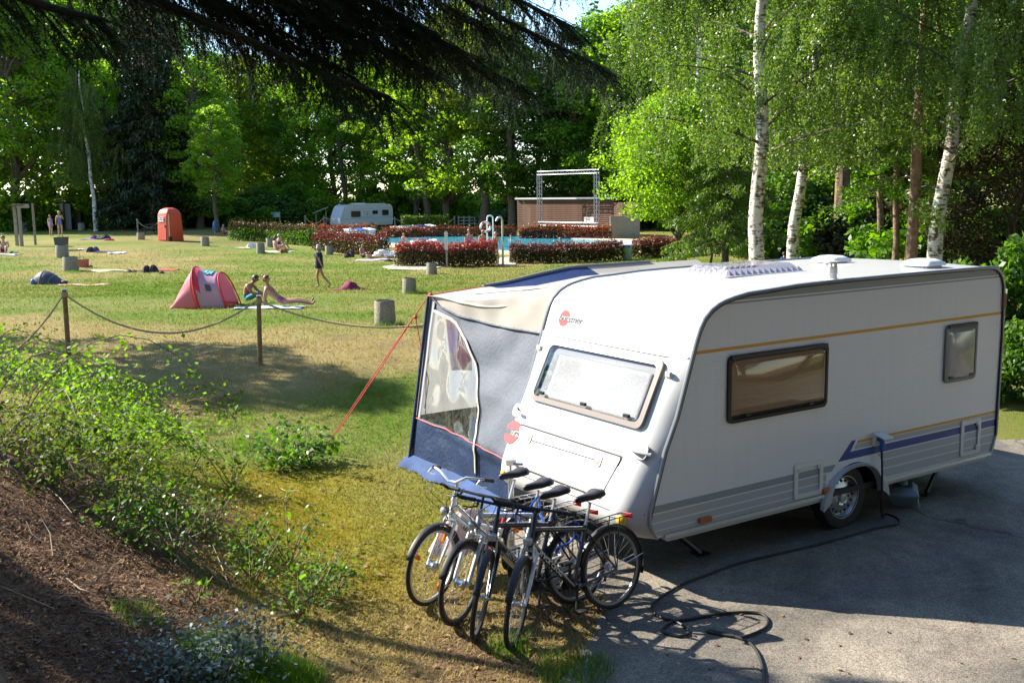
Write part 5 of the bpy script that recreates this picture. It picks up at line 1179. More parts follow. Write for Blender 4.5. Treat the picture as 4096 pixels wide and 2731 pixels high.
# picnic tables in the shade
def picnic(label, px, py, wpx, yawd, roofed=False):
    p = at(px, py); m = mpp(p); L = wpx*m; o = thing('picnic_table', label, 'table', p, RIGHT+rad(yawd))
    for k_ in range(4):
        mb = MB(); mb.box((0, -.27+.18*k_, .74), (L, .16, .04)); mb.build('top_plank', wood_dark, o, smooth=False)
    for s_ in (1, -1):
        mb = MB(); mb.box((0, .72*s_, .44), (L, .26, .045)); mb.build('seat_plank', wood_dark, o, smooth=False)
        mb = MB(); x = L*.36*s_; mb.tube([(x, -.75, 0), (x, -.2, .72)], .045, 6); mb.tube([(x, .75, 0), (x, .2, .72)], .045, 6); mb.box((x, 0, .42), (.06, 1.5, .08)); mb.build('leg_frame', wood_dark, o, smooth=False)
    return o
picnic('dark wooden picnic table in the tree shade left of the orange toilet', 470, 918, 60, 20)
picnic('dark wooden picnic table behind the orange toilet cabin', 622, 935, 70, -12)
for i, (px, py) in enumerate(((1130, 905), (1180, 905))): pass
# information board
p = at(1105, 906); m = mpp(p); ib = thing('notice_board', 'small white notice board on two posts left of the far caravan', 'sign', p, RIGHT)
for x in (-16, 16):
    mb = MB(); mb.box((x*m, 0, 29*m), (.09, .09, 58*m)); mb.build('post', wood_grey, ib, smooth=False)
mb = MB(); mb.box((0, -.06, 47*m), (34*m, .04, 21*m)); bo = mb.build('board', pbr('board_white', (.62, .66, .68), .5, col2=(.30, .40, .48), vscale=1.8), ib, smooth=False)

# open shelter beside far caravan
p = at(1290, 912); m = mpp(p); sh = thing('bench_shelter', 'small open wooden shelter with a tilted roof beside the far caravan', 'shelter', p, RIGHT+rad(10))
for x, h in ((-24, 62), (16, 76)):
    for y in (0, 2.0):
        mb = MB(); mb.box((x*m, y, h*m/2), (.10, .10, h*m)); mb.build('post', wood_grey, sh, smooth=False)
mb = MB(); mb.prism([(-38*m, 55*m), (26*m, 80*m), (26*m, 84*m), (-38*m, 59*m)], 2.6, XZ, z0=-.3); mb.build('roof', wood_grey, sh, smooth=False)
mb = MB(); mb.box((0, .5, .5), (46*m, .9, .06)); mb.box((0, .5, .25), (.5, .5, .5)); mb.build('table', wood_dark, sh, smooth=False)

# ================================================================== far caravan
p = at(1450, 917); m = mpp(p); fc = thing('caravan', 'distant white caravan parked by the forest edge beyond the pool', 'caravan', p, RIGHT+rad(36))
k_ = (917-818)*m/2.52
fc.scale = (k_, k_, k_); L = 5.9
prof = [(-2.95, .42), (-3.05, .7), (-2.98, 1.2), (-2.72, 1.9), (-2.5, 2.3), (-2.3, 2.46), (-2.0, 2.52), (2.4, 2.52), (2.68, 2.46), (2.85, 2.3), (2.93, 2.0), (2.95, .9), (2.85, .42)]
mb = MB(); mb.prism(prof, .03, XZ, z0=-1.15); clean(mb.build('side_wall', white_gel, fc, smooth=False))
mb = MB(); mb.prism(prof, .03, XZ, z0=1.12); clean(mb.build('side_wall', white_gel, fc, smooth=False))
def skin(a, b, mt, nm):
    mb = MB(); pts = prof[a:b]; q = len(pts); mb.add([(x, -1.14, z) for x, z in pts]+[(x, 1.14, z) for x, z in pts], [(i, i+q, i+q+1, i+1) for i in range(q-1)]); clean(mb.build(nm, mt, fc, angle=50))
skin(0, 5, pbr('pearl_white', (.74, .76, .82), .22, coat=.5), 'front_panel'); skin(4, 9, white_gel, 'roof_shell'); skin(8, 13, white_gel, 'rear_panel')
dg = pbr('dark_acrylic', (.03, .035, .035), .08, spec=.8)
for x0, x1, z0, z1 in ((-1.85, -.75, 1.25, 1.9), (.55, 1.2, 1.5, 1.92), (1.65, 2.45, 1.35, 1.95)):
    mb = MB(); mb.prism(rrect(x0, x1, z0, z1, .06), -.025, XZ, z0=-1.151); f_ = clean(mb.build('window_frame', grey_trim, fc, smooth=False))
    mb = MB(); mb.prism(rrect(x0+.05, x1-.05, z0+.05, z1-.05, .05), -.012, XZ, z0=-1.177); clean(mb.build('pane', dg, f_, smooth=False))
mb = MB(); mb.prism([(-2.85, 1.10), (2.94, 1.18), (2.94, 1.21), (-2.87, 1.13)], -.003, XZ, z0=-1.1515); mb.build('stripe', g1, fc, smooth=False)
mb = MB(); mb.prism([(-2.55, 2.02), (2.9, 2.1), (2.9, 2.12), (-2.56, 2.04)], -.003, XZ, z0=-1.1515); mb.build('stripe', g1, fc, smooth=False)
mb = MB(); mb.prism([(-.6, 1.22), (.3, 1.32), (1.0, 1.7), (1.1, 1.7), (.4, 1.28), (-.5, 1.18)], -.003, XZ, z0=-1.152); mb.build('swoosh', g2, fc, smooth=False)
text('Puccini', .26, (-.12, -1.156, 1.78), (1, 0, 0), (0, 0, 1), g1, fc, shear=.2)
mb = MB(); mb.prism([(-.12, 1.62), (.12, 1.62), (.10, 1.46), (0, 1.40), (-.10, 1.46)], -.004, XZ, z0=-1.153); mb.build('crest', g1, fc, smooth=False)
mb = MB(); mb.prism(rrect(-1.0, .2, -.5, .4, .1), .14, z0=2.51); bevel(mb.build('rooflight', white_pl, fc, smooth=False), .04)
mb = MB(); mb.prism(rrect(-2.0, -1.2, -.9, .9, .05), .06, z0=2.50); mb.build('solar_panel', dg, fc, smooth=False)
mb = MB(); mb.tube([(-1.9, -.9, 2.56), (2.2, -.9, 2.56)], .03, 6); mb.build('roof_rail', white_pl, fc)
mb = MB(); mb.prism([(.4+.42*cos(a), .42+.38*sin(a)) for a in np.linspace(0, pi, 16)], -.03, XZ, z0=-1.151); clean(mb.build('wheel_arch', g2, fc, smooth=False))
road_wheel(.4, -1.10, .33, fc)
mb = MB(); mb.box((-2.86, -.75, .78), (.05, .30, .12), Matrix.Rotation(rad(-12), 3, 'Y')); mb.build('headlight', dg, fc, smooth=False)
mb = MB(); mb.tube([(-2.8, -.6, .42), (-4.0, 0, .44)], .05, 6); mb.tube([(-2.8, .6, .42), (-4.0, 0, .44)], .05, 6); mb.box((-4.1, 0, .46), (.3, .1, .1)); mb.tube([(-3.7, 0, .05), (-3.7, 0, .8)], .03, 6); mb.build('drawbar', MATS['dark_steel'], fc)
mb = MB(); mb.box((0, 0, .38), (5.4, 2.1, .1)); mb.build('chassis', dark_rub, fc, smooth=False)

# ================================================================== pool fittings
def rail(label, px, py, w_, h, kind):
    p = at(px, py); m = mpp(p); o = thing('pool_handrail', label, 'handrail', p, RIGHT+rad(6), 'stainless handrails by the pool steps')
    W = w_*m; H_ = h*m
    for y in (0, .8):
        mb = MB()
        if kind == 0: mb.tube(smooth_path([Vector(q) for q in ((0, y, 0), (0, y, H_), (W*.12, y, H_), (W*.9, y, .25), (W, y, -.2))], 4), .03, 7)
        else: mb.tube([(0, y, 0), (0, y, H_), (W, y, H_*.98), (W, y, 0)], .03, 7)
        mb.build('rail', steel, o)
        mb = MB(); mb.tube([(0, y, H_*.45), (W*.38, y, H_*.42), (W*.42, y, .1)] if kind == 0 else [(W*.1, y, H_*.05), (W*.9, y, H_*.9)], .022, 6); mb.tube([(W*.4, y, -.1), (W*.4, y, H_*.6)] if kind == 0 else [(W*.5, y, 0), (W*.5, y, H_*.95)], .022, 6); mb.build('baluster', steel, o)
rail('bent stainless handrail at the pool steps, nearest the starting blocks', 1400, 966, 56, 50, 0)
rail('bent stainless handrail at the pool steps, middle one of three', 1324, 970, 54, 50, 0)
rail('square stainless railing left of the pool steps', 1222, 958, 70, 34, 1)
blm = pbr('block_blue', (.03, .12, .45), .5)
A_, B_ = Vector(inn[0]), Vector(inn[1])
for i, (px, colr) in enumerate(((1427, 0), (1468, 1), (1503, 0), (1612, 0), (1647, 0), (1680, 0), (1714, 1), (1749, 0))):
    r_ = ray(px, 955); # meet the left pool edge
    d2 = Vector((r_.x, r_.y)); e = B_-A_; c2 = Vector((CAM.x, CAM.y)); den = d2.x*e.y-d2.y*e.x; t = ((A_.x-c2.x)*e.y-(A_.y-c2.y)*e.x)/den; q = c2+d2*t+ (B_-A_).normalized().orthogonal()*.0
    nrm = Vector((-(e.y), e.x)).normalized(); 
    if nrm.dot(q-Vector((pc.x, pc.y))) < 0: nrm = -nrm
    q = q+nrm*.6
    s_ = thing('starting_block', ['white', 'blue'][colr]+' starting block on the pool edge, number %s from the handrails' % ('first second third fourth fifth sixth seventh eighth'.split()[i]), 'starting block', (q.x, q.y, dz), math.atan2(-nrm.y, -nrm.x), 'starting blocks along the pool edge')
    mb = MB(); mb.prism([(-.35, 0), (.30, 0), (.34, .55), (-.35, .68)], .62, XZ, z0=-.31); bevel(mb.build('pedestal', white_pl, s_, smooth=False), .03)
    mb = MB(); mb.prism([(-.38, .68), (.38, .54), (.38, .60), (-.38, .74)], .72, XZ, z0=-.36); bevel(mb.build('platform', blm if colr else white_pl, s_, smooth=False), .015)
# shower with gooseneck, life ring stand, paper post
p = at(2012, 1062); m = mpp(p); sw = thing('shower', 'tall steel shower post with curved head between the red hedges', 'shower', p, RIGHT)
Hs = 195*m; mb = MB(); mb.tube(smooth_path([Vector(q) for q in ((0, 0, 0), (0, 0, Hs*.5), (0, 0, Hs*.88), (-.02, 0, Hs*.95), (-.10, 0, Hs*.985), (-.2, 0, Hs*.97), (-.26, 0, Hs*.93))], 5), .055, 10); mb.build('pipe', steel, sw)
mb = MB(); mb.lathe([(.03, .03), (.075, -.02), (0, -.02)], Matrix.Translation((-.265, 0, Hs*.92)), 12); mb.build('shower_head', steel, sw)
mb = MB(); mb.box((.02, -.08, Hs*.42), (.10, .08, .22)); mb.build('valve', white_pl, sw, smooth=False)
mb = MB(); mb.box((-.5, 0, .55), (.7, .3, .06)); mb.tube([(-.8, 0, 0), (-.8, 0, .55)], .02, 6); mb.tube([(-.2, 0, 0), (-.2, 0, .55)], .02, 6); mb.build('foot_rest', steel, sw)
p = at(1962, 990); m = mpp(p); p.z = dz; lr = thing('life_ring_stand', 'white curved stand carrying a red and white life ring', 'life ring', p, RIGHT)
H_ = 118*m
for x in (-.18, .18):
    mb = MB(); mb.tube(smooth_path([Vector(q) for q in ((x, 0, 0), (x, 0, H_*.85), (x*.7, 0, H_*.97), (0, 0, H_))], 5), .04, 8); mb.build('stand_tube', white_pl, lr)
Rr = 19*m; Mr = Matrix.Translation((-.28, -.12, H_*.62)) @ Matrix.Rotation(pi/2, 4, 'X')
mb = MB(); mb.torus(Rr, Rr*.24, Mr, 32, 10); rg = mb.build('ring', pbr('ring_white', (.78, .74, .70), .5), lr)
for a in (.4, 1.97, 3.54, 5.11):
    mb = MB(); mb.torus(Rr, Rr*.255, Mr, 40, 10); mb.f = [f_ for f_ in mb.f if abs(((math.atan2((Mr.inverted() @ Vector(mb.v[f_[0]])).y, (Mr.inverted() @ Vector(mb.v[f_[0]])).x)-a+pi) % (2*pi))-pi) < .32]; mb.build('band', pbr('ring_red', (.62, .10, .06), .5) if 'ring_red' not in MATS else MATS['ring_red'], rg)
p = at(1788, 1070); m = mpp(p); sp = thing('notice_post', 'slim wooden post with white paper notices in front of the red hedge', 'sign', p, RIGHT)
Hs = 146*m; mb = MB(); mb.box((0, 0, Hs/2), (8*m, 8*m, Hs)); mb.build('post', wood_grey, sp, smooth=False)
for z0, z1 in ((71, 122), (124, 142)):
    mb = MB(); mb.box((-.5*m, -5*m, (z0+z1)/2*m), (13*m, .01, (z1-z0)*m)); n0 = mb.build('notice', paper, sp, smooth=False)
    for r_ in range(int((z1-z0)/7)):
        mb = MB(); mb.box((-.5*m, -5*m-.008, (z1-5-r_*7)*m), (8*m, .004, 1.6*m)); mb.build('print_line', pbr('print_grey', (.25, .25, .28), .8) if 'print_grey' not in MATS else MATS['print_grey'], n0, smooth=False)
# benches
def bench(label, px, py, wpx):
    p = at(px, py); m = mpp(p); o = thing('bench', label, 'bench', p, RIGHT+rad(5)); L = wpx*m
    for k_ in range(3):
        mb = MB(); mb.box((0, .1+.14*k_, .45), (L, .11, .04)); mb.build('seat_slat', wood_dark, o, smooth=False)
        mb = MB(); mb.box((0, .5, .56+.13*k_), (L, .035, .10)); mb.build('back_slat', wood_dark, o, smooth=False)
    for s_ in (1, -1):
        mb = MB(); mb.box((L*.4*s_, .25, .22), (.06, .45, .44)); mb.box((L*.4*s_, .5, .62), (.06, .06, .45)); mb.build('leg', MATS['dark_steel'], o, smooth=False)
bench('dark slatted bench right of the handrails behind the pool', 1452, 953, 75); bench('dark slatted bench behind the middle handrail', 1302, 957, 40)
# white swim rings heaped
tub = pbr('swim_tube_white', (.74, .75, .80), .4)
def rings(label, px, py, R_, k_, group):
    for i in range(k_):
        p = at(px+i*16-8*k_, py-2*(i % 2)); m = mpp(p); r = R_*m
        o = thing('swim_ring', label % ('first', 'second', 'third', 'fourth', 'fifth', 'sixth')[i], 'swim ring', p+Vector((0, 0, r*.32+(i % 3)*r*.42)), random.random()*3, group); o.rotation_euler = (.25*(i % 3-1), .2*((i*2) % 3-1), i)
        mb = MB(); mb.torus(r, r*.34, None, 26, 9); mb.build('tube', tub, o)
        mb = MB(); mb.lathe([(r*.07, r*.3), (r*.07, r*.42), (0, r*.42)], Matrix.Translation((r, 0, 0)), 8); mb.build('valve', black_pl, o)
rings('white inflated ring by the bald man, %s from the left', 1545, 1030, 19, 5, 'white swim rings on the grass')
rings('white inflated ring heaped behind the red hedge, %s from the left', 1690, 1005, 26, 6, 'white swim rings behind the hedge')

# wooden screen wall with truss
WP0 = at_d(2069, 87); WP1 = at_d(2452, 79)
wallv = WP1-WP0; WL = Vector((wallv.x, wallv.y)).length; wyaw = math.atan2(wallv.y, wallv.x)
sw_ = thing('slat_wall', 'brown horizontal slat screen wall behind the pool hedge', 'wall', WP0, wyaw); m = mpp(WP0); TH = 130*m; n_s = 19; 
slm = pbr('slat_brown', (.125, .06, .035), .85, var=.35, vscale=1.2)
sl_mesh = MB().box((0, 0, 0), (WL, .05, TH/n_s*.72)).mesh('slat', slm, False)
for i in range(n_s):
    s_ = bpy.data.objects.new('slat', sl_mesh); COL.objects.link(s_); s_.parent = sw_; s_.location = (WL/2, 0, TH*(i+.5)/n_s)
for i in range(5):
    mb = MB(); mb.box((WL*i/4, .08, TH/2), (.1, .1, TH)); mb.build('upright', wood_dark, sw_, smooth=False)
mb = MB(); mb.box((WL/2, .6, TH/2), (WL, .06, TH)); mb.build('backing', wood_dark, sw_, smooth=False)
mb = MB(); mb.box((WL/2, .2, TH+.05), (WL+.1, .9, .12)); mb.build('capping', pbr('grey_capping', (.45, .47, .48), .5), sw_, smooth=False)
mb = MB(); sx = (2358-2069)/(2452-2069)*WL*1.02; mb.box((sx, -.06, TH*.42), (51*m, .03, 18*m)); sg = mb.build('sign', paper, sw_, smooth=False)
text('Springen vom Beckenrand\nverboten!', 4.4*m, (sx, -.08, TH*.43), (1, 0, 0), (0, 0, 1), pbr('sign_red', (.5, .08, .08), .6), sg)
WQ0 = at_d(2456, 78.5); WQ1 = at_d(2540, 76); v_ = WQ1-WQ0; L2 = Vector((v_.x, v_.y)).length
s2 = thing('slat_wall', 'lower brown slat screen beside the orange sign right of the truss', 'wall', WQ0, math.atan2(v_.y, v_.x)); T2 = 118*m
sl2 = MB().box((0, 0, 0), (L2, .05, T2/17*.7)).mesh('slat', slm, False)
for i in range(17):
    s_ = bpy.data.objects.new('slat', sl2); COL.objects.link(s_); s_.parent = s2; s_.location = (L2/2, 0, T2*(i+.5)/17)
mb = MB(); mb.box((L2/2, .3, T2/2), (L2, .06, T2)); mb.build('backing', wood_dark, s2, smooth=False)
mb = MB(); mb.box((8*m, -.06, 16*m), (15*m, .03, 13*m)); og = mb.build('sign', pbr('sign_orange', (.75, .32, .02), .5), s2, smooth=False)
mb = MB(); mb.box((8*m, -.08, 17*m), (9*m, .004, 5*m)); mb.build('print_line', ink, og, smooth=False)
cw_ = thing('concrete_wall', 'short pale concrete wall below the slat screen right of the truss', 'wall', at_d(2440, 74), RIGHT); mb = MB(); mb.box((50*m, 0, .75), (100*m, .25, 1.5)); mb.build('slab', conc, cw_, smooth=False); mb = MB(); mb.box((50*m, 0, 1.53), (101*m, .3, .06)); mb.build('coping', conc, cw_, smooth=False)
tr = thing('truss_frame', 'silver truss frame for an open-air screen standing before the slat wall', 'truss', at_d(2158, 82.5), wyaw); m = mpp(tr.location)
TW = (2434-2158)*m*1.16; TT = (930-690)*m; bw = .26
def truss(A, B, nm):
    A = Vector(A); B = Vector(B); X_, Y_, D_ = frame_from(B-A); Ln = (B-A).length; cs = [(X_*a+Y_*b)*bw/2 for a, b in ((1, 1), (1, -1), (-1, -1), (-1, 1))]
    mb = MB()
    for c in cs: mb.tube([A+c, B+c], .03, 6)
    k = int(Ln/.28)
    for i in range(k):
        for q in range(4):
            a, b = (cs[q], cs[(q+1) % 4]) if i % 2 else (cs[(q+1) % 4], cs[q]); mb.tube([A+D_*Ln*i/k+a, A+D_*Ln*(i+1)/k+b], .014, 4)
    mb.build(nm, truss_m, tr)
truss((0, 0, 0), (0, 0, TT), 'upright'); truss((TW, 0, 0), (TW, 0, TT), 'upright'); truss((-.1, 0, TT), (TW+.1, 0, TT), 'top_beam'); truss((0, 0, 42*m), (TW, 0, 42*m), 'bottom_beam')
mb = MB(); mb.box((0, 0, .1), (.9, .9, .2)); mb.build('base_plate', alu, tr, smooth=False); mb = MB(); mb.box((TW, 0, .1), (.9, .9, .2)); mb.build('base_plate', alu, tr, smooth=False)
# parasol
p = at_d(2505, 88); m = mpp(p); ps = thing('parasol', 'faded red parasol behind the small tree', 'parasol', p); zt = CAM.z+ray(2505, 835).z*90; zb = CAM.z+ray(2505, 858).z*90; R_ = 46*m
for k_ in range(8):
    a0, a1 = 2*pi*k_/8, 2*pi*(k_+1)/8; mb = MB(); mb.add([(0, 0, zt-p.z), (R_*cos(a0), R_*sin(a0), zb-p.z), (R_*cos((a0+a1)/2)*.95, R_*sin((a0+a1)/2)*.95, zb-p.z+.05), (R_*cos(a1), R_*sin(a1), zb-p.z)], [(0, 1, 2), (0, 2, 3)]); mb.build('canopy_panel', pbr('parasol_%d' % (k_ % 2), ((.55, .12, .10), (.62, .35, .30))[k_ % 2], .8) if 'parasol_%d' % (k_ % 2) not in MATS else MATS['parasol_%d' % (k_ % 2)], ps, smooth=False)
mb = MB(); mb.tube([(0, 0, 0), (0, 0, zt-p.z+.1)], .03, 8); mb.build('pole', wood_grey, ps); mb = MB(); mb.lathe([(.3, 0), (.3, .08), (.05, .12), (0, .12)], None, 16); mb.build('foot', conc, ps)
# bin with blue bag lid
p = at(2508, 1036); m = mpp(p); o = thing('waste_bin', 'pale green wheeled bin with a blue bag over its rim', 'bin', p, RIGHT+rad(-12)); a_ = 24*m
mb = MB(); mb.add([(-a_*.7, -a_*.6, .0), (a_*.7, -a_*.6, 0), (a_*.7, a_*.6, 0), (-a_*.7, a_*.6, 0), (-a_*.95, -a_*.85, 54*m), (a_*.95, -a_*.85, 54*m), (a_*.95, a_*.85, 54*m), (-a_*.95, a_*.85, 54*m)], [(0, 1, 5, 4), (1, 2, 6, 5), (2, 3, 7, 6), (3, 0, 4, 7), (7, 6, 5, 4)]); bevel(mb.build('body', pbr('pale_green_plastic', (.35, .45, .42), .5), o, smooth=False), .03)
mb = MB(); mb.grid(lambda a, b: Vector((a_*1.08*cos(2*pi*a)*(1 if b > .1 else .1), a_*1.0*sin(2*pi*a)*(1 if b > .1 else .1), 56*m-.12*max(0, b-.3)*(1+.6*sin(10*pi*a)))), 32, 6); mb.build('bag', pbr('blue_bag', (.05, .14, .45), .4), o)
# far white fence
p = at_d(1830, 100); m = mpp(p); fe = thing('rail_fence', 'low white rail fence at the forest edge behind the pool', 'fence', p, RIGHT); L = 110*m
for z in (.35, .65, .95):
    mb = MB(); mb.box((L/2, 0, z), (L, .05, .07)); mb.build('rail', white_pl, fe, smooth=False)
for i in range(6):
    mb = MB(); mb.box((L*i/5, .05, .55), (.08, .08, 1.1)); mb.build('post', white_pl, fe, smooth=False)
# far rope fence
farp = [(920, 895), (1230, 900), (1580, 905), (1720, 905), (1800, 905)]
pr = None
for i, (px, py) in enumerate(((540, 905), (630, 905), (1215, 907), (1290, 905), (1575, 903), (1720, 910), (1815, 910))):
    q = at_d(px, 96 if px > 1000 else 88); m = mpp(q); o = thing('rope_post', 'short wooden post of the far rope fence, %s from the left' % ('first second third fourth fifth sixth seventh'.split()[i]), 'post', q, 0, 'posts of the far rope fence'); mb = MB(); mb.tube([(0, 0, -.2), (0, 0, 1.15)], .07, 8); mb.build('shaft', wood_grey, o); mb = MB(); mb.tube([(0, 0, 1.15), (0, 0, 1.18)], .075, 8); mb.build('cap', alu, o)
    if pr is not None and i not in (2,):
        a = pr+Vector((0, 0, 1.05)); b_ = q+Vector((0, 0, 1.05)); o = thing('fence_rope', 'pale slack rope of the far fence, %s span from the left' % ('zeroth first second third fourth fifth sixth'.split()[i]), 'rope', a, 0, 'ropes of the far fence'); mb = MB(); mb.tube([a.lerp(b_, t/14)-a-Vector((0, 0, 2.2*(t/14)*(1-t/14))) for t in range(15)], .03, 5); mb.build('strand', pbr('pale_rope', (.55, .45, .30), .9) if 'pale_rope' not in MATS else MATS['pale_rope'], o)
    pr = q
# ================================================================== people
STAND = dict(pel=(0, 0, .93), spi=(.01, 0, 1.10), che=(.015, 0, 1.29), nec=(0, 0, 1.46), hb=(.02, 0, 1.54), hm=(.03, 0, 1.62), ht=(.015, 0, 1.69), nose=(.125, 0, 1.605),
    sl=(0, .165, 1.40), el=(-.02, .22, 1.12), wl=(.03, .25, .88), hl=(.045, .25, .80), sr=(0, -.165, 1.40), er=(-.02, -.22, 1.12), wr=(.03, -.25, .88), hr=(.045, -.25, .80),
    pl=(0, .09, .88), kl=(.02, .10, .49), al=(-.02, .10, .08), tl=(.13, .11, .03), pr=(0, -.09, .88), kr=(.02, -.10, .49), ar=(-.02, -.10, .08), tr=(.13, -.11, .03))
RAD = dict(pel=.125, spi=.112, che=.128, nec=.052, hb=.066, hm=.088, ht=.066, nose=.012, s=.058, e=.042, w=.029, h=.034, p=.088, k=.056, a=.038, t=.03)
EDG = [('pel', 'spi'), ('spi', 'che'), ('che', 'nec'), ('nec', 'hb'), ('hb', 'hm'), ('hm', 'ht'), ('hm', 'nose')]
for q in 'lr': EDG += [('che', 's'+q), ('s'+q, 'e'+q), ('e'+q, 'w'+q), ('w'+q, 'h'+q), ('pel', 'p'+q), ('p'+q, 'k'+q), ('k'+q, 'a'+q), ('a'+q, 't'+q)]
SKINM = pbr('skin', (.50, .29, .20), .5, var=.06, vscale=5); SKINT = pbr('skin_tanned', (.38, .19, .115), .5, var=.06, vscale=5)
EYE = pbr('eye', (.03, .02, .02), .2)
def person(label, pos, yaw, pose, scale=1.0, skin=None, wear=(), hair=None, hairlen=.0, bun=False, fat=1.0, group=None, fingers=True):
    """wear: (joint a, joint b, t from, t to, material); the body is one skin, cloth regions share its surface"""
    J = {k: Vector(v) for k, v in STAND.items()}; J.update({k: Vector(v) for k, v in pose.items()})
    o = thing('person', label, 'person', pos, yaw, group); o.scale = (scale,)*3
    R_ = {k: RAD.get(k, RAD.get(k[0], .04)) for k in J}
    for k in ('pel', 'spi', 'che', 'pl', 'pr'): R_[k] *= fat
    E = list(EDG)
    if fingers:
        for q in 'lr':
            d = (J['h'+q]-J['w'+q]).normalized(); sd = d.cross(Vector((1, 0, 0)) if abs(d.x) < .8 else Vector((0, 0, 1))).normalized(); nn = d.cross(sd)
            for i, (off, ln) in enumerate(((-.026, .062), (-.009, .074), (.009, .070), (.026, .055))):
                a = 'f%d%s' % (i, q); b = 'g%d%s' % (i, q); J[a] = J['h'+q]+d*.035+sd*off; J[b] = J[a]+d*ln+nn*.02; R_[a] = .0105; R_[b] = .007; E += [('h'+q, a), (a, b)]
            a = 't1'+q; b = 't2'+q; J[a] = J['w'+q]+d*.03+sd*.042; J[b] = J[a]+d*.045+sd*.015; R_[a] = .011; R_[b] = .008; E += [('w'+q, a), (a, b)]
    names = list(J); ix = {k: i for i, k in enumerate(names)}
    me = bpy.data.meshes.new('body'); me.from_pydata([J[k] for k in names], [(ix[a], ix[b]) for a, b in E], [])
    ob = bpy.data.objects.new('body', me); COL.objects.link(ob)
    md = ob.modifiers.new('skin', 'SKIN'); md.use_smooth_shade = True; md.branch_smoothing = .3
    for k in names:
        v = me.skin_vertices[0].data[ix[k]]; v.radius = (R_[k], R_[k]); v.use_root = (k == 'pel')
    sb = ob.modifiers.new('sub', 'SUBSURF'); sb.levels = 1; sb.render_levels = 1
    dg = bpy.context.evaluated_depsgraph_get(); dg.update(); nm = bpy.data.meshes.new_from_object(ob.evaluated_get(dg)); bpy.data.objects.remove(ob); bpy.data.meshes.remove(me)
    nm.name = 'body'; nm.materials.clear(); nm.materials.append(skin or SKINM); mats = [None]
    for wv in wear:
        if wv[4] not in mats: mats.append(wv[4]); nm.materials.append(wv[4])
    segs = [(a, b) for a, b in E]; A = np.array([J[a] for a, b in segs]); B = np.array([J[b] for a, b in segs]); D = B-A; L2 = (D*D).sum(1)+1e-9; RA = np.array([max(R_[a], R_[b]) for a, b in segs])
    for f in nm.polygons:
        c = np.array(f.center); t = np.clip(((c-A)*D).sum(1)/L2, 0, 1); dist = np.linalg.norm(A+D*t[:, None]-c, axis=1)/RA; i = int(dist.argmin()); a, b = segs[i]
        for (wa, wb, t0, t1, m_) in wear:
            if (wa, wb) == (a, b) and t0 <= t[i] <= t1: f.material_index = mats.index(m_)
        f.use_smooth = True
    bo = bpy.data.objects.new('body', nm); COL.objects.link(bo); bo.parent = o
    up = (J['ht']-J['hb']).normalized(); fw = J['nose']-J['hm']; fw = (fw-up*fw.dot(up)).normalized(); sd = up.cross(fw); c = J['hm']+up*.01-fw*.012
    if hair:
        mb = MB(); Mh = Matrix((fw, sd, up)).transposed()
        mb.ball(c, (.108, .098, .112), 16, 12, Mh); keep = []
        for f in mb.f:
            q = sum((Vector(mb.v[i]) for i in f), Vector())/len(f)-c; x = q.dot(fw); z = q.dot(up)
            if (z > .045) or (x < .02 and z > -.07-(hairlen > 0)*.05) : keep.append(f)
        mb.f = keep
        if bun: mb.ball(c-fw*.09+up*.075, (.05, .05, .05), 10, 8)
        elif hairlen: mb.tube([c-fw*.06-up*.0, c-fw*.085-up*hairlen*.5, c-fw*.07-up*hairlen], [.085, .07, .03], 10, flat=.75)
        mb.build('hair', hair, o, angle=80)
    for s_ in (1, -1):
        mb = MB(); mb.ball(J['hm']+fw*.083+sd*.033*s_+up*.012, .011, 8, 6); mb.build('eye', EYE, o)
        mb = MB(); mb.ball(J['hm']+sd*.09*s_-up*.005, (.012, .02, .03), 8, 6); mb.build('ear', skin or SKINM, o)
    mb = MB(); mb.tube([J['hb']+fw*.075+sd*.022+up*.012, J['hb']+fw*.085+up*.010, J['hb']+fw*.075-sd*.022+up*.012], .006, 5); mb.build('mouth', pbr('lips', (.35, .10, .09), .5) if 'lips' not in MATS else MATS['lips'], o)
    return o, J
hairs = {k: pbr('hair_'+k, v, .55, var=.3, vscale=40) for k, v in dict(brown=(.09, .045, .02), grey=(.32, .30, .27), blond=(.36, .25, .12), auburn=(.16, .06, .025), dark=(.03, .02, .015)).items()}
TORSO = lambda m_: [('pel', 'spi', 0, 1, m_), ('spi', 'che', 0, 1, m_), ('che', 'nec', 0, .25, m_), ('pel', 'pl', 0, 1, m_), ('pel', 'pr', 0, 1, m_)]
SHORTS = lambda m_, t=.45: [('pel', 'spi', 0, .35, m_), ('pel', 'pl', 0, 1, m_), ('pel', 'pr', 0, 1, m_), ('pl', 'kl', 0, t, m_), ('pr', 'kr', 0, t, m_)]
BIKINI = lambda m_: [('pel', 'spi', 0, .2, m_), ('pel', 'pl', 0, 1, m_), ('pel', 'pr', 0, 1, m_), ('spi', 'che', .75, 1, m_)]
navy_t = cloth('navy_tee', (.016, .02, .045))
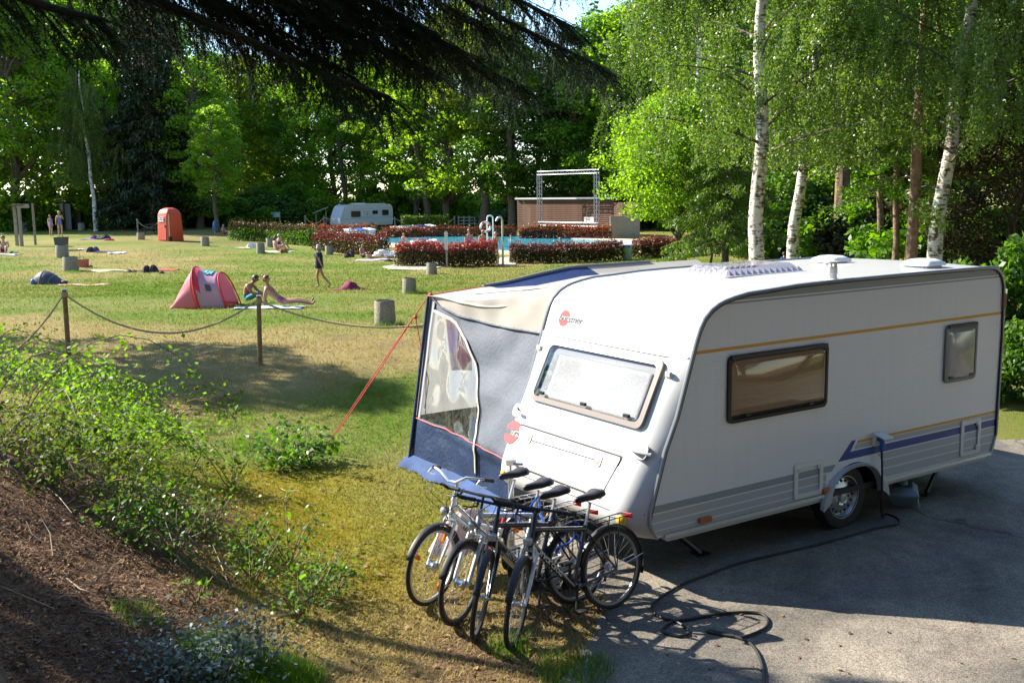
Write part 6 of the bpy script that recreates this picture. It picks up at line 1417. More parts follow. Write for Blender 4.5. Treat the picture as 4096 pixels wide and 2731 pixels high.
# walking woman
p = at(1282, 1152); m = mpp(p); sc = (1152-980)*m/1.72
wk, J = person('woman with grey hair walking left in a dark T-shirt over bare legs', p, LEFT, dict(che=(.02, 0, 1.29), sl=(.02, .175, 1.39), sr=(.02, -.175, 1.39), el=(-.04, .25, 1.13), wl=(-.14, .27, .92), hl=(-.17, .27, .85), er=(.10, -.24, 1.14), wr=(.22, -.26, .95), hr=(.27, -.26, .89),
    kr=(.14, -.09, .50), ar=(.08, -.09, .09), tr=(.24, -.10, .04), kl=(-.12, .09, .50), al=(-.42, .10, .14), tl=(-.32, .11, .03)), sc, SKINT, TORSO(navy_t)+[('che', 'sl', 0, 1, navy_t), ('che', 'sr', 0, 1, navy_t), ('sl', 'el', 0, .5, navy_t), ('sr', 'er', 0, .5, navy_t)], hairs['grey'], .14)
mb = MB(); K = 24
for (z, rx, ry) in ((1.44, .085, .10), (1.40, .13, .19), (1.28, .150, .185), (1.10, .145, .165), (.92, .165, .185), (.80, .17, .195)):
    for i in range(K): a = 2*pi*i/K; mb.v.append((.015+rx*cos(a)*(1+.03*sin(5*a+z*9)), ry*sin(a), z+.01*sin(3*a)))
mb.f = [(q*K+i, q*K+(i+1) % K, q*K+K+(i+1) % K, q*K+K+i) for q in range(5) for i in range(K)]; ts = mb.build('t_shirt', navy_t, wk, angle=80); solid(ts, .006)
for s_ in (1, -1):
    mb = MB(); q = 'l' if s_ > 0 else 'r'; mb.tube([J['s'+q]-Vector((0, .02*s_, 0)), J['s'+q].lerp(J['e'+q], .3), J['s'+q].lerp(J['e'+q], .55)], [.078, .072, .075], 12, cap=False); mb.build('sleeve', navy_t, ts, angle=80)
mb = MB(); mb.prism([(-.05, 1.22), (.05, 1.22), (.065, 1.36), (-.06, 1.38)], .002, Matrix(((0, 0, 1, .178), (1, 0, 0, 0), (0, 1, 0, 0), (0, 0, 0, 1)))); mb.build('chest_print', pbr('pink_print', (.55, .06, .15), .7), ts, smooth=False)
# reclining woman: lies to the right, propped on arms, facing right
p = at(1085, 1224); m = mpp(p); sc = 1.0*(1310-1070)*m/1.62
LIE = dict(pel=(.25, 0, .14), spi=(.12, 0, .26), che=(-.02, 0, .42), nec=(-.10, 0, .57), hb=(-.10, 0, .645), hm=(-.09, 0, .73), ht=(-.11, 0, .80), nose=(.01, -.02, .725), sl=(-.05, .17, .50), el=(-.22, .24, .30), wl=(-.26, .25, .06), hl=(-.22, .25, .03), sr=(-.05, -.17, .50), er=(-.10, -.24, .28), wr=(-.12, -.26, .06), hr=(-.05, -.27, .03),
    pl=(.33, .09, .13), kl=(.72, .12, .16), al=(1.10, .10, .09), tl=(1.14, .11, .22), pr=(.33, -.09, .13), kr=(.76, -.12, .15), ar=(1.18, -.10, .07), tr=(1.26, -.13, .17))
stripe_m = cloth('striped_bikini', (.30, .08, .15), var=.8, vs_=26)
person('tanned woman in a bikini reclining on a towel beside the pink tent', p, RIGHT+rad(-6), LIE, sc, SKINT, BIKINI(stripe_m), hairs['auburn'], 0, True)
# man lying on his front at the tent mouth
p = at(985, 1210); m = mpp(p)
bsh = cloth('blue_shorts', (.06, .28, .42), var=.5, vs_=12)
person('shirtless man sitting bent forward at the mouth of the pink tent', p, RIGHT+rad(-10), dict(pel=(-.02, 0, .13), spi=(.02, 0, .30), che=(.10, 0, .46), nec=(.22, 0, .58), hb=(.28, 0, .63), hm=(.33, 0, .69), ht=(.34, 0, .77), nose=(.42, 0, .64), sl=(.13, .18, .52), el=(.30, .22, .30), wl=(.48, .12, .26), hl=(.55, .08, .28), sr=(.13, -.18, .52), er=(.30, -.22, .30), wr=(.48, -.12, .26), hr=(.55, -.08, .28),
    pl=(.05, .1, .12), kl=(.42, .20, .30), al=(.52, .08, .05), tl=(.62, .10, .03), pr=(.05, -.1, .12), kr=(.42, -.20, .30), ar=(.50, -.05, .05), tr=(.62, -.06, .03)), 1.02, SKINT, SHORTS(bsh, .8), hairs['dark'], .0)
SIT = dict(pel=(0, 0, .13), spi=(-.04, 0, .30), che=(-.05, 0, .48), nec=(-.02, 0, .64), hb=(.0, 0, .71), hm=(.02, 0, .79), ht=(.0, 0, .87), nose=(.11, 0, .775), sl=(-.04, .17, .58), el=(.05, .24, .36), wl=(.24, .18, .30), hl=(.31, .15, .30), sr=(-.04, -.17, .58), er=(.05, -.24, .36), wr=(.24, -.18, .30), hr=(.31, -.15, .30), pl=(.06, .1, .12), kl=(.40, .14, .38), al=(.62, .12, .06), tl=(.74, .13, .03), pr=(.06, -.1, .12), kr=(.42, -.14, .36), ar=(.66, -.12, .06), tr=(.78, -.13, .03))
def simple(label, px, py, hpx, href, yaw, pose, **k):
    p = at(px, py); return person(label, p, yaw, pose, hpx*mpp(p)/href, fingers=False, **k)
maroon_s = cloth('maroon_trunks', (.18, .03, .05)); lil = cloth('lilac_suit', (.16, .14, .36)); pbl = cloth('pale_blue_suit', (.32, .34, .55)); blk = cloth('black_wear', (.02, .02, .025)); ltb = cloth('blue_suit', (.10, .11, .38)); ptn = cloth('brown_suit', (.14, .09, .08), var=.5, vs_=22)
simple('shirtless boy sitting on a white towel at the left edge', 17, 1014, 72, .9, RIGHT+rad(-70), SIT, wear=SHORTS(maroon_s, .7), hair=hairs['brown'])
simple('small girl in a pale blue swimsuit standing by the lockers', 205, 945, 84, 1.72, RIGHT+rad(-20), {}, wear=TORSO(pbl), hair=hairs['brown'], hairlen=.12)
simple('girl in a lilac swimsuit with long hair standing by the lockers', 243, 948, 103, 1.72, AWAY+rad(10), dict(er=(.10, -.22, 1.16), wr=(.20, -.14, 1.30), hr=(.22, -.10, 1.37)), wear=TORSO(lil), hair=hairs['blond'], hairlen=.22)
tw_ = cloth('blue_green_towel', (.03, .16, .30), var=.6, vs_=6)
gp, _ = simple('child wrapped in a blue and green towel bent beside a thin trunk', 860, 935, 48, 1.35, RIGHT, dict(che=(.10, 0, 1.22), nec=(.2, 0, 1.32), hb=(.26, 0, 1.36), hm=(.31, 0, 1.42), ht=(.3, 0, 1.49), nose=(.4, 0, 1.38)), wear=TORSO(tw_), hair=hairs['brown'])
mb = MB(); mb.tube([(.24, 0, 1.48), (.12, 0, 1.35), (.02, 0, 1.1), (0, 0, .8), (0, 0, .45)], [.10, .20, .24, .24, .27], 14, cap=False); mb.build('towel', tw_, gp)
simple('man in red sitting on the ground by the dark hedge', 895, 940, 42, .9, RIGHT+rad(-20), SIT, wear=TORSO(cloth('red_wear', (.45, .03, .02)))+SHORTS(MATS['cloth_red_wear'], .6), hair=hairs['blond'])
simple('woman in a bikini sitting with her back turned beside the basket', 1103, 1006, 62, .9, AWAY+rad(-50), SIT, wear=BIKINI(stripe_m), hair=hairs['brown'], hairlen=.2)
simple('person with a pale sun hat sitting behind the woman with the basket', 1118, 996, 60, .9, AWAY+rad(-30), SIT, wear=TORSO(blk), hair=hairs['grey'], hairlen=.02)
simple('bald man in black shorts sitting with his knees up on the pale blanket', 1450, 1034, 60, .9, RIGHT+rad(-30), SIT, skin=SKINT, wear=SHORTS(blk, .8), fat=1.15)
simple('person in yellow lying on the pale blanket behind the bald man', 1475, 1036, 26, .45, RIGHT+rad(8), dict(LIE, che=(-.06, 0, .24), spi=(.1, 0, .18), nec=(-.2, 0, .27), hb=(-.26, 0, .28), hm=(-.34, 0, .29), ht=(-.42, 0, .30), nose=(-.33, 0, .40), sl=(-.1, .17, .26), sr=(-.1, -.17, .26), el=(.0, .25, .1), er=(0, -.25, .1), wl=(.2, .2, .06), wr=(.2, -.2, .06), hl=(.28, .2, .05), hr=(.28, -.2, .05)), wear=BIKINI(cloth('yellow_bikini', (.55, .32, .03))), hair=hairs['dark'], hairlen=.1)
# bathers in the pool
def bather(label, px, ytop, d, h_, yaw, **k):
    r_ = ray(px, ytop); t = d/math.hypot(r_.x, r_.y); q = CAM+r_*t; sc = h_/1.72; return person(label, Vector((q.x, q.y, q.z-h_)), yaw, k.pop('pose', {}), sc, fingers=False, **k)
bather('woman in a blue swimsuit standing in the pool, left of three', 1875, 918, 55, 1.62, TOCAM+rad(10), wear=TORSO(ltb), hair=hairs['grey'], fat=1.35, hairlen=.02)
bather('woman in a brown patterned swimsuit looking down in the pool, middle of three', 1930, 920, 55, 1.62, TOCAM+rad(25), wear=TORSO(ptn), hair=hairs['grey'], fat=1.35, hairlen=.02, pose=dict(hm=(.06, 0, 1.60), nose=(.15, 0, 1.555)))
bather('bather seen from behind beside the shower post, right of three', 1982, 928, 54, 1.55, AWAY, wear=TORSO(ptn), hair=hairs['grey'])
bather('pale child standing at the far pool edge by the starting blocks', 1614, 933, 62, 1.25, RIGHT+rad(-60), wear=SHORTS(pbl), hair=hairs['blond'], pose=dict(er=(.12, -.2, 1.25), wr=(.22, -.2, 1.45), hr=(.24, -.2, 1.53)))
for px, py, lb in ((2240, 963, 'swimmer with only head and shoulders above the water near the far wall'), (2044, 948, 'dark haired swimmer in the water right of the shower post')):
    r_ = ray(px, py); t = (POOLZ+.15-CAM.z)/r_.z; q = CAM+r_*t; person(lb, Vector((q.x, q.y, POOLZ-1.38)), TOCAM, {}, 1.0, fingers=False, hair=hairs['grey' if px > 2100 else 'dark'])
# person sitting beyond the caravan roof
r_ = ray(3137, 1010); q = CAM+r_*(38/math.hypot(r_.x, r_.y)); q.z = gz(q.x, q.y)
zt = CAM.z+ray(3137, 1008).z*38.3; person('person in a blue top just visible beyond the caravan roof by the birch trunk', Vector((q.x, q.y, q.z)), AWAY, {}, max(.5, (zt-q.z)/1.70), fingers=False, wear=TORSO(cloth('blue_top', (.03, .12, .42)))+[('sl', 'el', 0, 1, MATS['cloth_blue_top']), ('sr', 'er', 0, 1, MATS['cloth_blue_top']), ('che', 'sl', 0, 1, MATS['cloth_blue_top']), ('che', 'sr', 0, 1, MATS['cloth_blue_top'])], hair=hairs['dark'])
# ================================================================== trees
def limb(mb, a, b, r0, r1, bend=.1, n_=6, k_=5):
    a = Vector(a); b = Vector(b); d = b-a; off = Vector((random.uniform(-1, 1), random.uniform(-1, 1), random.uniform(0, .8)))*d.length*bend
    pts = [a.lerp(b, i/n_)+off*sin(pi*i/n_) for i in range(n_+1)]; mb.tube(pts, [r0+(r1-r0)*i/n_ for i in range(n_+1)], k_); return pts
def trunk_pts(h, lean=(0, 0), n_=9, wig=.12):
    ph = random.random()*6; return [Vector((lean[0]*(i/n_)**1.3+wig*sin(i*1.3+ph)*(i > 0), lean[1]*(i/n_)**1.3+wig*cos(i*1.7+ph)*(i > 0), h*i/n_)) for i in range(n_+1)]
def broad_crown(seed, H=20., r=4.6, base=.18, n_cl=150, n_leaf=19000, leaf=.33, open_=.0):
    """returns crown mesh data and trunk mesh data for a broadleaf tree standing at the origin"""
    global rng
    rng = np.random.default_rng(seed); random.seed(seed)
    mb = MB(); tp = trunk_pts(H*.9, wig=.25); tr0 = H*.0165; mb.tube(tp, [tr0*1.35]+[tr0*(1-.085*i) for i in range(1, len(tp))], 9)
    cen = []
    for i in range(n_cl):
        f = rng.uniform(0, 1)**.85; z = H*(base+(1-base)*f); rr = r*(math.sin(pi*min(1, (f*.86+.12)))**.6)*(.75+.35*rng.uniform()); a = rng.uniform(0, 2*pi); q = rr*math.sqrt(rng.uniform(.25, 1))
        cen.append((q*cos(a), q*sin(a), z))
    cen = np.array(cen)
    for i in range(0, n_cl, 2):
        c = cen[i]; z0 = max(H*.12, c[2]-abs(np.hypot(c[0], c[1]))*.55-.8); j = min(len(tp)-2, int(z0/(H*.9)*9)); q = tp[j].lerp(tp[j+1], (z0/(H*.9)*9)-j); limb(mb, q, c, tr0*.30, .02, .1, 4, 4)
    w_ = rng.uniform(.5, 1.3, n_cl); k = rng.choice(n_cl, n_leaf, p=w_/w_.sum()); rad_ = (.75+.6*rng.uniform(size=n_cl))*r/4.6
    d = rng.normal(size=(n_leaf, 3)); d /= np.linalg.norm(d, axis=1)[:, None]; q = rng.uniform(.35, 1, n_leaf)**.6; P = cen[k]+d*(rad_[k]*q)[:, None]*np.array([1.15, 1.15, .62]); P[:, 2] -= .10*np.hypot(d[:, 0], d[:, 1])*rad_[k]
    V, F = leaves(P, leaf, .62, up=.7, droop=.3, outward=d*.5)
    return np_mesh('crown', V, F, None), mb.mesh('trunk', bark)
def conifer(seed, H=20., r=3.2, base=.06, nb=150, leaf=.34, hang=.9, per=330, mat_t=None):
    global rng
    rng = np.random.default_rng(seed); random.seed(seed); mb = MB(); mb.tube([(0, 0, H*i/8) for i in range(9)], [H*.017*(1.02-i/8) for i in range(9)], 8); Ps = []
    for i in range(nb):
        f = (i+.5)/nb; z = H*(base+(1-base)*f); L = r*(1-f)**.75*rng.uniform(.75, 1.15)+.25; a = i*2.4+rng.uniform(-.4, .4); e = Vector((L*cos(a), L*sin(a), z-L*.28)); pts = limb(mb, (0, 0, z), e, .05*(1-f)+.015, .01, .03, 4, 4)
        m_ = int(per*L/r)+20; t = rng.uniform(.12, 1, m_)**.8; s_ = rng.normal(size=m_)*.16*L*(1-.6*t); P = np.stack([L*t*cos(a)-s_*sin(a), L*t*sin(a)+s_*cos(a), z-L*.28*t**1.6-rng.uniform(0, hang, m_)*(1-.4*t)*min(1, L/2)], 1); Ps.append(P)
    P = np.concatenate(Ps); V, F = leaves(P, leaf, .34, up=-.1, droop=2.2)
    return np_mesh('crown', V, F, None), mb.mesh('trunk', mat_t or bark)
def plant_tree(name, label, crown, trunk, pos, s_, cm, yaw=0, tm=None, group=None, sz=None, lean=0):
    t = thing(name, label, 'tree', pos, yaw, group); t.scale = (s_, s_, sz or s_); t.rotation_euler = (lean, 0, yaw)
    for nm, me, mt in (('trunk', trunk, tm), ('crown', crown, cm)):
        if nm == 'crown' and not me.materials: me.materials.append(cm)
        o = bpy.data.objects.new(nm, me); COL.objects.link(o); o.parent = t
        if mt: o.material_slots[0].link = 'OBJECT'; o.material_slots[0].material = mt
    return t
LG = leafmat('leaf_bright', (.10, .20, .014), (.19, .28, .03), .6); LM = leafmat('leaf_mid', (.06, .15, .012), (.12, .21, .022), .55); LD = leafmat('leaf_dark', (.036, .095, .012), (.08, .15, .02), .45); LY = leafmat('leaf_yellow', (.13, .19, .015), (.22, .26, .035), .6)  # brighter greens on some trees and bushes stand in for sunlight
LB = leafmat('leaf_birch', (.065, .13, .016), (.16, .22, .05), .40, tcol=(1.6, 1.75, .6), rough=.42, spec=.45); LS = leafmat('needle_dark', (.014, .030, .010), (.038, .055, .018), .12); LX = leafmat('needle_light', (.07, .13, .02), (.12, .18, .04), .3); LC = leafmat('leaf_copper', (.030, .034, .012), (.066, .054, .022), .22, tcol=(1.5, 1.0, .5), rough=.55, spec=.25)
CR = [broad_crown(11), broad_crown(12, r=5.2, n_cl=170), broad_crown(13, r=4.0, base=.28, n_cl=110, n_leaf=15000), broad_crown(14, r=4.8, base=.10, n_cl=160), broad_crown(15, r=5.6, base=.2, n_cl=90, n_leaf=11000, leaf=.42), broad_crown(16, r=3.4, base=.6, n_cl=50, n_leaf=6000, leaf=.42)]
LK = leafmat('leaf_low_bounce', (.018, .040, .010), (.035, .065, .016), .2)  # leaf colour darkened so the unseen sky-blocking trees bounce less light
CF = conifer(21)
CP = conifer(22, r=2.6, base=.35, nb=90, leaf=.30, hang=.4, per=240, mat_t=bark_pine)
# far forest edge: (photo column, distance, height, crown index, leaf material, label)
FOREST = [
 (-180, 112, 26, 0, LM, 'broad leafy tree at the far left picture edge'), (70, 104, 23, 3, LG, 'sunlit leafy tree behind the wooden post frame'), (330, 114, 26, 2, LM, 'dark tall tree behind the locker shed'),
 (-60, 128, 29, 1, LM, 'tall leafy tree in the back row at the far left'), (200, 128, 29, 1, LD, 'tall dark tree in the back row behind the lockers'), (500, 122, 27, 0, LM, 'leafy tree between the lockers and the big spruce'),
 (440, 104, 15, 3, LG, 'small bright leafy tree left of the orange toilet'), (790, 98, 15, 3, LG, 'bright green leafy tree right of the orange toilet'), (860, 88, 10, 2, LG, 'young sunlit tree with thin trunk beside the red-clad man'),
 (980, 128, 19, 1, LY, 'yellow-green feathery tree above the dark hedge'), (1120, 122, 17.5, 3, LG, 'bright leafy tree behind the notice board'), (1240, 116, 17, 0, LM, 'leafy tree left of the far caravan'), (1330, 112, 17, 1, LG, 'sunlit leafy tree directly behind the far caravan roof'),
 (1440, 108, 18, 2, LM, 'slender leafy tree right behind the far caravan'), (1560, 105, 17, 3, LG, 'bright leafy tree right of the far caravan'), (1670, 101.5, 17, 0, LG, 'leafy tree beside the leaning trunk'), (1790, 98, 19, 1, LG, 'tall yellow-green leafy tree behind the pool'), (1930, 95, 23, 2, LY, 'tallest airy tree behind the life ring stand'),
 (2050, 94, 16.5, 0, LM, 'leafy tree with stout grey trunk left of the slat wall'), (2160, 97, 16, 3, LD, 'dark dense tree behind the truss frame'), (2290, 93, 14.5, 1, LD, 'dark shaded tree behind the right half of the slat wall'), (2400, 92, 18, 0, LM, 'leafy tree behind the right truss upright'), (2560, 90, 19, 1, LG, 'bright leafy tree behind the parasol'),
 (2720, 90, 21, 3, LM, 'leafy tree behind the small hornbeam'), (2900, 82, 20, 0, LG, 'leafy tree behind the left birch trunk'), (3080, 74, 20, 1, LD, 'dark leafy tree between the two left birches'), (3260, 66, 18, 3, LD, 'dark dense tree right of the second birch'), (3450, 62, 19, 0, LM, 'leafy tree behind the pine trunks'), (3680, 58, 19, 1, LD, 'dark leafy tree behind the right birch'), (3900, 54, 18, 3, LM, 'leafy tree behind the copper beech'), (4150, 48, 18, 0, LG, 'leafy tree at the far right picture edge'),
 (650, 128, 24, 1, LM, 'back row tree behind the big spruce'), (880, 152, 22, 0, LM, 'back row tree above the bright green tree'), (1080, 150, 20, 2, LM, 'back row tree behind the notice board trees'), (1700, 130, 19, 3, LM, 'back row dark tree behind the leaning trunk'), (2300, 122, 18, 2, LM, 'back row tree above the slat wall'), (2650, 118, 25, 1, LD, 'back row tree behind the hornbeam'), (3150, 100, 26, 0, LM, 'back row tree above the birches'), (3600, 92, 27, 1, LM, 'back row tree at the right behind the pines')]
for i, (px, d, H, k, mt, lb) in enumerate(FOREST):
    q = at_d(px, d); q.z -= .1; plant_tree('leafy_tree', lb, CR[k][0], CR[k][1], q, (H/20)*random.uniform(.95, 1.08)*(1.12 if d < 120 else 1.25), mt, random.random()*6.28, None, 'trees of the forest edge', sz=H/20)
for px, d, H, lb in ((610, 98, 25, 'big dark spruce with drooping branches behind the orange toilet'), (1010, 146, 22, 'spruce top rising behind the yellow-green tree'), (700, 112, 22, 'dark spruce just right of the big drooping one')):
    plant_tree('spruce_tree', lb, *CF, at_d(px, d), H/20*1.1, LS, px, None, 'spruces at the forest edge', sz=H/20)
for px, d, H, lb in ((2380, 96, 20, 'pine with bluish needles left of the birch foliage'), (3370, 50, 19, 'pine with slender trunk right of the second birch')):
    plant_tree('pine_tree', lb, *CP, at_d(px, d), H/20*1.2, LM if px < 3000 else LS, px, None, 'pines beyond the lawn', sz=H/20)
# bare lower trunks seen in the shade
def trunk_only(label, px, py, wpx, d, top, lean=0, mt=None, kind='tree trunk'):
    q = at_d(px, d); m = mpp(q); r = wpx*m/2; t = thing('tree_trunk', label, 'tree', q, RIGHT, 'bare trunks at the forest edge'); mb = MB()
    mb.tube([(lean*f*top+.08*sin(9*f), 0, top*f-.1) for f in np.linspace(0, 1, 9)], [r*(1.25-.25*min(1, f*6))*(1-.3*f) for f in np.linspace(0, 1, 9)], 10); mb.build('trunk', mt or bark, t)
    for k in range(5):
        mb = MB(); z = top*(.45+.11*k); a = random.random()*6; limb(mb, (lean*z, 0, z), (lean*z+1.6*cos(a), 1.6*sin(a), z+1.2), r*.35, .02, .1); mb.build('limb', mt or bark, t)
trunk_only('pale leaning trunk behind the hedge right of the far caravan', 1715, 900, 26, 99, 14, -.13)
trunk_only('dark trunk above the far caravan roof', 1385, 900, 20, 107, 13, -.06)
trunk_only('stout grey trunk left of the slat wall', 2045, 900, 34, 93, 9, -.02)
trunk_only('dark straight trunk behind the locker shed', 292, 900, 24, 110, 10, .01)
# ---------------------------------------------------------------- undergrowth along the forest foot
def bush_mesh(seed, n_=9000, leaf=.22, w_=2.4, h=2.0):
    global rng
    rng = np.random.default_rng(seed); c = np.stack([rng.uniform(-w_, w_, 40), rng.uniform(-1, 1, 40), rng.uniform(.1, h, 40)**1.0], 1); c[:, 2] *= (1-(c[:, 0]/w_)**2*.5); k = rng.integers(0, 40, n_); d = rng.normal(size=(n_, 3)); d /= np.linalg.norm(d, axis=1)[:, None]; P = c[k]+d*rng.uniform(.3, .65, n_)[:, None]; P[:, 2] = np.abs(P[:, 2]); V, F = leaves(P, leaf, .6, up=.6, outward=d*.5); return np_mesh('foliage', V, F, None)
BU = [bush_mesh(31), bush_mesh(32)]
def stems(seed, h=1.6):
    random.seed(seed); mb = MB()
    for k in range(7): a = random.random()*6; limb(mb, (.15*cos(a), .15*sin(a), -.1), (1.4*cos(a), .8*sin(a), h*random.uniform(.6, 1)), .03, .008, .1, 4, 4)
    return mb.mesh('stem', bark)
ST = stems(5)
def bush(label, pos, s_, mt, k=0, yaw=0, sz=None, group='bushes at the forest edge', name='bush'):
    t = thing(name, label, 'bush', pos, yaw, group); t.scale = (s_, s_, sz or s_)
    me = BU[k % 2]
    if not me.materials: me.materials.append(mt)
    for nm, q, mm in (('stem', ST, None), ('foliage', me, mt)):
        o = bpy.data.objects.new(nm, q); COL.objects.link(o); o.parent = t
        if mm: o.material_slots[0].link = 'OBJECT'; o.material_slots[0].material = mm
words = 'first second third fourth fifth sixth seventh eighth ninth tenth eleventh twelfth thirteenth fourteenth fifteenth sixteenth seventeenth eighteenth nineteenth twentieth'.split()
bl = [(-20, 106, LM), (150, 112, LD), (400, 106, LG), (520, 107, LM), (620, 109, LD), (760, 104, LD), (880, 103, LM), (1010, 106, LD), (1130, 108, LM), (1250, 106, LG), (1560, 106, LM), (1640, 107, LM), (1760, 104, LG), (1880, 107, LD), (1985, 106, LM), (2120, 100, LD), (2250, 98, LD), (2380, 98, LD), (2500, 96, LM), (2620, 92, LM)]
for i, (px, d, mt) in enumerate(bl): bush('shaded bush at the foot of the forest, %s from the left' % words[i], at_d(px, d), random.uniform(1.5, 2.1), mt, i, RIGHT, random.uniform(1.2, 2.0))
for px, d, s_, mt, lb in ((2720, 92, 2.0, LM, 'green bush behind the hornbeam at the right lawn edge'), (2880, 86, 1.8, LM, 'green bush behind the left birch trunk at the lawn edge'), (3010, 82, 1.7, LD, 'dark bush between the birch trunks at the lawn edge'), (3230, 56, 1.5, LM, 'rounded green shrub right of the second birch'), (3400, 54, 2.0, LD, 'dark bush in the shade left of the pine trunks'), (3560, 50, 1.5, LM, 'bush among the pine trunks'), (3700, 46, 1.5, LC, 'brownish bush behind the right birch'), (3880, 40, 1.4, LM, 'green bush left of the copper beech foot')): bush(lb, at_d(px, d), s_, mt, int(px), RIGHT, s_*.8, 'bushes at the right lawn edge')
for px, d, s_, sz, lb in ((4135, 17.5, .40, .55, 'bright leafy shrub beside the caravan rear at the right edge'), (4200, 22, .7, 1.0, 'leafy shrub at the very right beyond the asphalt')): bush(lb, at_d(px, d), s_*.9, LD, int(px), RIGHT, sz*.85, 'shrubs by the caravan rear')
# ---------------------------------------------------------------- hedges
def hedge(label, pts, h, w_, top, low, n_=9000, leaf=.13):
    global rng
    t = thing('hedge', label, 'hedge', pts[0], 0); rng = np.random.default_rng(int(pts[0].x*97) % 9999); A = [Vector((p.x, p.y, p.z)) for p in pts]; P = []
    seg = [(A[i+1]-A[i]).length for i in range(len(A)-1)]; tot = sum(seg); P0 = []; 
    for i in range(len(A)-1):
        k = int(n_*seg[i]/tot); f = rng.uniform(0, 1, k); d = (A[i+1]-A[i]).normalized(); nrm = np.array([-d.y, d.x]); base = np.array(A[i])+f[:, None]*np.array(A[i+1]-A[i])
        s_ = rng.uniform(-1, 1, k); z = rng.uniform(0, 1, k)**.75; z = z*h*(1+.10*wob(base[:, 0], base[:, 1], 2.0)); base[:, :2] += nrm*(np.sign(s_)*np.abs(s_)**.5*w_/2*(1-.25*(z/h)**3))[:, None]; base[:, 2] += z+rng.normal(size=k)*.03+rng.exponential(.07, k)*(z > h*.8); P0.append(base)
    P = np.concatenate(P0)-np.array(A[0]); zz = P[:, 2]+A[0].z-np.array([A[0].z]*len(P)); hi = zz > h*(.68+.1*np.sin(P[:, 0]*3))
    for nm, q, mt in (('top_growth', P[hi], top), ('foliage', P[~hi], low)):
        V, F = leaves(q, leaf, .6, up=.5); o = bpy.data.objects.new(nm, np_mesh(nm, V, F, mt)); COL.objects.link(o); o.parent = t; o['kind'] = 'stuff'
    mb = MB()
    for i in range(len(A)-1):
        for k in range(int(seg[i]/.5)+1):
            q = A[i].lerp(A[i+1], min(1, k*.5/seg[i]))-A[0]; limb(mb, q, q+Vector((random.uniform(-.2, .2), random.uniform(-.2, .2), h*.8)), .02, .006, .1, 3, 4)
    mb.build('stem', bark, t)
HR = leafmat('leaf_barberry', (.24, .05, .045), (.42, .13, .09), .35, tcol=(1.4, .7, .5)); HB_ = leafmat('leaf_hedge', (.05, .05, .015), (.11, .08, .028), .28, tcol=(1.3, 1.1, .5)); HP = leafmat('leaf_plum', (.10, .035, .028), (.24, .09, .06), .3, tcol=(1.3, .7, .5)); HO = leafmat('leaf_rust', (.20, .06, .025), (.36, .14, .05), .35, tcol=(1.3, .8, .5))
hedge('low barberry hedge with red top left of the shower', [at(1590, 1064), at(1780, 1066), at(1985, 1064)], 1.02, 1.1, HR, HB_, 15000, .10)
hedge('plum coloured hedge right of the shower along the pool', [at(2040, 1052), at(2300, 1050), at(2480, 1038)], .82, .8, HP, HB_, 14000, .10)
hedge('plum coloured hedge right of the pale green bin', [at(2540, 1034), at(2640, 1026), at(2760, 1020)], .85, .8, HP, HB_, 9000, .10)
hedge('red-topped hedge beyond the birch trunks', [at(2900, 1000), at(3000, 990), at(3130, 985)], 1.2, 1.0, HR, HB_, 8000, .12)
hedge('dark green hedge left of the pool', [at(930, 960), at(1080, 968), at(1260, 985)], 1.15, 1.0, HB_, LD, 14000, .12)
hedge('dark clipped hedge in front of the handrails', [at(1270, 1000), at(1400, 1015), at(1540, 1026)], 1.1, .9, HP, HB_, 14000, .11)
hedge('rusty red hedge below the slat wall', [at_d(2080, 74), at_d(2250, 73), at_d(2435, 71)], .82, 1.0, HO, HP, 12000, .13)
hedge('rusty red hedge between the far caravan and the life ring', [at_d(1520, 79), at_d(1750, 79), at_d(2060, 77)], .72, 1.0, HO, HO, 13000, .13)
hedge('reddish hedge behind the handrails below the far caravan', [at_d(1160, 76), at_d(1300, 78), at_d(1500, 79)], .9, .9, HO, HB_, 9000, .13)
hedge('grey-green flowering shrubs along the far rope fence', [at_d(1600, 94), at_d(1720, 94), at_d(1790, 94)], 1.2, 1.4, LX, LM, 7000, .16)
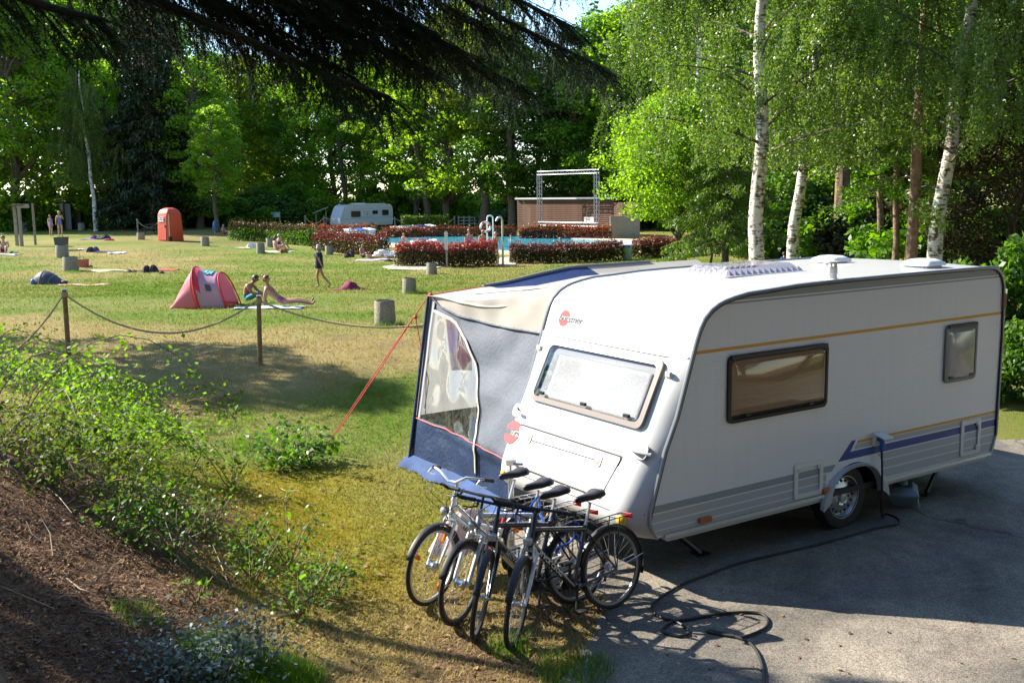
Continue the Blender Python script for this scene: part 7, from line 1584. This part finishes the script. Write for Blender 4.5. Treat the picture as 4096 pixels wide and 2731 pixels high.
# ---------------------------------------------------------------- birches
def birch(seed, H, tr, fork=None, n_tw=720, per=130, leaf=.082, cr=4.2, zlo=2.2, lean=(0, 0), kink=0):
    global rng
    rng = np.random.default_rng(seed); random.seed(seed); mb = MB(); tp = trunk_pts(H, lean, 14, .06)
    if kink: tp = [p+Vector((kink*math.exp(-((p.z-2.6)/.8)**2), 0, 0)) for p in tp]
    fine = smooth_path(tp, 3); n_ = len(fine); mb.tube(fine, [tr*(1.22 if i == 0 else 1)*(1-.72*i/n_) for i in range(n_)], 14)
    lbs = []; P = []
    for k in range(34):
        lb = MB(); lbs.append(lb)
        f = rng.uniform(.22, .97); j = int(f*(n_-1)); q = fine[j]; a = rng.uniform(0, 2*pi); L = cr*(1.15-f*.8)*rng.uniform(.65, 1.1); e = q+Vector((L*cos(a), L*sin(a), L*rng.uniform(.15, .55))); pts = limb(lb, q, e, tr*.26*(1.1-f), .012, .1, 7, 5)
        for _ in range(n_tw//34):
            i = rng.integers(2, 8); b0 = pts[i]+Vector(tuple(rng.normal(size=3)*.18)); ln = min(rng.uniform(.7, 2.9), max(.4, b0.z-zlo)); m_ = int(per*ln/1.8)
            dr = rng.normal(size=2)*.22; t = rng.uniform(0, 1, m_); x = np.stack([b0.x+dr[0]*t*ln+rng.normal(size=m_)*.055, b0.y+dr[1]*t*ln+rng.normal(size=m_)*.055, b0.z-t*ln+rng.normal(size=m_)*.06], 1); P.append(x)
            if _ % 2 == 0: lb.tube([b0, b0+Vector((dr[0]*ln*.5, dr[1]*ln*.5, -ln*.45)), b0+Vector((dr[0]*ln, dr[1]*ln, -ln*.95))], [.006, .005, .003], 3, cap=False)
    P = np.concatenate(P); V, F = leaves(P, leaf, .72, up=.15, droop=1.2)
    return [('crown', np_mesh('crown', V, F, LB)), ('trunk', mb.mesh('trunk', birch_m))]+[('limb', q.mesh('limb', bark)) for q in lbs]
def place_birch(label, parts, pos, yaw=0, s_=1.0):
    t = thing('birch_tree', label, 'tree', pos, yaw, 'birches beside the caravan'); t.scale = (s_,)*3
    for nm, me in parts:
        o = bpy.data.objects.new(nm, me); COL.objects.link(o); o.parent = t
B1 = birch(41, 15, .225, cr=4.6, zlo=3.7); B2 = birch(42, 14.5, .21, cr=4.3, zlo=4.0, lean=(1.3, -.3), kink=-.16)
place_birch('tall birch with hanging foliage and thick white trunk left of the rooflight', B1, at_d(3035, 30), RIGHT)
place_birch('slimmer birch just right of the thick white trunk', B2, at_d(3180, 36), RIGHT+.4, .98)
place_birch('crooked birch trunk rising above the caravan rear', B2, at_d(3755, 32), RIGHT-.05, 1.05)
place_birch('birch behind the small hornbeam whose hanging foliage fills the middle of the treeline', B1, at_d(2790, 55), RIGHT+2.0, 1.25)
place_birch('distant birch with white trunk right of the lockers', B2, at_d(372, 98), 2.0, .95)
# pines near the right
def pine_trunk(label, px, wpx, d, H, yaw):
    q = at_d(px, d); m = mpp(q); r = wpx*m/2; t = thing('pine_tree', label, 'tree', q, yaw, 'pines behind the caravan rear'); mb = MB(); pts = trunk_pts(H, (random.uniform(-.4, .4), 0), 9, .05); mb.tube(pts, [r*(1.2 if i == 0 else 1-.06*i) for i in range(10)], 12); mb.build('trunk', bark_pine, t)
    global rng
    P = []
    for k in range(26):
        lb = MB(); z = H*random.uniform(.18, 1); a = random.random()*6.28; L = random.uniform(.9, 2.2)*(1.15-z/H*.6); e = Vector((pts[int(z/H*9)].x+L*cos(a), L*sin(a), z-.25*L)); limb(lb, (pts[int(z/H*9)].x, 0, z), e, .03, .008, .06, 4, 4); lb.build('limb', bark, t); m_ = 170; t_ = rng.uniform(.25, 1, m_); P.append(np.stack([e.x*t_+rng.normal(size=m_)*.14, e.y*t_+rng.normal(size=m_)*.14, z-.25*L*t_+rng.normal(size=m_)*.10-.1], 1))
    V, F = leaves(np.concatenate(P), .16, .4, up=.5); o = bpy.data.objects.new('crown', np_mesh('crown', V, F, LX if px > 3600 else LM)); COL.objects.link(o); o.parent = t
pine_trunk('slender grey pine trunk left of the pair behind the caravan', 3525, 27, 40, 13, 0); pine_trunk('second pine trunk from the left behind the caravan', 3590, 27, 36, 13, 1); pine_trunk('stout reddish pine trunk with bright green twigs behind the roof vent', 3650, 48, 33, 14, 2); pine_trunk('grey trunk just left of the crooked birch', 3720, 26, 40, 12, 3)
# small hornbeam and sapling, larch, copper beech
HC, HT_ = broad_crown(51, H=7.2, r=3.7, base=.36, n_cl=120, n_leaf=42000, leaf=.14)
plant_tree('hornbeam_tree', 'small bright green tree with low spreading crown left of the birches', HC, HT_, at(2728, 1072), 1.0, LG, RIGHT)
plant_tree('hornbeam_tree', 'thin sapling right of the small bright green tree', HC, HT_, at(2838, 1060), .62, LG, RIGHT+2)
LC_, LT_ = conifer(52, H=9, r=2.4, base=.12, nb=80, leaf=.16, hang=.5, per=420); plant_tree('larch_tree', 'light green feathery larch left of the thick birch trunk', LC_, LT_, at_d(2905, 43), 1.0, LX)
CB, CT = broad_crown(53, H=8.5, r=3.2, base=.06, n_cl=120, n_leaf=60000, leaf=.105); plant_tree('copper_beech', 'copper-leaved beech filling the right edge behind the caravan', CB, CT, at_d(4080, 37), 1.1, LC, 1.0)
# trees beyond the left picture edge whose shade falls across the lawn and bank
for i, (u_, v_, H, k, lb) in enumerate(((-14.4, 22, 9, 4, 'leafy tree left of the picture shading the slope'), (-31, 38, 10, 4, 'leafy tree left of the picture shading the far lawn'), (-46, 58, 11, 4, 'leafy tree left of the picture near the post frame'), (-10.2, 8.9, 9, 4, 'leafy tree left of the picture shading the bank'))):
    x_, y_ = xy(u_, v_); plant_tree('shade_tree', lb, CR[k][0], CR[k][1], (x_, y_, gz(x_, y_)-.1), H/20*.85, LM, i*1.3, None, 'shade trees left of the view', sz=H/20)
x_, y_ = xy(-8.3, 11.2); plant_tree('shade_tree', 'high crowned tree left of the picture shading the asphalt edge', CR[5][0], CR[5][1], (x_, y_, gz(x_, y_)-.1), .32, LM, 0, None, 'shade trees left of the view', sz=.46)
# unseen trees behind and beside the viewpoint, added to block sky light
for i, (u_, v_, H, k) in enumerate(((-14, -5, 17, 0), (-7, -10, 18, 1), (0, -8, 17, 3), (6, -8, 18, 0), (12, -6, 18, 1), (17, -2, 18, 3), (21, 4, 18, 0), (24, 10, 18, 1), (26, 17, 18, 3), (28, 25, 17, 0), (3, -15, 20, 1), (14, -13, 20, 3), (24, -6, 20, 0))):
    x_, y_ = xy(u_, v_); plant_tree('sky_block_tree', 'unseen leafy tree behind the viewpoint blocking sky light, %s from the left' % words[i], CR[k][0], CR[k][1], (x_, y_, gz(x_, y_)-.1), H/20*1.35, LK, i*1.1, None, 'unseen trees blocking sky light', sz=H/20)
# ================================================================== foreground spruce with overhanging branches
NS = leafmat('needle_near', (.010, .024, .012), (.024, .046, .022), .10, rough=.7, spec=.12)
sx_, sy_ = xy(-3.3, 5.2)
spr = thing('spruce_tree', 'large dark spruce at the left whose branches hang across the top', 'tree', (sx_, sy_, gz(sx_, sy_)-.1)); so_ = spr.location.copy()
mb = MB(); mb.tube([(0.1*sin(z), .1*cos(z*1.3), z) for z in np.linspace(0, 13, 20)], [.46 if i == 0 else .36*(1-i/26) for i in range(20)], 18); mb.build('trunk', pbr('spruce_bark', (.15, .12, .085), .95, var=.6, vscale=16, bump=1.2, bscale=22), spr)
mb = MB()
for a in (-.3, .8, 2.0, 3.6, 5.0): mb.tube([(.2*cos(a), .2*sin(a), .5), (.42*cos(a), .42*sin(a), .2), (.62*cos(a), .62*sin(a), gz(sx_+.62*cos(a), sy_+.62*sin(a))-so_.z-.04)], [.14, .11, .03], 8)
mb.build('root_flare', MATS['spruce_bark'], spr)
rng = np.random.default_rng(77); random.seed(77)
BR = [  # rise of the start above the tip, tip (photo px, distance)
 (.9, (1450, 300, 8.2)), (1.1, (2430, 390, 10.0)), (1.0, (2290, 150, 9.6)), (.9, (1880, 330, 8.8)), (.8, (1650, 60, 8.6)), (.6, (1560, 500, 7.8)), (.0, (420, 120, 6.2)), (.7, (900, 60, 7.6)), (1.2, (2250, -80, 9.0)), (.9, (2080, 450, 9.4)), (.7, (1300, 150, 8.0)), (.8, (1980, 230, 9.0)), (.6, (1150, 250, 7.6)), (.9, (1750, 180, 8.4)), (.6, (1400, 60, 7.8)), (.8, (1700, 380, 8.3)), (.7, (1350, 380, 7.9)), (.9, (1600, 270, 8.2))]
for bi, (z0, (px, py, d)) in enumerate(BR):
    r_ = ray(px, py-(110 if py > 200 else 40)); tip = CAM+r_*d-so_; a = Vector((0, 0, tip.z+z0)); L = (tip-a).length; mid = a.lerp(tip, .5)+Vector((0, 0, .16)); pts = smooth_path([a, a.lerp(mid, .5)+Vector((0, 0, .08)), mid, mid.lerp(tip, .6)-Vector((0, 0, .02)), tip], 6)
    mb = MB(); mb.tube(pts, [.05*(1-.9*i/len(pts))+.004 for i in range(len(pts))], 7); NV_ = []; NF = 0; segs_ = []
    D = (tip-a).normalized(); S_ = D.cross(Vector((0, 0, 1))).normalized()
    n_tw = int(L*34)
    for k in range(n_tw):
        f = .30+.70*(k/n_tw)**.8; i = f*(len(pts)-1); q = pts[int(i)].lerp(pts[min(int(i)+1, len(pts)-1)], i-int(i)); s_ = 1 if k % 2 else -1
        ln = (.50-.30*f)*rng.uniform(.4, 1.05)+.10; w = (S_*s_*rng.uniform(.35, 1.0)+D*rng.uniform(.3, .8)+Vector((0, 0, -rng.uniform(.1, .95)))).normalized(); e = q+w*ln+Vector((0, 0, -.18*ln)); m1 = q.lerp(e, .5)+Vector((0, 0, .04*ln))
        mb.tube([q, m1, e], [.006, .004, .002], 3, cap=False); segs_ += [(q, m1), (m1, e)]
        for _ in range(2+int(ln*4)):
            g = rng.uniform(.2, .95); b0 = q.lerp(e, g); w2 = (w+S_*rng.normal()*.7+D*rng.normal()*.3+Vector((0, 0, -rng.uniform(.2, 1.0)))).normalized(); e2 = b0+w2*rng.uniform(.10, .28); segs_.append((b0, e2))
    for i in range(len(pts)//2, len(pts)-1): segs_.append((pts[i], pts[i+1]))
    mb.build('branch', MATS.get('spruce_twig') or pbr('spruce_twig', (.035, .028, .02), .95), spr)
    A = np.array([s[0] for s in segs_]); B = np.array([s[1] for s in segs_]); Ln = np.linalg.norm(B-A, axis=1); cnt = np.maximum(4, (Ln*240)).astype(int); idx = np.repeat(np.arange(len(A)), cnt); n_ = len(idx); t = rng.uniform(0, 1, n_)[:, None]; base = A[idx]*(1-t)+B[idx]*t; dd = ((B-A)/(Ln[:, None]+1e-6))[idx]; rr = rng.normal(size=(n_, 3)); rr -= dd*np.sum(rr*dd, 1)[:, None]; rr /= np.linalg.norm(rr, axis=1)[:, None]; tipn = base+(rr*.8+dd*.6)*rng.uniform(.018, .034, n_)[:, None]; sd = np.cross(rr, dd)*.0027
    V = np.stack([base-sd, base+sd, tipn], 1).reshape(-1, 3); F = np.arange(n_*3).reshape(-1, 3); o = bpy.data.objects.new('needles', np_mesh('needles', V, F, NS)); COL.objects.link(o); o.parent = spr; o['kind'] = 'stuff'

# ================================================================== bramble and weeds on the bank
BL1 = leafmat('bramble_leaf', (.075, .165, .015), (.15, .25, .03), .42, rough=.55, spec=.2); BL2 = leafmat('bramble_leaf_dull', (.05, .095, .02), (.11, .15, .03), .35, rough=.55, spec=.2); cane = pbr('cane', (.20, .15, .08), .8, var=.3); SILV = leafmat('leaf_silver', (.13, .18, .15), (.26, .32, .27), .15, tcol=(1, 1.1, 1)); NET = leafmat('leaf_weed', (.05, .13, .02), (.11, .22, .03), .35)
def leaf_mesh(nm, mt, w_=.62):
    vs = []; prof = ((0, .0), (.12, .62), (.35, 1.0), (.6, .85), (.82, .45), (1.0, 0))
    for x, k in prof: vs += [(x, k*w_*.5, .10*k+.06*sin(x*3)), (x, 0, .04*sin(pi*x)), (x, -k*w_*.5, .10*k+.05*sin(x*4))]
    mb = MB(); mb.add(vs, [f for i in range(5) for f in ((3*i, 3*i+1, 3*i+4, 3*i+3), (3*i+1, 3*i+2, 3*i+5, 3*i+4))]); return mb.mesh(nm, mt, True, 80)
LMESH = [leaf_mesh('leaf', BL1, .78), leaf_mesh('leaf', BL2, .72)]
def add_leaf(par, me, p, d, nrm, s_):
    d = d.normalized(); y = nrm.cross(d).normalized(); z = d.cross(y); M = Matrix((d, y, z)).transposed().to_4x4()*1.0
    o = bpy.data.objects.new('leaf', me); COL.objects.link(o); o.parent = par; o.matrix_basis = Matrix.Translation(p) @ M @ Matrix.Diagonal((s_, s_, s_, 1)); return o
def rv(): return Vector((random.uniform(-1, 1), random.uniform(-1, 1), random.uniform(-1, 1)))
def leafy(label, name, pos, canes, nleaf, lsize, mesh_i, cat='bush', stuff=0, smat=None, ssize=.05, group=None):
    """canes: list of point lists (world); leaves set along them"""
    o = thing(name, label, cat, pos, 0, group); o0 = Vector(pos)
    for c in canes:
        mb = MB(); mb.tube([p-o0 for p in c], [.006*(1-.6*i/len(c))+.0015 for i in range(len(c))], 5); mb.build('stem', cane, o)
    per = max(1, nleaf//len(canes)); P = []
    for c in canes:
        for k in range(per):
            t = (random.uniform(.25, 1))**.7*(len(c)-1); i = min(int(t), len(c)-2); p = c[i].lerp(c[i+1], t-i)-o0; ax = (c[i+1]-c[i]).normalized(); sd = rv().cross(ax).normalized(); d = (sd+ax*.5+Vector((0, 0, -.15))).normalized(); n_ = (Vector((0, 0, 1))+rv()*.55).normalized(); s_ = lsize*random.uniform(.7, 1.2); q = p+d*s_*.35
            add_leaf(o, LMESH[mesh_i if random.random() < .7 else 1], q, d, n_, s_)
            if k % 2 == 0: add_leaf(o, LMESH[mesh_i], q, (d+n_.cross(d)*.9), n_, s_*.8); add_leaf(o, LMESH[mesh_i], q, (d-n_.cross(d)*.9), n_, s_*.8)
        if stuff:
            m_ = stuff//len(canes); t = np.random.default_rng(len(P)).uniform(.0, 1, m_)*(len(c)-1); i = np.minimum(t.astype(int), len(c)-2); C = np.array([tuple(p-o0) for p in c]); P.append(C[i]+(C[i+1]-C[i])*(t-i)[:, None]+rng.normal(size=(m_, 3))*.11)
    if stuff:
        V, F = leaves(np.concatenate(P), ssize, .7, up=.9); f = bpy.data.objects.new('foliage', np_mesh('foliage', V, F, smat)); COL.objects.link(f); f.parent = o; f['kind'] = 'stuff'
    return o
random.seed(5); rng = np.random.default_rng(55)
def cane_path(b, tipd, L, arch=.5, k=8):
    d = Vector(tipd).normalized(); out = []
    for i in range(k+1):
        t = i/k; p = b+d*L*t; p.z += arch*L*(t-1.15*t*t)*1.6; g = gz(p.x, p.y)+.02; p.z = max(p.z, g); out.append(p)
    return out
def bank_pt(px, py): return at(px, py)
canes = []
for k in range(58):
    px = random.uniform(-170, 600); py = 1660+.25*px+random.uniform(-150, 70)-.25*max(0, 400-px)*.0; b = bank_pt(px, py); a = random.uniform(-1.2, 2.2); u_, v_ = math.cos(a), math.sin(a); canes.append(cane_path(b, (RT[0]*u_+FW[0]*v_, RT[1]*u_+FW[1]*v_, .25), random.uniform(.7, 1.5)*(1.6 if px < 300 else .7), random.uniform(.5, .95)))
leafy('large sunlit bramble bush spilling over the bank at the left', 'bramble_bush', bank_pt(200, 1720), canes, 130, .095, 0, stuff=5600, smat=BL1, ssize=.06)
canes = []
for k in range(46):
    px = random.uniform(-60, 760); py = 1800+.25*px+random.uniform(-90, 160); b = bank_pt(px, py); a = random.uniform(-1.2, 2.2); u_, v_ = math.cos(a), math.sin(a); canes.append(cane_path(b, (RT[0]*u_+FW[0]*v_, RT[1]*u_+FW[1]*v_, .35), random.uniform(.3, .8), random.uniform(.4, .9)))
leafy('tangled duller brambles and stems on the slope below the sunlit bush', 'bramble_tangle', bank_pt(480, 1930), canes, 60, .07, 1, stuff=3200, smat=BL2, ssize=.05)
canes = [cane_path(bank_pt(640+20*k, 1610+22*k), (RT[0]+.15*FW[0], RT[1]+.15*FW[1], .05), 1.25-.12*k, .55) for k in range(4)]
leafy('long arching bramble shoot with broad bright leaves reaching right', 'bramble_shoot', bank_pt(660, 1640), canes, 36, .105, 0)
b0 = bank_pt(1180, 1870); canes = [cane_path(b0+rv()*.12, (RT[0]*cos(a)+FW[0]*sin(a), RT[1]*cos(a)+FW[1]*sin(a), .7), random.uniform(.5, .9), .35) for a in np.linspace(0, 6, 15)]
leafy('bright leafy knotweed shrub where the guy rope meets the ground', 'leafy_shrub', b0, canes, 60, .10, 0, stuff=700, smat=NET, ssize=.08)
# dead twigs and dry canes under the bramble
dt = thing('dry_twigs', 'dry grey twigs and dead canes lying under the bramble bush', 'twigs', bank_pt(450, 1800))
for k in range(80):
    b = bank_pt(random.uniform(-20, 1150), random.uniform(1650, 2500)); mb = MB(); a = random.random()*6.28; L = random.uniform(.25, .9); e = b+Vector((L*cos(a), L*sin(a), 0)); e.z = gz(e.x, e.y)+random.uniform(.0, .25); m1 = b.lerp(e, .5)+rv()*.04; m1.z = max(m1.z, gz(m1.x, m1.y)+.02); mb.tube([b+Vector((0, 0, .01))-dt.location, m1-dt.location, e-dt.location], [.006, .005, .002], 4); mb.build('twig', pbr('dead_wood', (.34, .27, .19), .9, var=.4) if 'dead_wood' not in MATS else MATS['dead_wood'], dt)
weeds = [(560, 2170, .32, 'bright young weed in the sunlit litter strip'), (700, 2230, .42, 'dark leafy weed beside the litter shadow'), (460, 2130, .36, 'small maple seedling on the brown litter'), (820, 2150, .45, 'thin tall weed leaning right on the bank'), (980, 2230, .45, 'leafy bramble seedling in the middle of the bank'), (1010, 2330, .42, 'weed clump on the lower bank'), (1160, 2260, .50, 'branching weed at the foot of the bank'), (1250, 2410, .45, 'dark weed clump left of the bicycles'), (1200, 2480, .42, 'lowest weed clump before the bicycles'), (1330, 2390, .34, 'small weed with pointed leaves near the bicycles'), (640, 2080, .45, 'tall weed stem at the upper bank'), (930, 1960, .5, 'weed sprig below the bramble shoot'), (780, 2420, .22, 'small green tuft in the shaded lower bank')]
for i, (px, py, h, lb) in enumerate(weeds):
    b = bank_pt(px, py); cs = [cane_path(b+rv()*.03, (cos(a), sin(a), 1.6), h*random.uniform(.7, 1.2), .1, 5) for a in np.linspace(0, 6, 6 if h > .2 else 3)]; leafy(lb, 'weed', b, cs, 14 if h > .2 else 4, .07 if h > .2 else .06, i % 2, 'weed', 260 if h > .3 else 0, NET, .04, 'weeds on the bank')
b = bank_pt(860, 2700); cs = [cane_path(b+Vector((random.uniform(-.38, .38), random.uniform(-.2, .2), 0)), (cos(a), sin(a), 1.6), random.uniform(.16, .34), .1, 5) for a in np.linspace(0, 6, 26)]
for c in cs: pass
leafy('silvery grey-green leafy plant at the bottom edge', 'silver_plant', b, cs, 26, .05, 1, 'plant', 2200, SILV, .04)
# grass: blades follow the ground's own cover
def blades(name, label_kind, X, Y, h, w_, mat, lean=.5, keepcover=True):
    n_ = len(X); Z = tz(X, Y); a = rng.uniform(0, 2*pi, n_); hh = h*rng.uniform(.5, 1.3, n_); lx = rng.normal(size=n_)*lean*hh; ly = rng.normal(size=n_)*lean*hh
    V = np.empty((n_, 3, 3)); V[:, 0] = np.stack([X-np.cos(a)*w_, Y-np.sin(a)*w_, Z-.005], 1); V[:, 1] = np.stack([X+np.cos(a)*w_, Y+np.sin(a)*w_, Z-.005], 1); V[:, 2] = np.stack([X+lx, Y+ly, Z+hh], 1)
    me = np_mesh(name, V.reshape(-1, 3), np.arange(n_*3).reshape(-1, 3), mat)
    if keepcover: put_cover(me, np.repeat(X, 3), np.repeat(Y, 3))
    o = bpy.data.objects.new(name, me); COL.objects.link(o); o['kind'] = 'stuff'; return o
asph = lambda x, y: inpoly(x, y, ASPH)
def scatter(n_, v0, v1, u0=-.56, u1=.62, p=1.0):
    v = 1/(rng.uniform(1/v1, 1/v0, n_)**p)**(1/p); u = rng.uniform(u0, u1, n_)*v; return xy(u, v)
X, Y = scatter(230000, 6.3, 34); k = ~asph(X, Y); X, Y = X[k], Y[k]; lit, dry, moss, bare = cover(X, Y); u_, v_ = uv(X, Y); k = (rng.uniform(size=len(X)) > np.clip(lit*.93+bare*.6, 0, .97)) & ~((u_ > .2) & (v_ > 9) & (v_ < 15.5)); X, Y = X[k], Y[k]; u_, v_ = uv(X, Y)
blades('grass', 0, X, Y, .030+.016*np.clip(v_/12, 0, 2), .0032+.0028*np.clip(v_/10, 0, 3), blade_m, .8)
X, Y = scatter(70000, 34, 62, -.55, .35); blades('grass', 0, X, Y, .07, .018, blade_m, .7)
# tall tufts along shadows, feet of bins and posts
LT = leafmat('grass_green', (.05, .13, .01), (.12, .22, .03), .35)
cx = []; cy = []
for px, py, r_, n_ in ((980, 2690, .35, 2600), (1130, 2715, .30, 1500), (1000, 2660, .2, 900), (560, 2470, .2, 160), (1560, 1305, .35, 500), (1665, 1175, .35, 400), (290, 1090, .35, 300), (1050, 1780, .5, 500), (900, 1700, .5, 500), (860, 2600, .25, 700), (2050, 2600, .2, 250), (2300, 2690, .3, 500)):
    q = at(px, py); a = rng.uniform(0, 2*pi, n_); rr = r_*np.sqrt(rng.uniform(size=n_)); cx.append(q.x+rr*np.cos(a)); cy.append(q.y+rr*np.sin(a))
blades('grass_tufts', 0, np.concatenate(cx), np.concatenate(cy), .12, .004, LT, .45, False)
X, Y = scatter(60000, 15, 46, -.55, .3); k = (wob(X, Y, 2.6, off=8)+.5*wob(X, Y, 7.0, off=2) > .62); blades('grass_clumps', 0, X[k], Y[k], .11, .007, blade_m, .5)
# needles, straw and leaf litter on the bank
X, Y = scatter(90000, 4.6, 13, -.62, .05); lit, dry, moss, bare = cover(X, Y); k = rng.uniform(size=len(X)) < np.clip(lit*1.2, 0, 1); X, Y = X[k], Y[k]; n_ = len(X); Z = tz(X, Y)+rng.uniform(.002, .02, n_); a = rng.uniform(0, 2*pi, n_); L = rng.uniform(.015, .05, n_); D = np.stack([np.cos(a), np.sin(a), rng.normal(size=n_)*.35], 1)*L[:, None]; S_ = np.stack([-np.sin(a), np.cos(a), rng.normal(size=n_)*.4], 1)*rng.uniform(.001, .006, n_)[:, None]; C = np.stack([X, Y, Z], 1)
lt = np_mesh('leaf_litter', np.stack([C-D, C+S_, C+D, C-S_], 1).reshape(-1, 3), np.arange(n_*4).reshape(-1, 4), leafmat('litter', (.085, .05, .03), (.33, .19, .11), .1, tcol=(1, .8, .6), rough=.8, spec=.15)); o = bpy.data.objects.new('leaf_litter', lt); COL.objects.link(o); o['kind'] = 'stuff'
# fallen leaves and stones on asphalt
X, Y = scatter(2600, 6.4, 16, -.1, .62); k = asph(X, Y); X, Y = X[k], Y[k]; n_ = len(X); V, F = leaves(np.stack([X, Y, np.full(n_, .016)], 1), rng.choice([.012, .02, .045], n_, p=[.75, .2, .05]), .6, up=4.0)
o = bpy.data.objects.new('asphalt_debris', np_mesh('asphalt_debris', V, F, MATS['litter'])); COL.objects.link(o); o['kind'] = 'stuff'

# larger fallen leaves scattered over the bank and dry grass
X, Y = scatter(5200, 4.8, 13, -.62, .02); k = ~asph(X, Y); X, Y = X[k], Y[k]; n_ = len(X); V, F = leaves(np.stack([X, Y, tz(X, Y)+.012], 1), rng.choice([.025, .04, .06], n_, p=[.5, .38, .12]), .7, up=2.2, fold=.12)
o = bpy.data.objects.new('fallen_leaves', np_mesh('fallen_leaves', V, F, leafmat('fallen_leaf', (.14, .075, .03), (.38, .25, .12), .15, tcol=(1, .8, .6), rough=.7, spec=.2))); COL.objects.link(o); o['kind'] = 'stuff'
